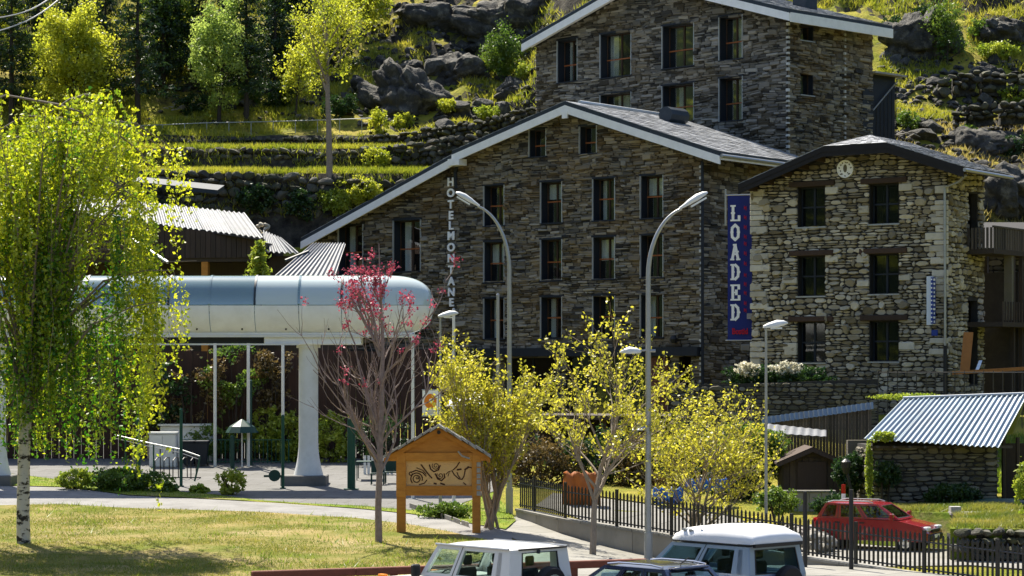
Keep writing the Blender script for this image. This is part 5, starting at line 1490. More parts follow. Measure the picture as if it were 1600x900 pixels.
# ------------------------------------------------------------------ white tube walkway on columns
rt_ = np.random.default_rng(81)
TY = 88.0
tc = W(400, 478, TY); TR = 47.5 * TY / FPX
tube = thing('tubular_walkway', 'raised white tubular walkway with blue glazed upper half and rounded end', 'walkway', (W(300, 0, TY)[0], TY, 0.8))
xe = W(678, 0, TY)[0]
joints = [(-260 + k * 68.0) for k in range(13)]
joints = [-260, -193, -126, -59, 8, 75, 142, 206, 270, 333, 403, 471, 537, 602]
def ring_pts(x, r, a0, a1, n, ry=1.0):
    return [np.array((x, TY - math.cos(a) * r, tc[2] + math.sin(a) * r * ry)) for a in np.linspace(a0, a1, n)]
def shell(xa, xb, a0, a1, r0, r1, th, n=16):
    m = MB()
    o0, o1 = ring_pts(xa, r0, a0, a1, n), ring_pts(xb, r1, a0, a1, n)
    i0, i1 = ring_pts(xa, r0 - th, a0, a1, n), ring_pts(xb, r1 - th, a0, a1, n)
    m.loft([o0 + i0[::-1], o1 + i1[::-1]])
    return m
PI = math.pi
split_a = 0.0
pale = {3, 5, 10, 11, 12}
for k in range(len(joints) - 1):
    xa, xb = W(joints[k], 0, TY)[0] + .012, W(joints[k + 1], 0, TY)[0] - .012
    o = shell(xa, xb, 0.01, PI - .01, TR, TR, .03).build('glass_panel', 'pale_glass' if k in pale else 'teal_glass', tube); smooth_angle(o, 50)
    o = shell(xa, xb, -1.12, -0.012, TR + .02, TR + .02, .05, 10).build('white_panel', 'white_panel', tube); smooth_angle(o, 50)
    o = shell(xa, xb, PI + .012, PI + 1.12, TR + .02, TR + .02, .05, 10).build('white_panel', 'white_panel', tube); smooth_angle(o, 50)
    f = MB(); f.cyl(np.array((xb - .5, TY - math.cos(-.85) * (TR + .02), tc[2] + math.sin(-.85) * (TR + .02))), np.array((xb - .5, TY - math.cos(-.85) * (TR + .06), tc[2] + math.sin(-.85) * (TR + .06))), .035, n=8); f.build('bolt', 'trim_black', tube)
    m = MB(); m.loft([ring_pts(xb - .03, TR + .025, 0, PI, 18) + ring_pts(xb - .03, TR - .06, 0, PI, 18)[::-1], ring_pts(xb + .05, TR + .025, 0, PI, 18) + ring_pts(xb + .05, TR - .06, 0, PI, 18)[::-1]])
    smooth_angle(m.build('rib', 'dark_edge' if k % 2 else 'teal_glass', tube), 50)
# rounded end
xs_ = W(602, 0, TY)[0] + .012
prof = [(xs_ + (xe - xs_) * t, TR * (1 - t ** 2.6) ** (1 / 2.6)) for t in np.linspace(0, 0.999, 14)]
m = MB(); m.loft([ring_pts(x, max(r, .01), 0.01, PI - .01, 16) for x, r in prof], cap=False, closed=False); smooth_angle(m.build('end_glass', 'pale_glass', tube), 60)
m = MB(); m.loft([ring_pts(x, max(r, .01) + .02, -1.25, -.012, 10) for x, r in prof], cap=False, closed=False); smooth_angle(m.build('end_panel', 'white_panel', tube), 60)
m = MB(); m.loft([ring_pts(x, max(r, .01) + .02, PI + .012, PI + 1.25, 10) for x, r in prof], cap=False, closed=False); smooth_angle(m.build('end_panel', 'white_panel', tube), 60)
xl = W(-260, 0, TY)[0]
zb = tc[2] - TR * .985
f = MB(); f.box(WF, xl, xe - .75, TY - .62, TY + .62, zb - .02, zb + .12); f.build('floor', 'white_panel', tube)
f = MB(); f.box(WF, xl, xe - .6, TY - .66, TY - .60, zb - .06, zb + .04); f.box(WF, xl, xe - .6, TY + .60, TY + .66, zb - .06, zb + .04); f.build('edge_rail', 'white_paint', tube)
f = MB(); f.box(WF, xl, W(415, 0, TY)[0], TY - .3, TY + .3, zb - .28, zb - .03); f.build('dark_beam', 'frame_navy', tube)
f = MB(); f.box(WF, W(415, 0, TY)[0], W(566, 0, TY)[0], TY - .55, TY + .55, zb - .34, zb - .025, bev=.03); f.build('column_head', 'white_panel', tube)
f = MB(); f.box(WF, W(-260, 0, TY)[0], W(470, 0, TY)[0], TY - .70, TY - .67, zb - .36, zb - .30); f.build('cable_tray', 'white_paint', tube)
f = MB(); f.tube([(xl, TY - .8, tc[2] - .25), (xe - 1.2, TY - .8, tc[2] - .25)], .03, 6); f.tube([(xl, TY + .8, tc[2] - .25), (xe - 1.2, TY + .8, tc[2] - .25)], .03, 6); f.build('inner_handrail', 'grey_steel', tube)
# columns
for px in (482, -6):
    zg = 0.85; ztp = zb - .34; cx = W(px, 0, TY)[0]
    zpl = W(0, 742, TY)[2]
    m = MB(); rings = []
    for t in np.linspace(0, 1, 16):
        z = zpl + (ztp - zpl) * t
        r = .37 + .20 * (1 - min(1, t / .28)) ** 2.2
        rings.append([np.array((cx + math.cos(2 * PI * k / 24) * r, TY + math.sin(2 * PI * k / 24) * r, z)) for k in range(24)])
    m.loft(rings); smooth_angle(m.build('column', 'white_paint', tube), 50)
    m = MB(); m.tube([(cx, TY, ztp - .12), (cx, TY, ztp)], .46, 24); m.build('column_cap', 'white_paint', tube)
    m = MB(); m.box(WF, cx - 1.0, cx + .72, TY - .75, TY + .75, zg - .5, zpl, bev=.03); m.build('plinth', 'dark_concrete', tube)
# slender white posts under the walkway
for i_, px in enumerate((336, 388, 442)):
    Yp = 95.2; p = G(px, 655) if False else W(px, 0, Yp)
    zg = Hs(p[0], Yp)
    f = MB(); f.cyl((p[0], Yp, zg), (p[0], Yp, W(0, 533, Yp)[2]), .065, n=10)
    o = f.build('white_post', 'white_paint'); tag(o, ['slim white post standing leftmost under the walkway', 'slim white post in the middle of three under the walkway', 'slim white post nearest to the thick column under the walkway'][i_], 'post', 'slim posts under the walkway')

# ------------------------------------------------------------------ dark backdrop buildings behind the plaza and the yellow trees
bw = thing('board_wall', 'dark red brown board fence closing the back of the plaza', 'fence', W(440, 690, 98.8))
for k in range(66):
    x0, x1 = W(-82 + k * 11.6, 0, 98.8)[0], W(-82 + (k + 1) * 11.6, 0, 98.8)[0]
    f = MB(); f.box(WF, x0 + .01, x1 - .01, 98.8 + rc.uniform(-.02, .02), 98.86, .8, W(0, 548 + rc.uniform(-3, 3), 98.8)[2], rnd=rc.random()); f.build('board', 'red_board', bw)
pav = thing('terrace_pavilion', 'dark timber cafe terrace behind the yellow trees', 'pavilion', W(960, 740, 97))
PVF = facade(965, 97, 14)
pa, pb2 = PVF.uv(1092, 700)[0], PVF.uv(800, 700)[0]; pz = PVF.uv(960, 652)[1]
f = MB(); f.box(PVF, pa, pb2, -4, -2.2, -.5, pz - .1); f.build('rear_wall', 'dark_wood', pav)
f = MB(); f.box(PVF, pa - .2, pb2 + .2, -4.2, .3, pz - .1, pz + .08); f.build('deck_roof', 'dark_wood', pav)
for k in range(9):
    u = pa + (pb2 - pa) * k / 8; f = MB(); f.box(PVF, u - .09, u + .09, -.1, .08, -.5, pz - .1); f.build('post', 'lintel_wood', pav)
for k in range(60):
    u = pa + (pb2 - pa) * (k + .5) / 60; f = MB(); f.box(PVF, u - .05, u + .05, -.02, .02, .3, 1.55, rnd=rc.random()); f.build('slat', 'brown_plank', pav)
f = MB(); f.box(PVF, pa, pb2, -.05, .05, 1.55, 1.62); f.build('rail', 'brown_plank', pav)
# ------------------------------------------------------------------ wooden notice board
rn = np.random.default_rng(91)
NY = 70.0
NF = facade(686, NY, 0)
def nu(px): return NF.uv(px, 700)[0]
def nz(py): return CAMZ + (HZ - py) * NY / FPX
gz = Hs(*W(686, 0, NY)[:2]) + .05
nb_ = thing('notice_board', 'orange wooden notice board with little gabled roof and burnt drawing', 'notice board', (W(686, 0, NY)[0], NY, gz))
for (a, b) in ((620, 634), (738, 751)):
    f = MB(); f.box(NF, nu(b), nu(a), -.13, .13, gz - .3, nz(709), rnd=.3, bev=.015); f.build('post', 'orange_wood', nb_)
f = MB(); f.box(NF, nu(740), nu(632), -.06, .03, nz(760), nz(719)); pnl = f.build('panel', 'pale_panel', nb_)
for (y0, y1, nm) in ((774, 759, 'rail'), (720, 707, 'rail')):
    f = MB(); f.box(NF, nu(741 if y0 > 730 else 758), nu(630 if y0 > 730 else 605), -.1, .135, nz(y0), nz(y1), rnd=rn.random(), bev=.012); f.build(nm, 'orange_wood', nb_)
for (a, b) in ((620, 634), (738, 751)):
    f = MB(); f.box(NF, nu(b) - .01, nu(a) + .01, -.02, .15, nz(776), nz(707), rnd=.8, bev=.012); f.build('stile', 'orange_wood', nb_)
f = MB(); f.prism([NF.pt(nu(603), -.05, nz(708)), NF.pt(nu(764), -.05, nz(708)), NF.pt(nu(686), -.05, nz(668))], [NF.pt(nu(603), .05, nz(708)), NF.pt(nu(764), .05, nz(708)), NF.pt(nu(686), .05, nz(668))], .7); f.build('gable', 'orange_wood', nb_)
for (xa, ya) in ((600, 716), (766, 715)):
    P = [NF.pt(nu(686), .17, nz(668)), NF.pt(nu(xa), .17, nz(ya)), NF.pt(nu(xa), .09, nz(ya)), NF.pt(nu(686), .09, nz(668))]
    f = MB(); f.prism(P, [p - np.array((0, 0, .16)) for p in P], .5); f.build('barge_board', 'orange_wood', nb_)
    for k in range(7):
        s0, s1 = k / 7, (k + 1.12) / 7
        A = NF.pt(nu(686) * (1 - s0) + nu(xa) * s0, 0, nz(662) * (1 - s0) + nz(ya - 6) * s0); B = NF.pt(nu(686) * (1 - s1) + nu(xa) * s1, 0, nz(662) * (1 - s1) + nz(ya - 6) * s1)
        off = np.array((0, 0, .012 * (6 - k) * 0 + .02 * (k % 2)))
        f = MB(); f.slab([A + NF.ey * .42 + off, B + NF.ey * .42 + off - np.array((0, 0, .03)), B - NF.ey * .42 + off - np.array((0, 0, .03)), A - NF.ey * .42 + off], .075, rn.random()); f.build('shingle', 'weathered_board', nb_)
f = MB(); f.cyl(NF.pt(nu(686), .18, nz(675)), NF.pt(nu(686), .26, nz(675)), .06, n=8); f.build('knot_bolt', 'trim_black', nb_)
# burnt line drawing (curves in photo pixels on the panel)
def draw(mb, pts, w_=.028):
    for p, q in zip(pts[:-1], pts[1:]):
        a = np.array((nu(p[0]), nz(p[1]))); b = np.array((nu(q[0]), nz(q[1]))); d = b - a; L = np.linalg.norm(d) + 1e-9; d /= L; n_ = np.array((-d[1], d[0])) * w_ / 2
        c = [a - d * .006 + n_, b + d * .006 + n_, b + d * .006 - n_, a - d * .006 - n_]
        e_ = .0003 * (len(mb.v) // 8 % 20)
        mb.prism([NF.pt(x, .028, z) for x, z in c], [NF.pt(x, .036 + e_, z) for x, z in c])
def spiral(cx, cy, r0, r1, t0, t1, n=18, sy=1.0): return [(cx + (r0 + (r1 - r0) * k / n) * math.cos(t0 + (t1 - t0) * k / n), cy + sy * (r0 + (r1 - r0) * k / n) * math.sin(t0 + (t1 - t0) * k / n)) for k in range(n + 1)]
f = MB()
draw(f, spiral(651, 748, 5.5, 5.5, 0, 2 * PI), .03); draw(f, spiral(651, 748, 9, 9, 2.4, 6.6), .035); draw(f, spiral(652, 747, 1, 2.5, 0, 7), .02)
draw(f, spiral(642, 740, 2.5, 2.5, 0, 5.5), .03); draw(f, [(642, 738), (650, 735), (660, 738), (666, 744)], .035); draw(f, [(651, 731), (661, 735), (666, 741)], .025)
draw(f, [(658, 726), (664, 734), (672, 744), (675, 747)], .04); draw(f, [(655, 757), (663, 755), (667, 750)], .03)
draw(f, [(671, 726), (673, 733), (678, 737), (685, 734), (688, 727)], .04); draw(f, spiral(681, 728, 1.2, 6, 0, 10, 26), .022)
draw(f, spiral(688, 743, 1, 5.5, 1, 10, 26), .024); draw(f, [(680, 740), (684, 748), (690, 751), (695, 746), (694, 740)], .04); draw(f, [(678, 755), (682, 756)], .05); draw(f, [(688, 755), (695, 757)], .045)
draw(f, [(697, 741), (701, 737), (704, 736)], .025); draw(f, [(706, 735), (710, 742), (717, 748), (722, 749), (725, 744), (727, 734)], .035); draw(f, [(718, 722), (713, 730), (708, 734)], .035)
draw(f, [(714, 738), (716, 743), (719, 747)], .028); draw(f, [(714, 734), (721, 733)], .05); draw(f, [(726, 734), (732, 730)], .05); draw(f, [(731, 729), (737, 731)], .03); draw(f, [(724, 754), (728, 757)], .03); draw(f, [(702, 738), (700, 744)], .02)
f.build('burnt_drawing', 'burnt_line', pnl)
f = MB(); f.tube([NF.pt(nu(716), .2, nz(705)), NF.pt(nu(722), .24, nz(712)), NF.pt(nu(734), .3, nz(716))], .03, 5); f.build('peeling_strip', 'weathered_board', nb_)
f = MB()
for k in range(6): f.box(NF, nu(751), nu(745), .151, .165, nz(722 + k * 9 + 7), nz(722 + k * 9))
f.build('grey_mark', 'weathered_board', nb_)

# ------------------------------------------------------------------ street lamps and poles
def arc_lamp(px, Y, side, label, zt, reach, second=False):
    x = W(px, 0, Y)[0]; zg = Hs(x, Y)
    o = thing('street_lamp', label, 'street lamp', (x, Y, zg), 'tall curved street lamps')
    R = reach; zs = zt - R * 1.6
    pts = [(x, Y, zg), (x, Y, zg + 1.2), (x, Y, zs)]
    rads = [.095, .088, .068]
    for k in range(1, 13):
        a = PI / 2 * .86 * k / 12
        pts.append((x + side * (R * (1 - math.cos(a))), Y, zs + R * 1.62 * math.sin(a))); rads.append(.068 - .028 * k / 12)
    f = MB(); f.tube(pts, rads, 12); smooth_angle(f.build('pole', 'grey_steel', o), 50)
    f = MB(); f.cyl((x, Y, zg), (x, Y, zg + .9), .12, n=12); f.build('base_sleeve', 'grey_steel', o)
    e = np.array(pts[-1]); d = np.array(pts[-1]) - np.array(pts[-2]); d /= np.linalg.norm(d)
    d = d + np.array((0, 0, .12)) * 1; d /= np.linalg.norm(d)
    up = np.cross(np.array((0, 1.0, 0)), d) * (-1 if side > 0 else 1); up = up if up[2] > 0 else -up
    rings = []
    for t, w_, h in ((-.05, .05, .05), (.1, .08, .07), (.3, .14, .11), (.55, .17, .135), (.75, .13, .10), (.86, .04, .04)):
        c = e + d * t + up * .02
        rings.append([c + np.array((0, 1.0, 0)) * math.cos(2 * PI * k / 12) * w_ + up * max(-.35, math.sin(2 * PI * k / 12)) * h for k in range(12)])
    m = MB(); m.loft(rings); smooth_angle(m.build('head', 'white_paint', o), 60)
    m = MB(); c = e + d * .5 - up * .06; m.loft([[c + d * dx * .25 + np.array((0, 1.0, 0)) * dy * .14 - up * q for dx, dy in ((-1, -1), (1, -1), (1, 1), (-1, 1))] for q in (0, .05)]); m.build('lens', 'lamp_glass', o)
    if second:
        z2 = W(0, 547, Y)[2]
        m = MB(); m.tube([(x, Y, z2), (x - .35, Y, z2 - .02)], .03, 6); m.tube([(x, Y - .02, z2 - .02), (x + .2, Y - .02, z2 - .02)], .05, 6); m.build('side_arm', 'grey_steel', o)
        rings = []
        for t, w_, h in ((0, .05, .05), (.12, .13, .12), (.34, .17, .16), (.52, .1, .08), (.6, .02, .02)):
            c = np.array((x - .2 - t, Y, z2 - .06))
            rings.append([c + np.array((0, math.cos(2 * PI * k / 12) * w_, max(-.3, math.sin(2 * PI * k / 12)) * h)) for k in range(12)])
        m = MB(); m.loft(rings); smooth_angle(m.build('side_head', 'white_paint', o), 60)
    return o
arc_lamp(796, 76.5, -1, 'tall curved street lamp whose arm reaches over to the HOTEL letters', W(0, 321, 76.5)[2], 1.35)
arc_lamp(1013, 64.8, 1, 'tall curved street lamp in front of the hotel corner with a second low head', W(0, 325, 64.8)[2], 1.2, second=True)
def short_lamp(px, Y, side, ytop, label, r=.048):
    x = W(px, 0, Y)[0]; zg = Hs(x, Y); zt = W(0, ytop, Y)[2]
    o = thing('street_lamp', label, 'street lamp', (x, Y, zg), 'short straight street lamps')
    f = MB(); f.tube([(x, Y, zg), (x, Y, zg + 1), (x, Y, zt - .1)], [r * 1.3, r, r * .75], 10); f.build('pole', 'grey_steel', o)
    rings = []
    for t, w_, h in ((-.08, .05, .05), (.05, .1, .1), (.3, .17, .15), (.5, .15, .11), (.62, .04, .03)):
        c = np.array((x + side * t, Y, zt - .05 + t * .16))
        rings.append([c + np.array((0, math.cos(2 * PI * k / 12) * w_, max(-.4, math.sin(2 * PI * k / 12)) * h)) for k in range(12)])
    m = MB(); m.loft(rings); smooth_angle(m.build('head', 'white_paint', o), 60)
    m = MB(); m.box(WF, x + side * .12, x + side * .45, Y - .11, Y + .11, zt - .11, zt - .065); m.build('lens', 'lamp_glass', o)
    return o
short_lamp(1197, 66.0, 1, 508, 'straight street lamp in front of the flowering hedge')
dl = short_lamp(688, 79.0, 1, 492, 'straight street lamp carrying the small orange pennant')
# small pennant on that lamp
pn = thing('pennant_sign', 'small white pennant with an orange rounded emblem on a lamp post', 'sign', W(672, 650, 78.9))
PNF = facade(672, 78.9, 0)
f = MB(); f.box(PNF, PNF.uv(685, 630)[0], PNF.uv(660, 630)[0], -.01, .01, W(0, 649, 78.9)[2], W(0, 610, 78.9)[2]); f.build('cloth', 'letter_white', pn)
f = MB(); cx_, cz_ = PNF.uv(672.5, 627); 
ringp = [(cx_ + .215 * math.cos(t) * (1 - .18 * max(0, math.sin(t)) ** 2), cz_ + .26 * math.sin(t)) for t in np.linspace(0, 2 * PI, 20)[:-1]]
f.prism([PNF.pt(a, .011, z) for a, z in ringp], [PNF.pt(a, .018, z) for a, z in ringp]); f.build('emblem', 'sign_orange', pn)
f = MB(); ringp = [(cx_ - .04 + .08 * math.cos(t) * (1 + .25 * math.sin(3 * t)), cz_ + .03 + .07 * math.sin(t)) for t in np.linspace(0, 2 * PI, 14)[:-1]]
f.prism([PNF.pt(a, .0185, z) for a, z in ringp], [PNF.pt(a, .024, z) for a, z in ringp]); f.build('emblem_centre', 'letter_white', pn)
f = MB()
for k in range(3): f.box(PNF, cx_ - .2, cx_ + .2 - .06 * k, .011, .014, cz_ - .34 - k * .045, cz_ - .32 - k * .045)
f.build('small_print', 'grey_steel', pn)
for y in (609, 650):
    f = MB(); f.tube([PNF.pt(PNF.uv(689, 0)[0], 0, W(0, y, 78.9)[2]), PNF.pt(PNF.uv(659, 0)[0], 0, W(0, y, 78.9)[2])], .018, 6); f.build('bracket', 'grey_steel', pn)
for (px, Y, yt, lab) in ((709, 80.5, 484, 'white flagpole rising past the last letters on the hotel'), (778, 77.0, 461, 'bare grey flagpole standing beside the curved lamp'), (645, 82, 522, 'white pole standing just past the rounded end of the walkway')):
    x = W(px, 0, Y)[0]; zg = Hs(x, Y); f = MB()
    f.tube([(x, Y, zg), (x, Y, W(0, yt, Y)[2])], [.062, .05], 10); o = thing('flagpole', lab, 'flagpole', (x, Y, zg), 'bare flagpoles'); f.build('pole', 'white_paint' if px != 778 else 'grey_steel', o)
    f = MB(); f.cyl((x, Y, W(0, yt, Y)[2]), (x, Y, W(0, yt, Y)[2] + .06), .06, .03, n=10); f.build('finial', 'grey_steel', o)
    f = MB(); f.box(WF, x - .16, x + .16, Y - .16, Y + .16, zg, zg + .05); f.build('base_plate', 'grey_steel', o)

# ------------------------------------------------------------------ picket fence on its concrete wall
def lerp_line(line, s):
    d = [0]
    for a, b in zip(line[:-1], line[1:]): d.append(d[-1] + np.linalg.norm(b - a))
    s = min(max(s, 0), d[-1])
    k = 0
    while k < len(d) - 2 and s > d[k + 1]: k += 1
    t = (s - d[k]) / (d[k + 1] - d[k])
    p = line[k] * (1 - t) + line[k + 1] * t; dr = (line[k + 1] - line[k]); return p, dr / np.linalg.norm(dr), d[-1]
Ltot = lerp_line(FENCE, 0)[2]
def ftop(s): return np.interp(s, [0, 3.8, 14.7, 21.5, 26], [1.68, 1.60, 1.12, .92, .85])
def fbase(s): return ftop(s) - 1.0
wallt = thing('fence_wall', 'low concrete wall under the black picket fence', 'wall', (3, 69, 0))
nseg = 14
for k in range(nseg):
    s0, s1 = Ltot * k / nseg, Ltot * (k + 1) / nseg
    p, d, _ = lerp_line(FENCE, s0 + .01); q, _, _ = lerp_line(FENCE, s1 - .01)
    n_ = np.array((-d[1], d[0])) * .14
    c = [p + n_, q + n_, q - n_, p - n_]
    lo = [np.array((*a, -.6)) for a in c]; hi = [np.array((*c[0], fbase(s0) - .05)), np.array((*c[1], fbase(s1) - .05)), np.array((*c[2], fbase(s1) - .05)), np.array((*c[3], fbase(s0) - .05))]
    f = MB(); f.prism(lo, hi, rn.random()); f.build('wall_panel', 'concrete', wallt)
    n2 = n_ * 1.25; c = [p + n2, q + n2, q - n2, p - n2]
    lo = [np.array((*a, z)) for a, z in zip(c, (fbase(s0) - .05, fbase(s1) - .05, fbase(s1) - .05, fbase(s0) - .05))]
    f = MB(); f.prism(lo, [a + np.array((0, 0, .07)) for a in lo], rn.random()); f.build('coping', 'pavement_pale', wallt)
fence = thing('picket_fence', 'black iron picket fence along the pavement', 'fence', (3, 69, .6))
npk = 150
for k in range(npk):
    s = Ltot * (k + .5) / npk
    p, d, _ = lerp_line(FENCE, s); zt = ftop(s); zb_ = fbase(s) + .06
    fr = Frame((p[0], p[1], 0), d, (-d[1], d[0]))
    f = MB(); post = k % 15 == 7
    w_ = .028 if not post else .05
    f.box(fr, -w_, w_, -w_ * .6, w_ * .6, zb_ if not post else fbase(s) - .04, zt if not post else zt + .14)
    if not post: f.prism([fr.pt(-w_, -.016, zt), fr.pt(w_, -.016, zt), fr.pt(0, -.016, zt + .06)], [fr.pt(-w_, .016, zt), fr.pt(w_, .016, zt), fr.pt(0, .016, zt + .06)])
    f.build('picket' if not post else 'post', 'black_iron', fence)
for zz in (.14, .84):
    f = MB(); f.tube([np.array((*lerp_line(FENCE, Ltot * k / 40)[0], fbase(Ltot * k / 40) + zz)) for k in range(41)], .022, 6); f.build('rail', 'black_iron', fence)
# parking guard rail
gr = thing('guard_rail', 'low reddish brown timber guard rail along the parking edge', 'guard rail', (-1.4, 56.5, 0))
d = (RAIL[1] - RAIL[0]); L = np.linalg.norm(d); d /= L; gf_ = Frame((*RAIL[0], 0), d, (-d[1], d[0]))
for k in range(4):
    f = MB(); f.box(gf_, L * k / 4 + .008, L * (k + 1) / 4 - .008, -.1, .08, .28, .47, rnd=rn.random(), bev=.02); f.build('beam', 'rust_rail', gr)
for k in range(7):
    s = .4 + (L - .8) * k / 6; f = MB(); f.box(gf_, s - .08, s + .08, -.07, .07, -.1, .28); f.build('post', 'rust_rail', gr)
# edging stones by the path
eg = thing('path_edging', 'broken line of pale edging stones beyond the path', 'edging', G(680, 803))
for k in range(7):
    p = G(640 + k * 13.5, 795 + k * 4.6); q = G(640 + (k + .85) * 13.5, 795 + (k + .85) * 4.6)
    f = MB(); n_ = np.array((0, .1, 0)); f.prism([p - n_, q - n_, q + n_, p + n_], [x + np.array((0, 0, .2)) for x in (p - n_, q - n_, q + n_, p + n_)], rn.random()); f.build('kerb_stone', 'pavement_pale', eg)

# ------------------------------------------------------------------ plaza furniture
def gpost(px, y0, y1, Y, r, mtl, lab, name, cat):
    x = W(px, 0, Y)[0]; zg = Hs(x, Y); z1 = W(0, y0, Y)[2]
    f = MB(); f.cyl((x, Y, zg - .1), (x, Y, z1), r, n=10); f.cyl((x, Y, z1), (x, Y, z1 + .05), r * 1.1, r * .5, n=10); f.cyl((x, Y, zg - .05), (x, Y, zg + .08), r * 1.9, n=10)
    o = f.build(name, mtl); return tag(o, lab, cat, 'green posts round the plaza')
gpost(549, 655, 780, 85.5, .15, 'green_iron', 'thick green post standing right of the white column', 'green_post', 'post')
gpost(283, 640, 768, 87.0, .06, 'green_iron', 'thin green post next to the white cabinet', 'green_post', 'post')
gpost(442, 650, 775, 86.0, .06, 'green_iron', 'thin green post left of the column plinth with a round lock', 'green_post', 'post')
gpost(391, 595, 720, 95.8, .08, 'dark_green', 'dark green post behind the leafy plaza bush', 'green_post', 'post')
gpost(216, 655, 735, 93.0, .10, 'green_iron', 'green post half behind the birch curtain', 'green_post', 'post')
gpost(363, 682, 740, 94.5, .09, 'dark_green', 'short dark green bollard under the walkway', 'green_post', 'post')
f = MB(); p = W(429, 743, 86.0); f.cyl(p + np.array((0, -.08, 0)), p + np.array((0, .08, 0)), .22, n=16); f.box(WF, p[0] - .4, p[0] + .3, 85.95, 86.05, p[2] - .06, p[2] + .02); tag(f.build('turnstile', 'dark_green'), 'dark round turnstile hub beside the column plinth', 'turnstile')
cab = thing('utility_cabinet', 'pale green white double door utility cabinet on the plaza', 'cabinet', W(254, 730, 95))
x0, x1 = W(233, 0, 95)[0], W(275, 0, 95)[0]; zc_ = Hs(-14, 95); zt_ = W(0, 676, 95)[2]
f = MB(); f.box(WF, x0, x1, 95, 95.6, zc_, zt_ - .06, bev=.02); f.build('body', 'white_paint', cab)
f = MB(); f.box(WF, x0 - .04, x1 + .04, 94.95, 95.65, zt_ - .06, zt_ + .02); f.build('lid', 'white_paint', cab)
for a, b in ((x0 + .03, (x0 + x1) / 2 - .01), ((x0 + x1) / 2 + .01, x1 - .03)):
    f = MB(); f.box(WF, a, b, 94.97, 94.995, zc_ + .08, zt_ - .1); dd_ = f.build('door', 'white_paint', cab)
    f = MB(); f.box(WF, b - .1, b - .06, 94.94, 94.97, zc_ + .6, zc_ + .8); f.build('handle', 'trim_black', dd_)
hd = thing('ramp_handrail', 'galvanised handrail descending across the plaza ramp', 'handrail', W(250, 720, 88))
pts = [W(180, 680, 89.5), W(235, 693, 88.6), W(280, 702, 87.8), W(312, 713, 87.4)]
f = MB(); f.tube(pts, .03, 8); f.build('top_rail', 'grey_steel', hd)
f = MB(); f.tube([p + np.array((0, 0, -.12)) for p in pts], .016, 6); f.build('mid_rail', 'grey_steel', hd)
f = MB(); f.tube([pts[-1], W(310, 728, 87.4), W(304, 752, 87.4)], .035, 6); f.build('end_post', 'green_iron', hd)
for q in (W(196, 684, 89.2), W(240, 694, 88.5)):
    f = MB(); f.tube([q, (q[0], q[1], Hs(q[0], q[1]))], .03, 6); f.build('post', 'green_iron', hd)
rk_ = thing('bicycle_rack', 'dark tubular bicycle rack by the plaza handrail', 'bicycle rack', W(280, 755, 90.5))
for k in range(5):
    x = W(244 + k * 14, 0, 90.5)[0]; zg = Hs(x, 90.5)
    f = MB(); f.tube([(x, 90.2, zg), (x, 90.2, zg + .75), (x + .06, 90.4, zg + .85), (x + .1, 90.9, zg + .85), (x + .1, 91, zg)], .022, 6); f.build('hoop', 'trim_black', rk_)
f = MB(); x0 = W(240, 0, 90.5)[0]; f.tube([(x0, 90.2, Hs(x0, 90.5) + .08), (x0 + 1.9, 90.2, Hs(x0, 90.5) + .08)], .025, 6); f.build('bar', 'trim_black', rk_)
# low green railing behind the posts
gl = thing('green_railing', 'low green tubular railing along the back of the plaza', 'railing', W(380, 715, 96.6))
for k in range(26):
    x = W(286 + k * 6.6, 0, 96.6)[0]; zg = Hs(x, 96.6)
    f = MB(); f.cyl((x, 96.6, zg), (x, 96.6, zg + 1.05), .016 if k % 5 else .03, n=6); f.build('baluster' if k % 5 else 'post', 'green_iron', gl)
for zz in (.12, 1.03):
    f = MB(); f.tube([(W(284, 0, 96.6)[0], 96.6, Hs(-14, 96.6) + zz), (W(455, 0, 96.6)[0], 96.6, Hs(-9.5, 96.6) + zz)], .022, 6); f.build('rail', 'green_iron', gl)
# terrace bar counter, bins, motor scooter shape, tables in the shade behind
f = MB(); p = W(250, 682, 97.6); f.box(WF, p[0], p[0] + 2.2, 97.6, 98.3, Hs(p[0], 97.6), p[2] + .45, bev=.03); f.box(WF, p[0] - .08, p[0] + 2.28, 97.5, 98.4, p[2] + .45, p[2] + .53); tag(f.build('terrace_counter', 'white_paint'), 'pale long counter at the back of the plaza', 'counter')
for k, (px, lab) in enumerate(((296, 'dark blue wheeled bin left of the green bollard'), (315, 'dark blue wheeled bin nearest to the slim white posts'))):
    x = W(px, 0, 95.5)[0]; zg = Hs(x, 95.5); b_ = thing('wheeled_bin', lab, 'bin', (x, 95.5, zg), 'wheeled bins on the plaza')
    f = MB(); f.loft([[np.array((x + sx * w_, 95.5 + sy * w_, z)) for sx, sy in ((-1, -1), (1, -1), (1, 1), (-1, 1))] for z, w_ in ((zg + .1, .2), (zg + 1.0, .28))]); f.build('body', 'sign_blue' if 0 else 'frame_navy', b_)
    f = MB(); f.box(WF, x - .31, x + .31, 95.18, 95.83, zg + 1.0, zg + 1.1, bev=.02); f.build('lid', 'frame_navy', b_)
    for s_ in (-.2, .2):
        f = MB(); f.cyl((x + s_, 95.72, zg + .1), (x + s_ + .05, 95.72, zg + .1), .1, n=12); f.build('wheel', 'rubber', b_)
um = thing('folded_parasol', 'dark green folded cafe parasol under the walkway', 'parasol', W(378, 715, 95))
x = W(378, 0, 95)[0]; zg = Hs(x, 95); ztp_ = W(0, 655, 95)[2]
f = MB(); f.cyl((x, 95, zg), (x, 95, ztp_ - .5), .03, n=8); f.build('pole', 'white_paint', um)
f = MB(); f.loft([[np.array((x + .7 * q * math.cos(2 * PI * k / 8), 95 + .7 * q * math.sin(2 * PI * k / 8), z)) for k in range(8)] for q, z in ((.98, ztp_ - .55), (.75, ztp_ - .3), (.05, ztp_))]); f.build('canopy', 'dark_green', um)
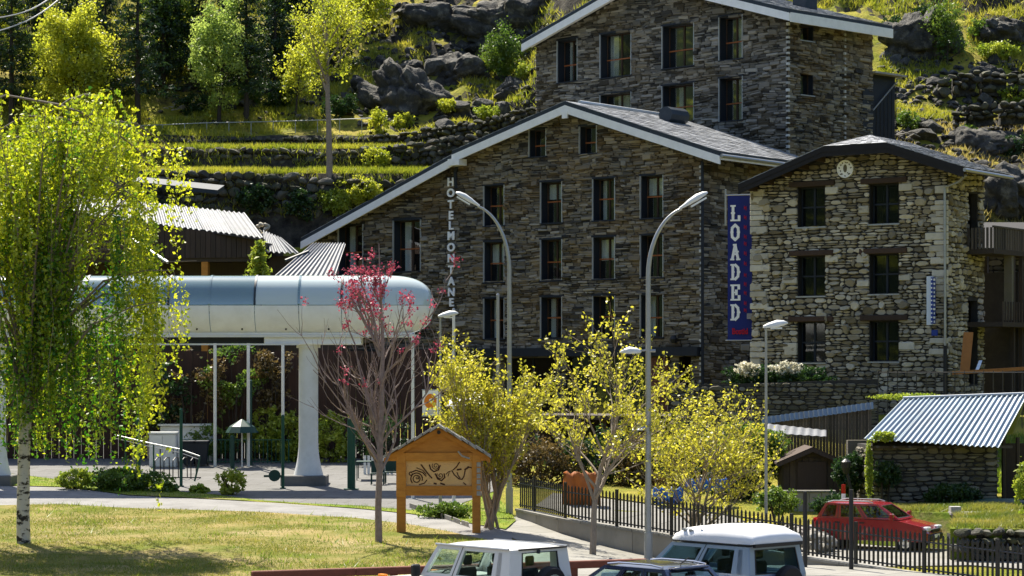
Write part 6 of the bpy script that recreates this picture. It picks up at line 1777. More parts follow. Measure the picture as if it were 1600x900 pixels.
for (px, py, Y, lab) in ((590, 760, 88, 'dark green garden chair behind the bare pink tree'), (612, 757, 88.5, 'dark green garden chair behind the notice board post'), (575, 752, 90, 'dark green garden table beyond the thick green post')):
    p = W(px, py, Y); zg = Hs(p[0], Y); c_ = thing('garden_chair' if 'chair' in lab else 'garden_table', lab, 'chair' if 'chair' in lab else 'table', (p[0], Y, zg))
    w_ = .26 if 'chair' in lab else .45
    zt_ = .45 if 'chair' in lab else .72
    f = MB(); f.box(WF, p[0] - w_, p[0] + w_, Y - w_, Y + w_, zg + zt_, zg + zt_ + .04); f.build('seat' if 'chair' in lab else 'table_top', 'dark_green', c_)
    for sx in (-1, 1):
        for sy in (-1, 1):
            f = MB(); f.cyl((p[0] + sx * w_ * .9, Y + sy * w_ * .9, zg), (p[0] + sx * w_ * .9, Y + sy * w_ * .9, zg + zt_), .02, n=6); f.build('leg', 'dark_green', c_)
    if 'chair' in lab:
        f = MB(); f.box(WF, p[0] - w_, p[0] + w_, Y + w_ - .04, Y + w_, zg + .5, zg + .95); f.build('backrest', 'dark_green', c_)
wf_ = thing('white_picket_panel', 'short white slatted panel behind the bare pink tree', 'fence', W(600, 730, 92))
for k in range(8):
    x = W(570 + k * 6, 0, 92)[0]; f = MB(); f.box(WF, x - .05, x + .05, 92, 92.03, Hs(x, 92), W(0, 712, 92)[2]); f.build('slat', 'white_paint', wf_)
# cafe awnings in front of the hotel ground floor
for (x0, x1, y0, y1, Y, mtl, lab) in ((696, 756, 612, 634, 100, 'letter_white', 'white cafe awning behind the yellow shrub'), (985, 1012, 660, 672, 96, 'letter_white', 'small white awning behind the middle yellow tree')):
    f = MB(); A, B = W(x0, y1, Y), W(x1, y1 - 2, Y); Cc, D = W(x1 - 4, y0, Y + 1.4), W(x0 + 14, y0, Y + 1.4)
    f.slab([A, B, Cc, D], .05); p = W((x0 + x1) / 2, 0, Y); f.cyl((p[0], Y + 1.3, Hs(p[0], Y + 1.3)), (p[0], Y + 1.3, W(0, y0 + 4, Y + 1.3)[2]), .03, n=6)
    tag(f.build('awning', mtl), lab, 'awning')
for (x0, x1, y0, y1, Y, mtl, lab, nm) in ((880, 938, 738, 790, 80, 'red_cloth', 'orange red cloth draped behind the middle yellow tree', 'orange_cloth'), (1020, 1068, 763, 788, 80, 'tarp_blue', 'crumpled blue tarpaulin left of the right-hand yellow tree trunk', 'blue_tarpaulin'), (1072, 1140, 748, 768, 80.5, 'tarp_blue', 'crumpled blue tarpaulin behind the leaves of the right-hand yellow tree', 'blue_tarpaulin')):
    n = 10; V_ = []; F_ = []
    for i_ in range(n + 1):
        for j_ in range(7):
            p = W(x0 + (x1 - x0) * i_ / n, y1 + (y0 - y1) * min(1, j_ / 4), Y + (0 if j_ < 4 else (j_ - 4) * .35)); p = p + np.array((0, .12 * math.sin(i_ * 1.7 + j_), .06 * math.sin(i_ * 2.3)))
            V_.append(p)
    for i_ in range(n):
        for j_ in range(6): F_.append((i_ * 7 + j_, (i_ + 1) * 7 + j_, (i_ + 1) * 7 + j_ + 1, i_ * 7 + j_ + 1))
    o = new_mesh(nm, V_, F_, mtl, smooth=True); m_ = o.modifiers.new('thickness', 'SOLIDIFY'); m_.thickness = .03
    tag(o, lab, 'tarpaulin' if 'tarp' in nm else 'cloth')
# red and white marker pole and a short dark lamp behind the red car
mk = thing('marker_pole', 'red and white striped marker pole behind the red car', 'pole', W(1318, 800, 76))
p = W(1318, 0, 76); zt_ = W(0, 757, 76)[2]
for k in range(6):
    f = MB(); f.cyl((p[0], 76, zt_ - .3 * (k + 1)), (p[0], 76, zt_ - .3 * k), .07, n=8); f.build('band', 'tail_red' if k % 2 == 0 else 'letter_white', mk)
bl_ = thing('globe_lamp', 'short dark lamp post with a cage head by the wooden hut', 'street lamp', W(1330, 800, 78))
p = W(1322, 0, 78); zt_ = W(0, 717, 78)[2]
f = MB(); f.tube([(p[0] + .25, 78, Hs(p[0], 78)), (p[0] + .2, 78, zt_ - 1.2), (p[0], 78, zt_ - .3)], .05, 8); f.build('pole', 'black_iron', bl_)
f = MB(); f.tube([(p[0], 78, zt_ - .5), (p[0], 78, zt_ - .3), (p[0], 78, zt_ - .1), (p[0], 78, zt_)], [.08, .15, .17, .05], 12); f.build('head', 'black_iron', bl_)
for k, (px, y0) in enumerate(((1258, 768), (1330, 765))):
    p = W(px, 0, 61.5 - k); f = MB(); f.cyl((p[0], p[1], -.3), (p[0], p[1], W(0, y0, p[1])[2]), .06, n=8); tag(f.build('black_post', 'black_iron'), ['black steel post behind the fence left of the red car', 'black steel post in front of the red car windows'][k], 'post')
# overhead cables
for k, (a, b, lab) in enumerate(((W(-20, 53, 95), W(120, -28, 130), 'lower overhead cable crossing the corner above the birch'), (W(-20, 30, 95), W(110, -30, 130), 'upper overhead cable crossing the corner above the birch'))):
    f = MB(); f.tube([a * (1 - t) + b * t - np.array((0, 0, .5 * math.sin(PI * t))) for t in np.linspace(0, 1, 12)], .035, 5); tag(f.build('overhead_cable', 'grey_steel'), lab, 'cable', 'overhead cables')
# clutter in front of the barn
f = MB(); a = W(1486, 800, 74); f.box(WF, a[0], a[0] + 1.15, 74, 74.6, a[2] - .1, a[2] - .02); f.box(WF, a[0] + .05, a[0] + .15, 74.1, 74.5, a[2] - .7, a[2] - .1); f.box(WF, a[0] + .9, a[0] + 1.0, 74.1, 74.5, a[2] - .7, a[2] - .1); f.box(WF, a[0] + .02, a[0] + .35, 74.1, 74.5, a[2] - .02, a[2] + .16); tag(f.build('plank_bench', 'weathered_board'), 'rough plank bench on the grass in front of the barn', 'bench')
f = MB(); a = W(1560, 800, 77); f.loft([[a + np.array((dx * s_, dy * s_, z)) for dx, dy in ((-1.2, -.6), (1.6, -.6), (1.6, .6), (-1.2, .6))] for s_, z in ((1, -.3), (.98, .1), (.7, .35), (.3, .45))]); tag(f.build('dark_tarpaulin', 'dark_green'), 'dark green tarpaulin heap beside the barn', 'tarpaulin')
# ------------------------------------------------------------------ vehicles
def wheel(root, fr, a, b, r=.36, w=.22, out=1):
    m = MB(); n = 24
    def ring(rad, bb): return [fr.pt(a + math.cos(2 * PI * k / n) * rad, bb, r + math.sin(2 * PI * k / n) * rad) for k in range(n)]
    b0, b1 = b - out * w, b
    m.loft([ring(r * .62, b0), ring(r * .95, b0), ring(r, b0 + out * .04), ring(r, b1 - out * .04), ring(r * .95, b1), ring(r * .62, b1)], cap=True)
    t = m.build('wheel', 'rubber', root); smooth_angle(t, 35)
    m = MB(); m.loft([ring(r * .62, b1 + out * .004), ring(r * .5, b1 - out * .03 + out * .03), ring(r * .15, b1 + out * .02)]); m.build('rim', 'chrome', t)
def extrude_profile(mb, fr, prof, halfw, bev=.08, n=None):
    """side profile (a, c) lofted across the width with softened flanks"""
    rings = []
    cx = sum(p[0] for p in prof) / len(prof); cz = sum(p[1] for p in prof) / len(prof)
    for b, k in ((-halfw, .975), (-halfw + bev * .35, .992), (-halfw + bev, 1), (halfw - bev, 1), (halfw - bev * .35, .992), (halfw, .975)):
        rings.append([fr.pt(cx + (a - cx) * k, b, cz + (c - cz) * k) for a, c in prof])
    mb.loft(rings)
def greenhouse(root, fr, base, top, zb, zt, glass, body, pillars, roofth=.05, pill=.07, seals=True, roof_mat=None, roof_crown=.05, solid=None, rear_m=.08):
    """base/top: (a_front, a_rear, halfwidth) at beltline and roof. pillars: list of fractions along the side for B/C posts"""
    af, ar, hb_ = base; tf, tr, ht = top
    def P(t, side, h):      # t 0 front .. 1 rear, h 0 belt .. 1 roof
        a0, a1 = af + (tf - af) * h, ar + (tr - ar) * h
        return fr.pt(a0 + (a1 - a0) * t, side * (hb_ + (ht - hb_) * h), zb + (zt - zb) * h)
    def bar(p, q, r_, mtl, name): f = MB(); f.tube([p, q], r_, 6); return f.build(name, mtl, root)
    inn = 0.012
    for s_ in (-1, 1):
        cuts = [0.0] + pillars + [solid or 1.0]
        if solid:
            o1 = fr.ey * s_ * .014
            f = MB(); f.prism([P(solid, s_, .1) + o1, P(1, s_, .1) + o1, P(1, s_, .9) + o1, P(solid, s_, .9) + o1], [P(solid, s_, .1) - o1 * 4, P(1, s_, .1) - o1 * 4, P(1, s_, .9) - o1 * 4, P(solid, s_, .9) - o1 * 4]); f.build('quarter_panel', body, root)
        for k, (t0, t1) in enumerate(zip(cuts[:-1], cuts[1:])):
            g0, g1 = t0 + (.03 if k == 0 else .022), t1 - .022
            def S(t, h, o): p = P(t, s_, h); return p + fr.ey * s_ * o
            # body-coloured surround then black seal then glass, each a real step in depth
            f = MB(); f.prism([S(g0, .1, .0), S(g1, .1, .0), S(g1, .9, .0), S(g0, .9, .0)], [S(g0, .1, -.012), S(g1, .1, -.012), S(g1, .9, -.012), S(g0, .9, -.012)]); f.build('side_window', glass, root)
        # frame rails
        for (t0, t1, h0, h1) in ((0, 1, 0, .11), (0, 1, .89, 1.0)):
            f = MB(); f.prism([P(t0, s_, h0) + fr.ey * s_ * .012, P(t1, s_, h0) + fr.ey * s_ * .012, P(t1, s_, h1) + fr.ey * s_ * .012, P(t0, s_, h1) + fr.ey * s_ * .012], [P(t0, s_, h0) - fr.ey * s_ * .05, P(t1, s_, h0) - fr.ey * s_ * .05, P(t1, s_, h1) - fr.ey * s_ * .05, P(t0, s_, h1) - fr.ey * s_ * .05]); f.build('window_rail', body, root)
        for k, t in enumerate(cuts):
            w_ = .035 if 0 < k < len(cuts) - 1 else .05
            t0, t1 = max(0, t - w_), min(1, t + w_)
            o1 = fr.ey * s_ * .014
            f = MB(); f.prism([P(t0, s_, .1) + o1, P(t1, s_, .1) + o1, P(t1, s_, .9) + o1, P(t0, s_, .9) + o1], [P(t0, s_, .1) - o1 * 4, P(t1, s_, .1) - o1 * 4, P(t1, s_, .9) - o1 * 4, P(t0, s_, .9) - o1 * 4]); f.build('pillar', body, root)
            if 0 < k < len(cuts) - 1:
                o2 = fr.ey * s_ * .017
                f = MB(); f.prism([P(t - .004, s_, 0) + o2, P(t + .004, s_, 0) + o2, P(t + .004, s_, 1) + o2, P(t - .004, s_, 1) + o2], [P(t - .004, s_, 0), P(t + .004, s_, 0), P(t + .004, s_, 1), P(t - .004, s_, 1)]); f.build('door_gap', 'trim_black', root)
    for t, nm, sg in ((0, 'windscreen', 1), (1, 'rear_window', -1)):
        em = .08 if t == 0 else rear_m
        def E(y, h, o=0): return (P(t, -1, h) * (1 - y) + P(t, 1, h) * y) + fr.ex * sg * o
        f = MB(); f.prism([E(em - .01, .1), E(1.01 - em, .1), E(1.01 - em, .9), E(em - .01, .9)], [E(em - .01, .1, -.012), E(1.01 - em, .1, -.012), E(1.01 - em, .9, -.012), E(em - .01, .9, -.012)]); f.build(nm, glass, root)
        for (y0, y1, h0, h1) in ((0, 1, 0, .11), (0, 1, .89, 1), (0, em, .1, .9), (1 - em, 1, .1, .9)):
            f = MB(); f.prism([E(y0, h0, .013), E(y1, h0, .013), E(y1, h1, .013), E(y0, h1, .013)], [E(y0, h0, -.05), E(y1, h0, -.05), E(y1, h1, -.05), E(y0, h1, -.05)]); f.build('screen_frame', body, root)
        f = MB()
        for (y0, y1, h0, h1) in ((em - .005, 1.005 - em, .1, .125), (em - .005, 1.005 - em, .875, .9), (em - .005, em + .015, .125, .875), (.985 - em, 1.005 - em, .125, .875)):
            f.prism([E(y0, h0, .018), E(y1, h0, .018), E(y1, h1, .018), E(y0, h1, .018)], [E(y0, h0, 0), E(y1, h0, 0), E(y1, h1, 0), E(y0, h1, 0)])
        f.build('seal', 'trim_black', root)
    # crowned roof
    m = MB(); rows = []
    na, nb2 = 10, 10
    for i_ in range(na + 1):
        t = i_ / na; r_ = []
        for j_ in range(nb2 + 1):
            y = j_ / nb2
            p = P(t, -1, 1) * (1 - y) + P(t, 1, 1) * y
            cr = roof_crown * (1 - (2 * y - 1) ** 4) * (1 - (2 * t - 1) ** 6)
            r_.append(p + np.array((0, 0, cr)))
        rows.append(r_)
    V_ = [p for r_ in rows for p in r_]; k0 = len(V_); V_ += [p - np.array((0, 0, roofth + .03)) for p in V_]
    F_ = []
    for i_ in range(na):
        for j_ in range(nb2):
            a = i_ * (nb2 + 1) + j_; F_.append((a, a + 1, a + nb2 + 2, a + nb2 + 1)); F_.append((k0 + a, k0 + a + nb2 + 1, k0 + a + nb2 + 2, k0 + a + 1))
    edge = [j_ for j_ in range(nb2 + 1)] + [(i_ + 1) * (nb2 + 1) + nb2 for i_ in range(na)] + [na * (nb2 + 1) + nb2 - 1 - j_ for j_ in range(nb2)] + [(na - 1 - i_) * (nb2 + 1) for i_ in range(na - 1)]
    for a, b in zip(edge, edge[1:] + edge[:1]): F_.append((a, b, k0 + b, k0 + a))
    m.add(V_, F_); o = m.build('roof', roof_mat or body, root); smooth_angle(o, 40)
    return P
def seats(root, fr, rows, z):
    for a in rows:
        for b in (-.38, .38):
            f = MB(); f.box(fr, a - .05, a + .08, b - .22, b + .22, z - .1, z + .42, bev=.04); s_ = f.build('seat_back', 'seat_cloth', root)
            f = MB(); f.box(fr, a - .03, a + .05, b - .11, b + .11, z + .47, z + .66, bev=.03); f.build('headrest', 'seat_cloth', s_)
def mirror(root, fr, a, b, z, side, mtl):
    f = MB(); f.box(fr, a - .05, a + .06, b + side * .03, b + side * .22, z, z + .24, bev=.025); f.tube([fr.pt(a, b - side * .02, z + .03), fr.pt(a, b + side * .08, z + .05)], .02, 6); f.build('wing_mirror', mtl, root)

# -- white boxy off-roader
c = W(797, 853, 43.4); HDG = 133
jf0 = heading((0, 0), HDG)
Lr, hwj = -1.95, .80
org = c[:2] - jf0.ex[:2] * Lr - jf0.ey[:2] * (hwj - .05)
JF = heading(org, HDG)
jeep = thing('off_road_car', 'white boxy three door off-roader in the parking lot', 'car', (*org, 0))
f = MB(); extrude_profile(f, JF, [(-2.0, .45), (2.0, .45), (2.05, .75), (1.98, 1.1), (.62, 1.2), (.5, 1.24), (-2.0, 1.24), (-2.05, .9)], hwj + .05, .08); body = f.build('body', 'car_white', jeep); smooth_angle(body, 35)
P_ = greenhouse(jeep, JF, (.55, -2.0, hwj + .02), (.12, -1.95, hwj - .07), 1.24, 1.86, 'car_glass', 'car_white', [.36], roof_crown=.06, roof_mat='car_white', solid=.85, rear_m=.19)
f = MB(); f.tube([JF.pt(.15, hwj - .03, 1.875), JF.pt(-1.93, hwj - .03, 1.875)], .022, 6); f.tube([JF.pt(.15, -hwj + .03, 1.875), JF.pt(-1.93, -hwj + .03, 1.875)], .022, 6); f.build('rain_gutter', 'grey_steel', jeep)
f = MB(); f.box(JF, -2.0, -1.96, -hwj + .1, hwj - .25, 1.845, 1.875); f.build('rear_gutter', 'trim_black', jeep)
mirror(jeep, JF, .55, hwj + .02, 1.22, 1, 'trim_black'); mirror(jeep, JF, .55, -hwj - .02, 1.17, -1, 'trim_black')
seats(jeep, JF, [-.35, -1.3], 1.0)
for a in (1.25, -1.25):
    for s_ in (1, -1):
        wheel(jeep, JF, a, s_ * (hwj + .08), .37, .22, s_)
        f = MB(); f.loft([[JF.pt(a + math.cos(t) * r_, s_ * bb, .37 + math.sin(t) * r_) for t in np.linspace(.05, PI - .05, 12)] + [JF.pt(a + math.cos(t) * (r_ - .06), s_ * bb, .37 + math.sin(t) * (r_ - .06)) for t in np.linspace(PI - .05, .05, 12)] for r_, bb in ((.50, hwj - .02), (.50, hwj + .12))]); f.build('wheel_arch', 'trim_black', jeep)
# spare wheel on the tail
sp_ = MB(); n = 26
def sring(fr, a, rad, zc, bc=0.0): return [fr.pt(a, bc + math.cos(2 * PI * k / n) * rad, zc + math.sin(2 * PI * k / n) * rad) for k in range(n)]
sp_.loft([sring(JF, -2.06, .2, 1.16, -.1), sring(JF, -2.06, .34, 1.16, -.1), sring(JF, -2.10, .37, 1.16, -.1), sring(JF, -2.22, .37, 1.16, -.1), sring(JF, -2.27, .33, 1.16, -.1), sring(JF, -2.27, .22, 1.16, -.1)])
sw = sp_.build('spare_wheel', 'rubber', jeep); smooth_angle(sw, 30)
sp_ = MB(); sp_.loft([sring(JF, -2.272, .22, 1.16, -.1), sring(JF, -2.25, .17, 1.16, -.1), sring(JF, -2.29, .06, 1.16, -.1)]); sp_.build('rim', 'chrome', sw)
f = MB(); f.tube([JF.pt(-2.04, .1, 1.78), JF.pt(-2.03, .08, 1.84)], .035, 6); f.tube([JF.pt(-2.05, -.55, 1.3), JF.pt(-2.05, -.42, 1.5)], .018, 5); f.build('rear_wiper', 'trim_black', jeep)
f = MB(); f.box(JF, -2.12, -1.98, -hwj - .06, hwj + .06, .42, .6, bev=.03); f.box(JF, 1.98, 2.15, -hwj - .06, hwj + .06, .42, .62, bev=.03); f.build('bumper', 'trim_black', jeep)
for s_ in (-1, 1):
    f = MB(); f.box(JF, -2.075, -2.03, s_ * .62 - .07, s_ * .62 + .07, .72, .95, bev=.01); f.build('tail_light', 'tail_red', jeep)
    f = MB(); f.cyl(JF.pt(2.0, s_ * .55, .82), JF.pt(2.06, s_ * .55, .82), .11, n=14); f.build('headlight', 'lamp_glass', jeep)
    f = MB(); f.box(JF, 1.75, 1.95, s_ * (hwj - .1) - .05, s_ * (hwj - .1) + .05, 1.11, 1.17, bev=.01); f.build('indicator', 'amber', jeep)
    f = MB(); f.box(JF, -.38, -.22, s_ * (hwj + .05), s_ * (hwj + .085), 1.02, 1.06); f.build('door_handle', 'trim_black', jeep)
f = MB(); rg_ = [JF.pt(.3 - .06 * math.sin(t), .38 + .17 * math.cos(t), 1.18 + .16 * math.sin(t)) for t in np.linspace(0, 2 * PI, 18)]; f.tube(rg_, .016, 5); f.build('steering_wheel', 'trim_black', jeep)
f = MB(); f.box(JF, .35, .6, -hwj + .08, hwj - .08, .95, 1.2); f.build('dashboard', 'trim_black', jeep)
f = MB(); f.tube([JF.pt(-.15, 0, 1.73), JF.pt(-.1, 0, 1.66)], .015, 5); f.box(JF, -.02, .02, -.12, .12, 1.66, 1.73); f.build('rear_view_mirror', 'trim_black', jeep)

# -- silver blue SUV with a white high roof
c = W(1168, 856, 45.6); HDG = 133
kf0 = heading((0, 0), HDG); hwk = .84
org = c[:2] - kf0.ex[:2] * (-1.9) - kf0.ey[:2] * (hwk - .06)
KF = heading(org, HDG)
suv = thing('high_roof_car', 'silver blue off-road car with a bulky white raised roof', 'car', (*org, 0))
f = MB(); extrude_profile(f, KF, [(-2.05, .45), (2.15, .45), (2.2, .75), (2.1, 1.0), (.85, 1.1), (.75, 1.14), (-2.05, 1.14), (-2.1, .8)], hwk + .05, .1); smooth_angle(f.build('body', 'car_silver', suv), 35)
greenhouse(suv, KF, (.85, -2.02, hwk + .02), (.15, -1.92, hwk - .08), 1.14, 1.75, 'car_glass_dark', 'car_silver', [.46], roof_crown=.05, solid=.88, rear_m=.1)
# fibreglass high roof: rings from front to back
rings = []
for a, w_, z0, z1 in ((.28, .62, 1.80, 1.86), (.16, .70, 1.79, 1.96), (-.1, .76, 1.79, 2.06), (-.6, .79, 1.79, 2.12), (-1.2, .80, 1.79, 2.14), (-1.65, .80, 1.79, 2.11), (-1.98, .77, 1.80, 2.0), (-2.04, .74, 1.81, 1.92)):
    rings.append([KF.pt(a, w_ * s_, z) for s_, z in ((-1, z0), (-1.0, z0 + (z1 - z0) * .35), (-.93, z0 + (z1 - z0) * .75), (-.78, z1 - .02), (-.3, z1), (.3, z1), (.78, z1 - .02), (.93, z0 + (z1 - z0) * .75), (1.0, z0 + (z1 - z0) * .35), (1, z0))])
m = MB(); m.loft(rings); ht_ = m.build('high_roof', 'high_top', suv); smooth_angle(ht_, 50)
f = MB()
for k, (a, w_) in enumerate(((-.12, .08), (-.3, .05), (-.36, .05), (-.62, .05), (-.7, .04), (-.78, .05), (-1.02, .03), (-1.1, .03), (-1.18, .03))):
    f.box(KF, a - w_, a + w_ * .2, .66, .742 - .004 * (k < 1), 1.995 - .015 * (k % 2) - .002 * k, 2.04 - .01 * (k % 3))
f.build('worn_decal', 'grey_steel', ht_)
f = MB(); f.box(KF, -2.0, .1, hwk - .1, hwk - .04, 1.775, 1.80); f.box(KF, -2.0, .1, -hwk + .04, -hwk + .1, 1.775, 1.80); f.box(KF, -2.06, -1.99, -hwk + .12, hwk - .12, 1.74, 1.81); f.build('roof_seal', 'trim_black', suv)
mirror(suv, KF, .72, hwk + .02, 1.12, 1, 'trim_black'); mirror(suv, KF, .72, -hwk - .02, 1.12, -1, 'trim_black')
seats(suv, KF, [-.3, -1.2], .95)
for a in (1.3, -1.25):
    for s_ in (1, -1): wheel(suv, KF, a, s_ * (hwk + .07), .37, .22, s_)
n = 26; sp_ = MB()
sp_.loft([sring(KF, -2.1, .2, .98, -.12), sring(KF, -2.1, .35, .98, -.12), sring(KF, -2.14, .38, .98, -.12), sring(KF, -2.26, .38, .98, -.12), sring(KF, -2.31, .33, .98, -.12), sring(KF, -2.31, .2, .98, -.12)]); sw = sp_.build('spare_wheel', 'rubber', suv); smooth_angle(sw, 30)
f = MB(); f.box(KF, -2.2, -2.05, -hwk - .06, hwk + .06, .42, .62, bev=.03); f.box(KF, 2.1, 2.28, -hwk - .06, hwk + .06, .42, .64, bev=.03); f.build('bumper', 'trim_black', suv)
for s_ in (-1, 1):
    f = MB(); f.box(KF, -2.12, -2.06, s_ * .7 - .06, s_ * .7 + .06, .8, 1.1, bev=.01); f.build('tail_light', 'tail_red', suv)
    f = MB(); f.box(KF, 2.12, 2.2, s_ * .6 - .16, s_ * .6 + .16, .78, .92, bev=.02); f.build('headlight', 'lamp_glass', suv)
    f = MB(); f.box(KF, -.52, -.36, s_ * (hwk + .05), s_ * (hwk + .085), .98, 1.02); f.build('door_handle', 'trim_black', suv)
f = MB(); f.box(KF, .5, .85, -hwk + .08, hwk - .08, .9, 1.13); f.build('dashboard', 'trim_black', suv)

# -- dark blue hatchback nearest to the camera
org = np.array((2.35, 44.6)); NFv = heading(org, 135); hwn = .82
navy = thing('blue_hatchback', 'dark blue car with a glossy black roof cut by the picture edge', 'car', (*org, 0))
f = MB(); extrude_profile(f, NFv, [(-2.0, .35), (2.05, .35), (2.1, .65), (1.9, .82), (1.0, .98), (-1.85, 1.0), (-2.05, .7)], hwn + .06, .14); smooth_angle(f.build('body', 'car_navy', navy), 35)
greenhouse(navy, NFv, (1.0, -1.85, hwn), (.15, -1.35, hwn - .17), .98, 1.52, 'car_glass', 'car_navy', [.36, .68], roof_crown=.07, roof_mat='car_black')
for s_ in (1, -1):
    f = MB(); f.tube([NFv.pt(.1, s_ * (hwn - .2), 1.55), NFv.pt(-.2, s_ * (hwn - .2), 1.585), NFv.pt(-1.0, s_ * (hwn - .2), 1.585), NFv.pt(-1.3, s_ * (hwn - .2), 1.55)], .02, 6); f.build('roof_rail', 'chrome', navy)
    for a in (1.25, -1.25): wheel(navy, NFv, a, s_ * (hwn + .05), .32, .2, s_)
    f = MB(); f.box(NFv, -2.05, -1.95, s_ * .65 - .12, s_ * .65 + .12, .75, .9, bev=.02); f.build('tail_light', 'tail_red', navy)
    f = MB(); f.box(NFv, 1.95, 2.08, s_ * .62 - .16, s_ * .62 + .16, .62, .75, bev=.02); f.build('headlight', 'lamp_glass', navy)
mirror(navy, NFv, .8, hwn + .02, .96, 1, 'car_navy'); mirror(navy, NFv, .8, -hwn - .02, .96, -1, 'car_navy'); seats(navy, NFv, [-.2, -1.1], .72)
f = MB(); f.box(NFv, -1.5, -1.3, -.5, .5, 1.50, 1.55, bev=.02); f.build('spoiler', 'car_navy', navy)
f = MB(); f.tube([NFv.pt(-1.2, 0, 1.58), NFv.pt(-1.42, 0, 1.72)], .012, 5); f.build('aerial', 'trim_black', navy)

# -- red hatchback on the road behind the fence
org = np.array(W(1369, 0, 73.4)[:2]); RF = heading((*org, -.47), -27); hwr = .78
red = thing('red_hatchback', 'red five door car with roof bars parked behind the fence', 'car', (*org, -.47))
f = MB(); extrude_profile(f, RF, [(-1.85, .32), (1.9, .32), (1.95, .6), (1.75, .82), (1.0, .98), (-1.7, 1.02), (-1.88, .75)], hwr + .05, .13); smooth_angle(f.build('body', 'car_red', red), 35)
greenhouse(red, RF, (1.0, -1.72, hwr), (.25, -1.45, hwr - .13), 1.0, 1.47, 'car_glass_dark', 'car_red', [.4, .74], roof_crown=.06)
for s_ in (1, -1):
    f = MB(); f.tube([RF.pt(.1, s_ * (hwr - .16), 1.5), RF.pt(-.1, s_ * (hwr - .16), 1.55), RF.pt(-1.2, s_ * (hwr - .16), 1.55), RF.pt(-1.4, s_ * (hwr - .16), 1.5)], .022, 6); f.build('roof_rail', 'grey_steel', red)
    for a in (1.2, -1.15): wheel(red, RF, a, s_ * (hwr + .04), .31, .19, s_)
    f = MB(); f.box(RF, 1.72, 1.93, s_ * .58 - .17, s_ * .58 + .17, .66, .80, bev=.03); f.build('headlight', 'lamp_glass', red)
    f = MB(); f.box(RF, -1.86, -1.78, s_ * .64 - .1, s_ * .64 + .1, .75, 1.0, bev=.02); f.build('tail_light', 'tail_red', red)
    for a in (-.2, -1.0):
        f = MB(); f.box(RF, a - .08, a + .08, s_ * (hwr + .04), s_ * (hwr + .07), .86, .9); f.build('door_handle', 'trim_black', red)
mirror(red, RF, .8, -hwr - .01, .96, -1, 'car_red'); mirror(red, RF, .8, hwr + .01, .96, 1, 'car_red'); seats(red, RF, [-.15, -1.05], .72)
f = MB(); f.box(RF, 1.9, 1.99, -hwr + .1, hwr - .1, .36, .56, bev=.03); f.build('bumper', 'trim_black', red)
f = MB(); f.box(RF, 1.985, 2.0, -.26, .26, .44, .55); f.build('number_plate', 'letter_white', red)
f = MB(); f.box(RF, 1.88, 1.965, -.4, .4, .62, .72, bev=.01); f.build('grille', 'trim_black', red)
# ------------------------------------------------------------------ birch in the foreground
rv = np.random.default_rng(101)
b0 = G(38, 853); BY = b0[1]
def B(px, py, dy=0.0): return W(px, py, BY) + np.array((0, dy, 0))
birch = thing('birch_tree', 'weeping birch with curtains of fresh yellow green leaves', 'tree', b0)
tp = [(37, 858), (36, 800), (37, 740), (38, 690), (42, 640), (50, 580), (60, 520), (72, 450), (88, 370), (108, 290), (130, 220), (152, 150)]
tr = [.21, .19, .18, .175, .17, .155, .14, .12, .1, .075, .05, .02]
f = MB(); f.tube([B(x, y) for x, y in tp], tr, 12); smooth_angle(f.build('trunk', 'bark_birch', birch), 60)
topx = [-120, -60, 0, 40, 90, 120, 160, 195, 222, 245, 270, 310]
topy = [340, 270, 215, 180, 160, 150, 128, 165, 205, 300, 400, 430]
boty = [720, 735, 745, 715, 735, 775, 780, 755, 735, 665, 615, 470]
lm = MB(); starts = []
for k in range(64):
    i_ = rv.integers(3, 11); t = rv.random(); x0, y0 = np.array(tp[i_]) * (1 - t) + np.array(tp[min(i_ + 1, 11)]) * t
    xe_ = rv.uniform(-110, 285) if k > 3 else (300, 270, 240, 215)[k]
    ye_ = max(np.interp(xe_, topx, topy) + abs(rv.normal(0, 60)) + 8, 130)
    if k < 1: ye_ = 405
    ye_ = min(ye_, y0 - 5 + 60)
    dy = rv.normal(0, 1.3)
    p0, p3 = B(x0, y0), B(xe_, ye_, dy); mid = p0 * .5 + p3 * .5 + np.array((0, 0, abs(p3[0] - p0[0]) * .22))
    pts = [p0, p0 * .6 + mid * .4 + np.array((0, 0, .1)), mid, mid * .4 + p3 * .6 + np.array((0, 0, .12)), p3]
    lm.tube(pts, [.055, .045, .032, .02, .01], 5)
    for q in np.linspace(.25, 1, 9):
        x = q * 4; j = min(int(x), 3); starts.append(pts[j] * (1 - (x - j)) + pts[j + 1] * (x - j))
lm.build('limbs', 'bark_grey', birch)
LP = []; LR = []; tw = MB()
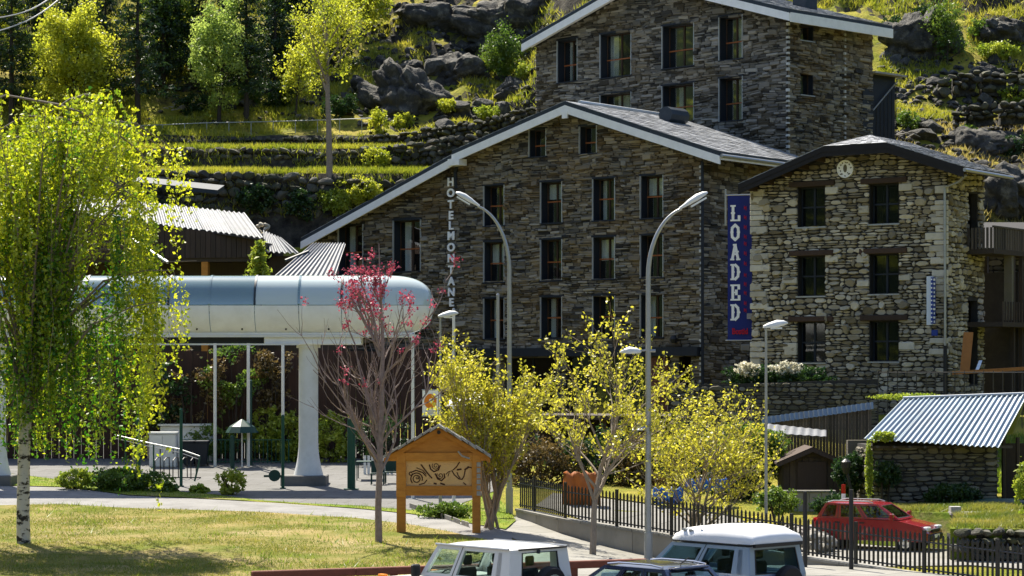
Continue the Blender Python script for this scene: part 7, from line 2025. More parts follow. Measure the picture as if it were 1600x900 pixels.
for k in range(1480):
    if k < 1040:
        s = starts[rv.integers(len(starts))] + rv.normal(size=3) * np.array((.25, .35, .2))
    else:
        x = rv.uniform(-120, 250); y = np.interp(x, topx, topy) + rv.random() * 500
        s = B(x, y, rv.normal(0, 1.4))
    px, py = 800 + s[0] * FPX / s[1], HZ - (s[2] - CAMZ) * FPX / s[1]
    if float(vnoise(s[0] * .75, s[1] * .6, s[2] * .55, 91)) < .36 and py > 190: continue
    bot = np.interp(px, topx, boty) - abs(rv.normal(0, 45))
    if px > 235 and rv.random() < .45: continue
    L = min(rv.uniform(35, 110) if rv.random() < .55 else rv.uniform(110, 230), bot - py)
    if L < 12: L = rv.uniform(10, 30)
    Lm = L * BY / FPX
    n = max(4, int(Lm / .075)); sway = rv.normal(0, .07, 2); ph = rv.uniform(0, 6)
    arch = rv.normal(0, .45, 2) + np.array(((px - 90) / 260 * .9, 0))
    cr = rv.normal(0, .16) + (.18 if py < 330 else 0) + (.15 if px > 190 else 0) - (.22 if 70 < px < 130 and 190 < py < 340 else 0) - (.22 if 330 < py < 640 and px < 200 else 0)  # light painted into the leaves: yellower top and right, darker green inside
    for i_ in range(n):
        t = i_ / n
        p = s + np.array((sway[0] * t + arch[0] * .35 * math.sin(t * 1.6) + .04 * math.sin(ph + t * 7), sway[1] * t + arch[1] * .35 * math.sin(t * 1.6), -Lm * t + .12 * math.sin(min(1, t * 4) * PI)))
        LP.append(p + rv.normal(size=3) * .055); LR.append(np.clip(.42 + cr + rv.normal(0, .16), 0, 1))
    if k % 3 == 0: tw.tube([s, s + np.array((sway[0] * .5 + arch[0] * .2, sway[1] * .5, -Lm * .5)), s + np.array((sway[0] + arch[0] * .35, sway[1], -Lm))], [.008, .006, .003], 3)
tw.build('twigs', 'bark_twig', birch, kind='stuff')
LP = np.repeat(np.array(LP), 2, 0) + rv.normal(size=(len(LP) * 2, 3)) * .045
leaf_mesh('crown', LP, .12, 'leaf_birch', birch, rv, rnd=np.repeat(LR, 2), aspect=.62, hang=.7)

# ------------------------------------------------------------------ bare tree with pink blossom
pb = G(592, 851); PY = pb[1]
pink = thing('blossom_tree', 'slender bare branched tree with pink blossom clusters at its tips', 'tree', pb)
rp_ = np.random.default_rng(5)
mb = MB(); fork = W(594, 700, PY)
mb.tube([pb, W(591, 790, PY), W(593, 740, PY), fork, W(597, 620, PY), W(598, 530, PY), W(594, 450, PY), W(592, 380, PY)], [.11, .095, .09, .085, .07, .05, .03, .012], 8)
tips = []
def wand(p, d, L, r, lvl):
    pts = [p]; D = d / np.linalg.norm(d)
    n = 6
    for i_ in range(n):
        D = D + rp_.normal(size=3) * .12 + np.array((0, 0, .09 if lvl else .06)); D /= np.linalg.norm(D); pts.append(pts[-1] + D * L / n)
    mb.tube(pts, [max(.004, r * (1 - .8 * i_ / n)) for i_ in range(n + 1)], 5 if lvl == 0 else 4)
    tips.append(pts[-1]); 
    if lvl > 0: tips.append(pts[-2])
    if lvl < 2:
        for k in range(5 if lvl == 0 else 3):
            i_ = rp_.integers(1, n); a = rp_.uniform(0, 2 * PI); ax = np.array((math.cos(a), math.sin(a), .2))
            nd = rot_about(D, ax, rp_.uniform(.35, .75)); wand(pts[i_], nd, L * rp_.uniform(.4, .62), r * .5, lvl + 1)
for k in range(19):
    t = rp_.uniform(0, 1) ** 1.2; z = 740 - 250 * t; p = W(593 + rp_.uniform(-2, 3), z, PY)
    a = rp_.uniform(0, 2 * PI); el = rp_.uniform(.75, 1.25)
    wand(p, np.array((math.cos(a) * math.cos(el) * .85, math.sin(a) * math.cos(el) * .7, math.sin(el))), (3.3 - 1.3 * t) * rp_.uniform(.75, 1.1), .045, 0)
mb.build('trunk', 'bark_pinkish', pink)
tp_ = np.array(tips); pyv = HZ - (tp_[:, 2] - CAMZ) * FPX / tp_[:, 1]
prob = np.interp(pyv, [360, 420, 470, 520, 620], [.95, .7, .3, .08, .0])
sel = tp_[rp_.random(len(tp_)) < prob]
P, cr = clump_points(rp_, sel, 18, .07)
leaf_mesh('blossom', P, .072, 'petal_pink', pink, rp_, rnd=np.clip(.5 + cr + rp_.normal(0, .2, len(P)), 0, 1), aspect=.9)

# ------------------------------------------------------------------ yellow leafed trees along the fence
def cluster_tree(name, label, base, stems, levels, nb, spread, ratio, length, rad, leafm, n_each, sig, ls, seed, up=.12, first=.35, wob=.1, ylimit=None, group=None, dirs=None, barkm='bark_twig', thin=1.0, cat='tree', minr=.007):
    r = np.random.default_rng(seed)
    o = thing(name, label, cat, base, group)
    mb = MB(); tips = []
    for k in range(stems):
        d = dirs[k] if dirs else np.array((r.normal(0, .12), r.normal(0, .12), 1.0))
        bb = np.asarray(base) + (np.array((r.normal(0, .12), r.normal(0, .12), 0)) if stems > 1 else 0)
        grow(r, bb, np.array(d, float), length * (r.uniform(.8, 1.1) if stems > 1 else 1), rad, levels, nb, spread, ratio, up, wob, first, 6, minr, mb, tips)
    mb.build('trunk', barkm, o)
    T = np.array([t[0] for t in tips]); 
    T = T[r.random(len(T)) < thin]
    if ylimit is not None: T = T[T[:, 2] > ylimit]
    P, cr = clump_points(r, T, n_each, sig)
    leaf_mesh('crown', P, ls, leafm, o, r, rnd=np.clip(.5 + cr * 1.4 + r.normal(0, .22, len(P)), 0, 1), aspect=.6)
    return o
sb_ = W(768, 832, 71.5); sb_[2] = Hs(sb_[0], 71.5)
cluster_tree('yellow_shrub', 'tall many stemmed yellow flowering shrub behind the notice board', sb_, 9, 2, [11, 6, 3], [.5, .55], .46, 3.9, .05, 'leaf_yellow', 6, .085, .11, 12, thin=.9, up=.10, first=.22, dirs=[(-.16, 0, 1), (-.08, .1, 1), (.02, -.08, 1), (.1, .1, 1), (.22, 0, 1), (-.1, -.15, 1), (.3, .1, 1), (-.14, .12, 1), (.12, -.2, 1)], cat='shrub')
tb = G(926, 870)
cluster_tree('yellow_tree', 'yellow leafed young tree with a bare forked trunk by the middle lamp', tb, 1, 3, [14, 6, 3], [.8, .6, .6], .58, 3.9, .10, 'leaf_yellow', 6, .08, .105, 24, up=.06, first=.36, ylimit=tb[2] + 2.0, thin=.85, group='yellow trees by the fence')
tcb = W(1086, 822, 69.5); tcb[2] = Hs(tcb[0], 69.5)
cluster_tree('yellow_tree', 'low spreading yellow leafed tree behind the high roof car', tcb, 3, 3, [10, 5, 3], [.9, .65, .6], .62, 3.3, .06, 'leaf_yellow', 5, .09, .108, 37, up=.05, first=.22, thin=.85, group='yellow trees by the fence')

# ------------------------------------------------------------------ shrubs and hedges
def bush(name, label, px, py, Y, rx, ry, rz, n, leafm, ls, seed, cat='shrub', group=None, holes=.33, stems=True, base=None):
    r = np.random.default_rng(seed)
    c = W(px, py, Y); zg = Hs(c[0], Y) if base is None else base
    o = thing(name, label, cat, (c[0], Y, min(zg, c[2] - rz * .6)), group)
    P = lobes_points(r, c, rx, ry, rz, n, .35, holes, seed)
    rn_ = np.clip(.5 + (fbm(P[:, 0] * 1.5, P[:, 1] * 1.5, P[:, 2] * 1.5, seed, 2) - .38) * 1.5 + r.normal(0, .14, len(P)), 0, 1)
    leaf_mesh('crown', P, ls, leafm, o, r, rnd=rn_)
    if stems:
        mb = MB()
        for k in range(6):
            a = r.uniform(0, 2 * PI); mb.tube([(c[0] + .08 * math.cos(a), Y + .08 * math.sin(a), min(zg, c[2] - rz * .6)), (c[0] + rx * .3 * math.cos(a), Y + ry * .3 * math.sin(a), c[2] - rz * .2), (c[0] + rx * .6 * math.cos(a), Y + ry * .6 * math.sin(a), c[2] + rz * .4)], [.03, .02, .008], 4)
        mb.build('stems', 'bark_dark', o)
    return o
bush('hedge_mound', 'rounded green hedge at the edge of the plaza lawn strip', 200, 752, 85.0, 1.6, .8, .58, 6500, 'leaf_mid', .12, 201, 'hedge')
bush('hedge_mound', 'dark clipped low hedge seen between the notice board posts', 697, 797, 75.0, .95, .5, .28, 2600, 'leaf_mid', .10, 202, 'hedge')
bush('leafy_bush', 'small bright leafed bush on the strip before the plaza', 360, 752, 83.4, .62, .5, .52, 900, 'leaf_bright', .15, 203, holes=.42)
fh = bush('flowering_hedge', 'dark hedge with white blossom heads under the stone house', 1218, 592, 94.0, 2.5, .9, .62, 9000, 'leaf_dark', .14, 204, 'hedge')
for k, (px, lab) in enumerate(((1166, 'white blossom head left of the straight lamp'), (1226, 'white blossom head right of the straight lamp'))):
    r = np.random.default_rng(300 + k); c = W(px, 576, 93.4)
    P = lobes_points(r, c, .55 + .2 * k, .3, .32, 900, .2, .36, 310 + k); o = leaf_mesh('blossom', P, .10, 'petal_white', fh, r, aspect=.9)
bush('ivy_hedge', 'dense green ivy hedge behind the right-hand yellow tree', 1172, 708, 83.5, 1.6, .9, 1.25, 9500, 'leaf_mid', .12, 205, 'hedge', stems=False)
bush('dark_bush', 'dark bush between the wooden hut and the barn', 1332, 745, 80.0, .75, .6, .85, 4200, 'leaf_dark', .12, 206)
bush('dark_bush', 'dark creeper clump against the barn wall', 1383, 742, 78.0, .5, .35, .45, 2200, 'leaf_dark', .10, 207, group=None)
bush('dark_bush', 'low dark shrub at the foot of the barn wall', 1490, 775, 77.4, 1.1, .4, .45, 3800, 'leaf_dark', .11, 208)
bush('leafy_bush', 'bright leaves entering at the edge of the picture beside the barn', 1603, 765, 72.0, .45, .4, .9, 900, 'leaf_bright', .14, 209, holes=.4)
for k, (px, py, Y, rx, rz, lab) in enumerate(((425, 672, 97.7, 1.5, 1.1, 'lime green bush behind the low green railing'), (520, 698, 97.3, 1.0, 1.3, 'lime green bush just right of the white column'), (455, 688, 97.5, 1.0, 1.2, 'lime green bush showing left of the white column'))):
    bush('lime_bush', lab, px, py, Y, rx, .8, rz, 2600, 'leaf_bright', .16, 220 + k, group='lime bushes behind the plaza', holes=.38)
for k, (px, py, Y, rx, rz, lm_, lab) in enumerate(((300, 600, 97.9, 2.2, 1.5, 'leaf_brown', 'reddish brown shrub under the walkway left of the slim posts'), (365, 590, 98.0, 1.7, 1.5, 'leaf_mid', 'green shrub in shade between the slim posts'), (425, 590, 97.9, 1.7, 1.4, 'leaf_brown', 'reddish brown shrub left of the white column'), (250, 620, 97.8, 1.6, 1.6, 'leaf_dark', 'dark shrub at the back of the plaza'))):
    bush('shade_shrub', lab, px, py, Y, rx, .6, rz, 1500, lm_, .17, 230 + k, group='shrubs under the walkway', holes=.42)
bush('ivy_column', 'narrow ivy column climbing the barn corner', 1358, 735, 77.6, .14, .14, 1.15, 1500, 'leaf_bright', .09, 240, 'ivy', holes=.3, stems=False)
bush('roof_ivy', 'ivy clump hanging over the eave of the corrugated roof', 1382, 682, 77.5, .45, .25, .2, 900, 'leaf_bright', .09, 241, 'ivy', stems=False)
bush('bank_weeds', 'bright weeds along the ridge of the corrugated roof', 1420, 620, 82.6, 1.5, .3, .13, 1500, 'leaf_bright', .09, 242, 'weeds', stems=False)
for k, (px, py, Y, rx, rz, lm_, lab) in enumerate(((850, 735, 88, 1.9, 1.3, 'leaf_brown', 'brown leaved bush added in place of shade behind the fence end'), (935, 720, 89, 2.0, 1.4, 'leaf_dark', 'dark bush added in place of shade behind the bare forked yellow tree'), (1020, 722, 88, 1.9, 1.3, 'leaf_brown', 'brown leaved bush added in place of shade behind the tall middle lamp'), (1095, 715, 87, 1.8, 1.4, 'leaf_dark', 'dark bush added in place of shade behind the spreading yellow tree'), (760, 700, 92, 2.0, 1.6, 'leaf_dark', 'dark bush added in place of shade behind the yellow shrub'), (1150, 755, 83, 1.3, .8, 'leaf_dark', 'low dark bush added in place of shade left of the wooden hut'))):
    bush('shade_fill_bush', lab, px, py, Y, rx, 1.0, rz, 4200, lm_, .15, 260 + k, group='bushes added in place of shade behind the fence', holes=.34)  # dark bushes added where tree shade darkens the ground behind the fence
for k, (px, py, Y, rx, rz, lm_, lab) in enumerate(((120, 748, 85.6, .8, .4, 'leaf_bright', 'low bright shrub behind the birch trunk'), (258, 765, 84.6, .55, .3, 'leaf_mid', 'small green shrub right of the rounded hedge'), (312, 768, 84.4, .4, .28, 'leaf_bright', 'small bright weed clump by the handrail end'), (470, 782, 84.6, .5, .22, 'leaf_mid', 'low weeds before the column plinth'), (330, 690, 97.0, 1.2, .8, 'leaf_mid', 'green bush behind the low green railing near the slim posts'), (590, 690, 96.0, 1.3, 1.3, 'leaf_dark', 'dark bush behind the bare pink tree'), (1215, 782, 77.5, .9, .5, 'leaf_mid', 'green shrub left of the low concrete block wall'), (1300, 790, 76.5, .8, .45, 'leaf_dark', 'dark shrub right of the low concrete block wall'))):
    bush('plaza_shrub' if px < 700 else 'wayside_shrub', lab, px, py, Y, rx, .6, rz, 2200, lm_, .12, 280 + k, holes=.36)
# rough grass before the barn
n = 16000; px_ = rg.uniform(1395, 1640, n); yy = rg.uniform(67.5, 77, n); xx = (px_ - 800) / FPX * yy
T = np.column_stack([xx, yy, H(xx, yy) + .05 + .95 * np.clip((73 - yy) / 5, 0, 1)])
LW_Z = lambda y: H(np.full_like(np.asarray(y, float), 13), y)
# grass bank: raised bed held by the dry stone wall
bank = MB(); bx0, bx1 = W(1440, 0, 68)[0], W(1640, 0, 68)[0] + 2
zbk = W(0, 826, 68)[2]
BK = [(13.05, 68.6), (bx1, 68.0), (bx1 + 2, 77.8), (10.6, 77.8), (10.6, 76.0), (14.35, 74.2)]
bank.prism([(x_, y_ - (1.3 if i_ > 3 else 0), -.8) for i_, (x_, y_) in enumerate(BK)], [(x_, y_, zbk - .05 + (y_ - 68) * .017) for x_, y_ in BK])
tag(bank.build('grass_bank', 'verge_ground'), kind='structure')
xx = rg.uniform(10.6, bx1, n * 2); yy = rg.uniform(68.3, 77.6, n * 2); k_ = in_poly(np.column_stack([xx, yy]), BK); xx, yy = xx[k_], yy[k_]; n = len(xx)
T = np.column_stack([xx, yy, np.full(n, zbk - .03) + (yy - 68) * .017])
keep = fbm(xx * .5, yy * .5, 0, 40, 3) > .3
tag(blades('bank_grass', T[keep], .17 * (.4 + 1.4 * fbm(xx * .7, yy * .7, 0, 41, 3)[keep]), 'grass_blade', None, rg, w=.03, lean=.6, rnd=np.clip(fbm(xx * .9, yy * .9, 0, 42, 3)[keep] * 1.6 - .35, 0, 1), kind='stuff'), 'tall bright grass on the bank before the barn', 'grass')
n = 14000; xx = rg.uniform(W(1360, 0, 88)[0], W(1640, 0, 88)[0], n); yy = rg.uniform(84.5, 91.5, n)
tag(blades('upper_bank_grass', np.column_stack([xx, yy, H(xx, yy)]), .25, 'grass_green', None, rg, w=.05, lean=.4, kind='stuff'), 'green grass bank between the barn roof and the stone house', 'grass')

# ------------------------------------------------------------------ dry stone walls and terraces
def dry_wall(name, label, tops, height, sz, seed, n_ind=150, mtl='field_stone', group=None):
    """tops: world points along the wall crest"""
    r = np.random.default_rng(seed)
    tops = [np.asarray(p, float) for p in tops]
    o = thing(name, label, 'stone wall', tops[0] * .5 + tops[-1] * .5 - np.array((0, 0, height)), group)
    d = [0]
    for a, b in zip(tops[:-1], tops[1:]): d.append(d[-1] + np.linalg.norm(b - a))
    core = MB()
    for a, b in zip(tops[:-1], tops[1:]):
        q = [a + np.array((.2, .35, -.15)), b + np.array((-.2, .35, -.15)), b + np.array((-.2, 1.0, -.15)), a + np.array((.2, 1.0, -.15))]
        core.prism(q, [p - np.array((0, 0, height + .3)) for p in q])
    core.build('core', 'rock', o)
    st = []
    z = 0.0
    while z < height:
        h = sz * r.uniform(.7, 1.15); s = r.uniform(0, sz)
        while s < d[-1]:
            l = sz * r.uniform(.7, 1.9)
            k = min(int(np.searchsorted(d, s + l / 2)) - 1, len(tops) - 2); k = max(k, 0)
            t = min(1, (s + l / 2 - d[k]) / (d[k + 1] - d[k] + 1e-9)); p = tops[k] * (1 - t) + tops[k + 1] * t
            c = p + np.array((0, .12 + r.normal(0, .05) + z * .04, -z - h / 2 + r.normal(0, .05)))
            V_, F_ = ROCKV[r.integers(10)]
            a = r.uniform(-.3, .3); Vr = V_ * np.array((l * .56, .3, h * .58)); ca, sa = math.cos(a), math.sin(a)
            Vr = np.column_stack([Vr[:, 0] * ca - Vr[:, 2] * sa, Vr[:, 1], Vr[:, 0] * sa + Vr[:, 2] * ca])
            if r.random() < .5: Vr[:, 0] *= -1
            st.append((l * h, c + Vr, F_, r.random())); s += l * .96
        z += h * .92
    order = sorted(range(len(st)), key=lambda i_: -st[i_][0]); ind = set(order[:n_ind]); rest = MB()
    for i_, (ar, V_, F_, q) in enumerate(st):
        if i_ in ind: new_mesh('stone', V_, F_, mtl, o, rnd=[q] * len(V_))
        else: rest.add(V_, F_, q)
    if rest.v: rest.build('stonework', mtl, o, kind='stuff')
    return o
dry_wall('terrace_wall', 'uppermost thin terrace wall running below the hillside railing', [W(x, y, Y) for x, y, Y in ((120, 222, 148.4), (230, 219, 148.4), (400, 214, 148.4), (560, 212, 148.4))], .62, .34, 401, 120, group='terrace walls')
dry_wall('terrace_wall', 'thin terrace wall climbing to the upper stone building', [W(x, y, Y) for x, y, Y in ((560, 212, 148.3), (640, 205, 147.5), (740, 188, 146), (850, 160, 144.5))], 1.0, .36, 402, 110, group='terrace walls')
dry_wall('terrace_wall', 'middle terrace wall of rounded boulders on the hillside', [W(x, y, Y) for x, y, Y in ((120, 232, 142.4), (230, 231, 142.4), (380, 231, 142.4), (520, 235, 142.4), (640, 222, 142.2), (760, 205, 141))], 1.15, .48, 403, 190, group='terrace walls')
dry_wall('terrace_wall', 'lowest tall dark terrace wall above the timber chalet', [W(x, y, Y) for x, y, Y in ((120, 258, 138.0), (230, 262, 138.0), (350, 267, 138.0), (500, 276, 138.0), (640, 282, 138.0))], 5.6, .62, 404, 260, group='terrace walls')
dry_wall('terrace_wall', 'dark terrace wall on the slope beyond the upper stone building', [W(x, y, Y) for x, y, Y in ((1488, 176, 134.5), (1506, 162, 134.4), (1560, 156, 134), (1640, 152, 133.5))], .95, .42, 405, 60, group='terrace walls')
dry_wall('terrace_wall', 'upper broken terrace wall on the slope beyond the upper stone building', [W(x, y, Y) for x, y, Y in ((1462, 128, 141), (1485, 114, 141), (1530, 109, 141), (1580, 114, 140.5), (1640, 112, 140))], 1.0, .5, 406, 60, group='terrace walls')
dry_wall('dry_stone_wall', 'low dry stone wall holding the grass bank before the barn', [W(x, y, Y) for x, y, Y in ((1482, 829, 68.4), (1500, 828, 68.3), (1560, 826, 68.0), (1650, 828, 67.8))], 1.1, .32, 407, 120)
hr_ = thing('hillside_railing', 'thin metal railing along the uppermost terrace', 'railing', W(400, 214, 150))
rpts = [W(x, y, 150.0) for x, y in ((150, 199), (230, 196), (320, 192), (420, 190), (520, 187), (600, 184))]
f = MB(); f.tube(rpts, .035, 5); f.build('top_rail', 'grey_steel', hr_)
for k in range(14):
    t = k / 13; x = 150 + 450 * t; y = np.interp(x, [150, 600], [198, 184.5]); p = W(x, y, 150.0)
    f = MB(); f.tube([p, (p[0], p[1], p[2] - 1.25)], .03, 5); f.build('post', 'grey_steel', hr_)

# ------------------------------------------------------------------ hillside rock
def outcrop(name, label, px, py, sx, sy, sz, seed, sub=5, amp=.38, Yo=0):
    g = G(px, py); bm = bmesh.new(); bmesh.ops.create_icosphere(bm, subdivisions=sub, radius=1.0)
    V_ = np.array([v.co[:] for v in bm.verts]); F_ = np.array([[v.index for v in f_.verts] for f_ in bm.faces]); bm.free()
    r = np.random.default_rng(seed)
    for _ in range(14):
        d = r.normal(size=3); d /= np.linalg.norm(d); h = r.uniform(.55, .85); e = V_ @ d; V_ = V_ - np.outer(np.maximum(0, e - h), d) * .85
    q = V_ * np.array((sx, sy, sz))
    n1 = ridged(q[:, 0] * .35 + seed, q[:, 1] * .35, q[:, 2] * .6, seed, 4); n2 = ridged(q[:, 0] * 1.2, q[:, 1] * 1.2 + seed, q[:, 2] * 1.9, seed + 4, 3)
    f1, f2, cid = worley(q[:, 0] * .55 + seed, q[:, 1] * .55, q[:, 2] * .75 + q[:, 0] * .25, seed); g1, g2, gid = worley(q[:, 0] * 1.5, q[:, 1] * 1.5, q[:, 2] * 2.0 + q[:, 0] * .6, seed + 5)
    st_ = np.abs(((q[:, 2] + q[:, 0] * .35) * 1.1 + n1) % 1.0 - .5)
    n3_ = ridged(q[:, 0] * 3.2, q[:, 1] * 3.2 + seed, q[:, 2] * 4.0, seed + 9, 2)
    V_ = V_ * (1 + amp * 1.1 * (n1 - .6) + amp * .3 * (n2 - .55) + .05 * (n3_ - .5) + .34 * (cid - .5) - .16 * np.exp(-(f2 - f1) * 9) + .10 * (gid - .5) - .05 * np.exp(-(g2 - g1) * 9))[:, None]
    o = new_mesh(name, V_ * np.array((sx, sy, sz)) + g + np.array((0, sy * .5 + Yo, sz * .25)), F_, 'rock', rnd=np.clip(n2, 0, 1), smooth=False)
    return tag(o, label, 'rock')
outcrop('rock_outcrop', 'largest dark rounded rock outcrop above the terraces', 640, 182, 3.9, 3.0, 3.2, 501)
outcrop('rock_outcrop', 'craggy dark outcrop right of the largest one below the small tree', 720, 130, 2.2, 2.0, 2.0, 502)
outcrop('rock_outcrop', 'dark rock face beside the left roof edge of the upper building', 805, 62, 4.4, 2.4, 3.2, 503)
outcrop('rock_outcrop', 'broken rock ledge near the top of the hillside', 690, 50, 4.6, 2.2, 2.0, 504)
outcrop('rock_outcrop', 'black rock cliff right of the upper building roof', 1440, 92, 2.9, 2.0, 3.3, 505)
outcrop('rock_outcrop', 'mossy crag at the upper corner of the picture', 1580, 70, 2.6, 2.0, 1.8, 506)
outcrop('rock_outcrop', 'dark boulder heap above the ridge of the stone house', 1545, 240, 2.4, 1.6, 1.3, 507)
outcrop('rock_outcrop', 'dark rock mass at the picture edge above the balcony', 1580, 330, 2.6, 2.0, 2.6, 508)
outcrop('rock_outcrop', 'small dark ledge left of the largest outcrop', 565, 150, 1.6, 1.4, 1.2, 509)
outcrop('rock_outcrop', 'dark ledge below the upper building roof corner', 810, 150, 1.6, 1.4, 1.1, 510)
ro = np.random.default_rng(520)
ORD = 'first second third fourth fifth sixth seventh eighth ninth tenth eleventh twelfth thirteenth fourteenth fifteenth sixteenth seventeenth eighteenth nineteenth twentieth twenty-first twenty-second twenty-third twenty-fourth'.split()
REG = [((560, 860), (0, 210), 22, 'on the grassy slope left of the upper building', 'boulders left of the upper building'), ((1375, 1600), (95, 330), 22, 'on the dry slope right of the upper building', 'boulders right of the upper building'), ((230, 560), (60, 190), 10, 'among the trees above the hillside railing', 'boulders above the railing')]
scree = MB()
for (xa, xb), (ya, yb), n, lab, grp in REG:
    k = 0; big = []
    for i_ in range(n * (45 if xa > 1000 else 28)):
        px, py = ro.uniform(xa, xb), ro.uniform(ya, yb)
        g = G(px, py, 105 if xa > 1000 else 137)
        s = ro.uniform(.45, 1.05) if k < n else ro.uniform(.08, .36)
        V_, F_ = rock_at(ro.integers(10), g + np.array((0, 0, s * .15)), s, ro)
        if k < n:
            big.append((px, new_mesh('boulder', V_, F_, 'rock', rnd=[ro.random()] * len(V_)))); k += 1
        else: scree.add(V_, F_, ro.random())
    for j, (px, o) in enumerate(sorted(big, key=lambda q: q[0])): tag(o, ORD[j] + ' boulder from the left ' + lab, 'boulder', grp)
tag(scree.build('scree', 'rock', kind='stuff'), 'small broken stones scattered over the hillside', 'stones')
mound = MB()
for i_ in range(160):
    px, py = ro.uniform(1175, 1300), ro.uniform(794, 818); Yq = ro.uniform(71, 76); p = W(px, 0, Yq); s = ro.uniform(.1, .32)
    V_, F_ = rock_at(ro.integers(10), (p[0], Yq, Hs(p[0], Yq) + ro.uniform(0, .55)), s, ro); mound.add(V_, F_, ro.random())
tag(mound.build('rubble_mound', 'concrete', kind='stuff'), 'heap of pale stones behind the fence left of the red car', 'rubble')
# fallen pale branches
for k, (px, py, lab) in enumerate(((285, 178, 'pale fallen branches at the foot of the trees above the railing'), (1425, 75, 'pale dead branches below the rock cliff'), (1380, 225, 'long pale dry stalks above the ridge of the stone house'))):
    g = G(px, py, 104 if px > 1000 else 137); f = MB()
    for j in range(12):
        a = ro.uniform(0, 2 * PI); L = ro.uniform(.6, 1.8); p = g + np.array((ro.normal(0, .7), ro.normal(0, .3), .15 + ro.uniform(0, .4)))
        f.tube([p, p + np.array((math.cos(a) * L * .5, math.sin(a) * .2, ro.uniform(0, .4))), p + np.array((math.cos(a) * L, math.sin(a) * .3, ro.uniform(-.2, .4)))], [.05, .035, .015], 4)
    tag(f.build('dead_branches', 'dead_wood', kind='stuff'), lab, 'branches')

# ------------------------------------------------------------------ hillside trees
def hill_tree(name, label, px, py, h, rx, rz, n, leafm, ls, seed, trunk_h=.3, barkm='bark_dark', Y=None, group=None, holes=.36, lean=0.0, wob=.07):
    r = np.random.default_rng(seed)
    g = G(px, py, 137) if Y is None else np.array((*W(px, 0, Y)[:2], Hs(W(px, 0, Y)[0], Y)))
    o = thing(name, label, 'tree', g, group)
    mb = MB(); tips = []
    grow(r, g - np.array((0, 0, .3)), np.array((lean, 0, 1.0)), h * .8, max(.06, h * .018), 2, [10, 4], [.8, .6], .42, .06, wob, trunk_h, 6, .012, mb, tips)
    mb.build('trunk', barkm, o)
    P = lobes_points(r, g + np.array((lean * h * .5, 0, h * (1 - .0) - rz)), rx, rx * .9, rz, n // 2, .3, holes, seed)
    T = np.array([t[0] for t in tips]); P2, _ = clump_points(r, T, max(1, n // 2 // len(T)), .28)
    P = np.concatenate([P, P2])
    rn_ = np.clip(.5 + (fbm(P[:, 0] * .9, P[:, 1] * .9, P[:, 2] * .9, seed, 2) - .38) * 1.6 + r.normal(0, .14, len(P)), 0, 1)
    leaf_mesh('crown', P, ls, leafm, o, r, rnd=rn_)
    return o
def conifer(label, px, Y, h, rad, seed, group, n=60, leafm='needle_dark', name='pine_tree', bare=.12, py=None):
    r = np.random.default_rng(seed); x = W(px, 0, Y)[0]; g = np.array((x, Y, Hs(x, Y)))
    o = thing(name, label, 'tree', g, group)
    f = MB(); f.tube([g - np.array((0, 0, .3)), g + np.array((0, 0, h * .5)), g + np.array((0, 0, h))], [h * .02, h * .012, .02], 7)
    P = []
    for k in range(n):
        t = bare + (1 - bare) * (k + r.random()) / n; a = r.uniform(0, 2 * PI); L = rad * (1 - t) ** .75 * r.uniform(.65, 1.15) + .15
        p0 = g + np.array((0, 0, h * t)); p1 = p0 + np.array((math.cos(a) * L, math.sin(a) * L, L * r.uniform(-.25, .12)))
        f.tube([p0, p0 * .5 + p1 * .5 + np.array((0, 0, L * .05)), p1], [.03, .02, .006], 3)
        m_ = max(8, int(60 * L / rad * 1.3)); q = r.uniform(.15, 1.05, m_)[:, None]
        P.append(p0 * (1 - q) + p1 * q + r.normal(size=(m_, 3)) * np.array((.16, .16, .10)) * (L / rad + .35))
    f.build('trunk', 'bark_dark', o)
    P = np.concatenate(P); leaf_mesh('crown', P, .30, leafm, o, r, aspect=.35, rnd=np.clip(.5 + r.normal(0, .25, len(P)), 0, 1), hang=.2)
    return o
hill_tree('lime_tree', 'big yellow green broadleaf tree above the birch', 108, 205, 8.2, 3.1, 3.6, 15000, 'leaf_lime', .22, 601)
hill_tree('lime_tree', 'pale green feathery tree left of the bare slope', 342, 192, 8.0, 2.3, 3.7, 12000, 'leaf_pale', .19, 602, holes=.4)
hill_tree('lime_tree', 'tall thin trunked tree with a light crown on the terrace', 515, 272, 11.2, 1.9, 2.9, 5200, 'leaf_lime', .18, 603, .55, 'bark_twig', holes=.46, wob=.015)
hill_tree('lime_tree', 'small compact green tree on the slope beside the upper building', 780, 128, 3.7, 1.5, 1.75, 5200, 'leaf_mid', .17, 604, .1)
hill_tree('lime_tree', 'yellow brown young tree left of the thin trunked tree', 462, 178, 4.6, 1.5, 1.9, 2600, 'leaf_lime', .18, 605, .3, holes=.46)
hill_tree('lime_tree', 'green sapling climbing in front of the black cliff', 1480, 105, 4.4, 1.2, 2.0, 2400, 'leaf_mid', .18, 606, .15)
hill_tree('lime_tree', 'mid green tree filling the gap between the dark pines', 262, 120, 7.0, 2.6, 3.2, 8000, 'leaf_mid', .22, 607)
hill_tree('lime_tree', 'yellow green tree at the left picture edge behind the pines', -10, 120, 7.0, 2.4, 3.0, 6000, 'leaf_lime', .22, 608)
hill_tree('lime_tree', 'light green tree at the top between the pale tree and the bare slope', 440, 70, 6.0, 2.0, 2.6, 5200, 'leaf_mid', .22, 609)
hill_tree('lime_tree', 'bright green crown at the top edge left of the rocks', 570, 58, 5.0, 2.1, 2.3, 5200, 'leaf_lime', .22, 610)
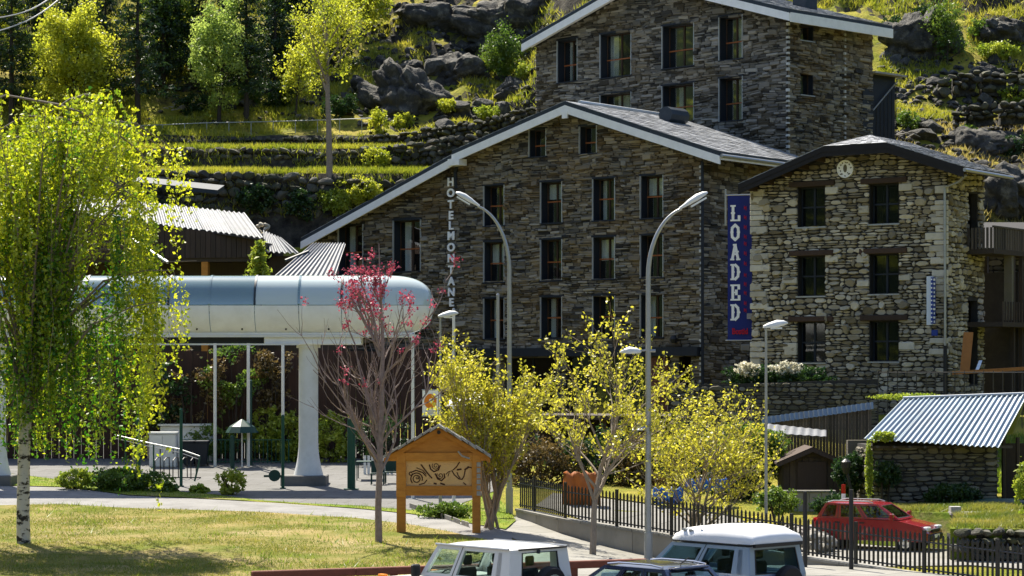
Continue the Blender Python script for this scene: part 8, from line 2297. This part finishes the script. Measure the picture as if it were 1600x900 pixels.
PN = [(18, 152, 11, 2.6), (215, 151.5, 11, 2.8), (385, 152.5, 10, 2.4), (60, 158, 7.5, 2.6), (120, 160, 7, 2.8), (165, 157, 7.5, 2.8), (255, 157, 8, 2.8), (300, 159, 7.5, 2.6), (350, 158, 7, 2.6), (430, 158, 7, 2.4), (470, 161, 6, 2.4), (-25, 155, 9, 2.8), (520, 160, 5, 2.0)]
rest_ = sorted(p[0] for p in PN[3:])
for k, (px, Y, h, rd) in enumerate(PN):
    lab = ['dark pine with a straight bare trunk at the left picture edge', 'tall dark pine with a black trunk between the two bright trees', 'dark pine with a thin trunk right of the pale tree'][k] if k < 3 else ORD[rest_.index(px)] + ' dark pine from the left in the shaded wood on the hilltop'
    conifer(lab, px, Y, h, rd, 700 + k, 'dark pines on the hillside', 90, bare=.20 if k < 3 else .04)
conifer('bright green young fir in front of the timber chalet', 404, 111.5, W(0, 378, 111.5)[2] - Hs(-12, 111.5), 1.5, 760, None, 110, 'leaf_bright', 'young_fir', bare=.5)
for k, (px, py, rx, rz, lm_, lab) in enumerate(((590, 193, .75, 1.0, 'leaf_lime', 'upright yellow bush beside the terrace path'), (630, 190, .9, .6, 'leaf_lime', 'low yellow bush right of the upright one'), (560, 300, 1.7, .9, 'leaf_lime', 'yellow scrub above the hotel roof edge'), (590, 250, 1.0, .8, 'leaf_lime', 'yellow green scrub between the terrace walls'), (525, 315, 1.2, .9, 'leaf_bright', 'lime scrub at the lower end of the hotel roof'), (435, 150, 1.2, 1.1, 'leaf_dark', 'dark bush among the trees above the railing'), (530, 165, 1.3, 1.0, 'leaf_dark', 'dark bush behind the thin trunked tree'), (300, 165, 1.2, .9, 'leaf_dark', 'dark bush behind the fallen branches'), (390, 150, 1.0, .8, 'leaf_mid', 'green bush at the foot of the pale tree'), (1420, 190, .8, .7, 'leaf_mid', 'green bush beside the dark stair shelter'), (1560, 80, 1.5, .7, 'leaf_bright', 'bright scrub on the mossy crag'), (1500, 130, 1.1, .6, 'leaf_mid', 'green scrub above the broken terrace wall'), (1590, 150, 1.2, .7, 'leaf_bright', 'lime scrub on the terrace at the picture edge'), (1560, 290, 1.3, .8, 'leaf_mid', 'green scrub on the slope above the balcony'), (1540, 45, 1.4, .8, 'leaf_mid', 'green scrub at the top right of the black cliff'), (1450, 30, 1.2, .9, 'leaf_dark', 'dark scrub clinging to the black cliff'), (1400, 40, 1.0, .7, 'leaf_dark', 'dark scrub just right of the upper building eave'), (1515, 215, 1.2, .7, 'leaf_mid', 'green scrub among the rocks above the stone house'), (1590, 230, 1.0, .8, 'leaf_dark', 'dark scrub at the picture edge above the stone house'), (700, 165, .8, .5, 'leaf_lime', 'yellow scrub under the outcrop'), (760, 175, .9, .5, 'leaf_bright', 'lime scrub below the small compact tree'), (820, 110, .7, .6, 'leaf_bright', 'lime scrub touching the upper building roof corner'), (240, 330, 1.2, .8, 'leaf_dark', 'dark bush on the tall terrace wall'), (400, 310, 1.3, .9, 'leaf_dark', 'dark ivy patch on the tall terrace wall'), (470, 320, 1.0, 1.1, 'leaf_dark', 'dark ivy patch beside the hotel roof end'))):
    g = G(px, py + rz * 14, 104 if px > 1000 else 130); Yb = g[1] - .4
    bush('hillside_scrub', lab, px, py, Yb, rx, .8, rz, int(1500 * rx * max(.6, rz)) + 300, lm_, .17, 800 + k, group='scrub on the hillside', holes=.36, base=g[2])
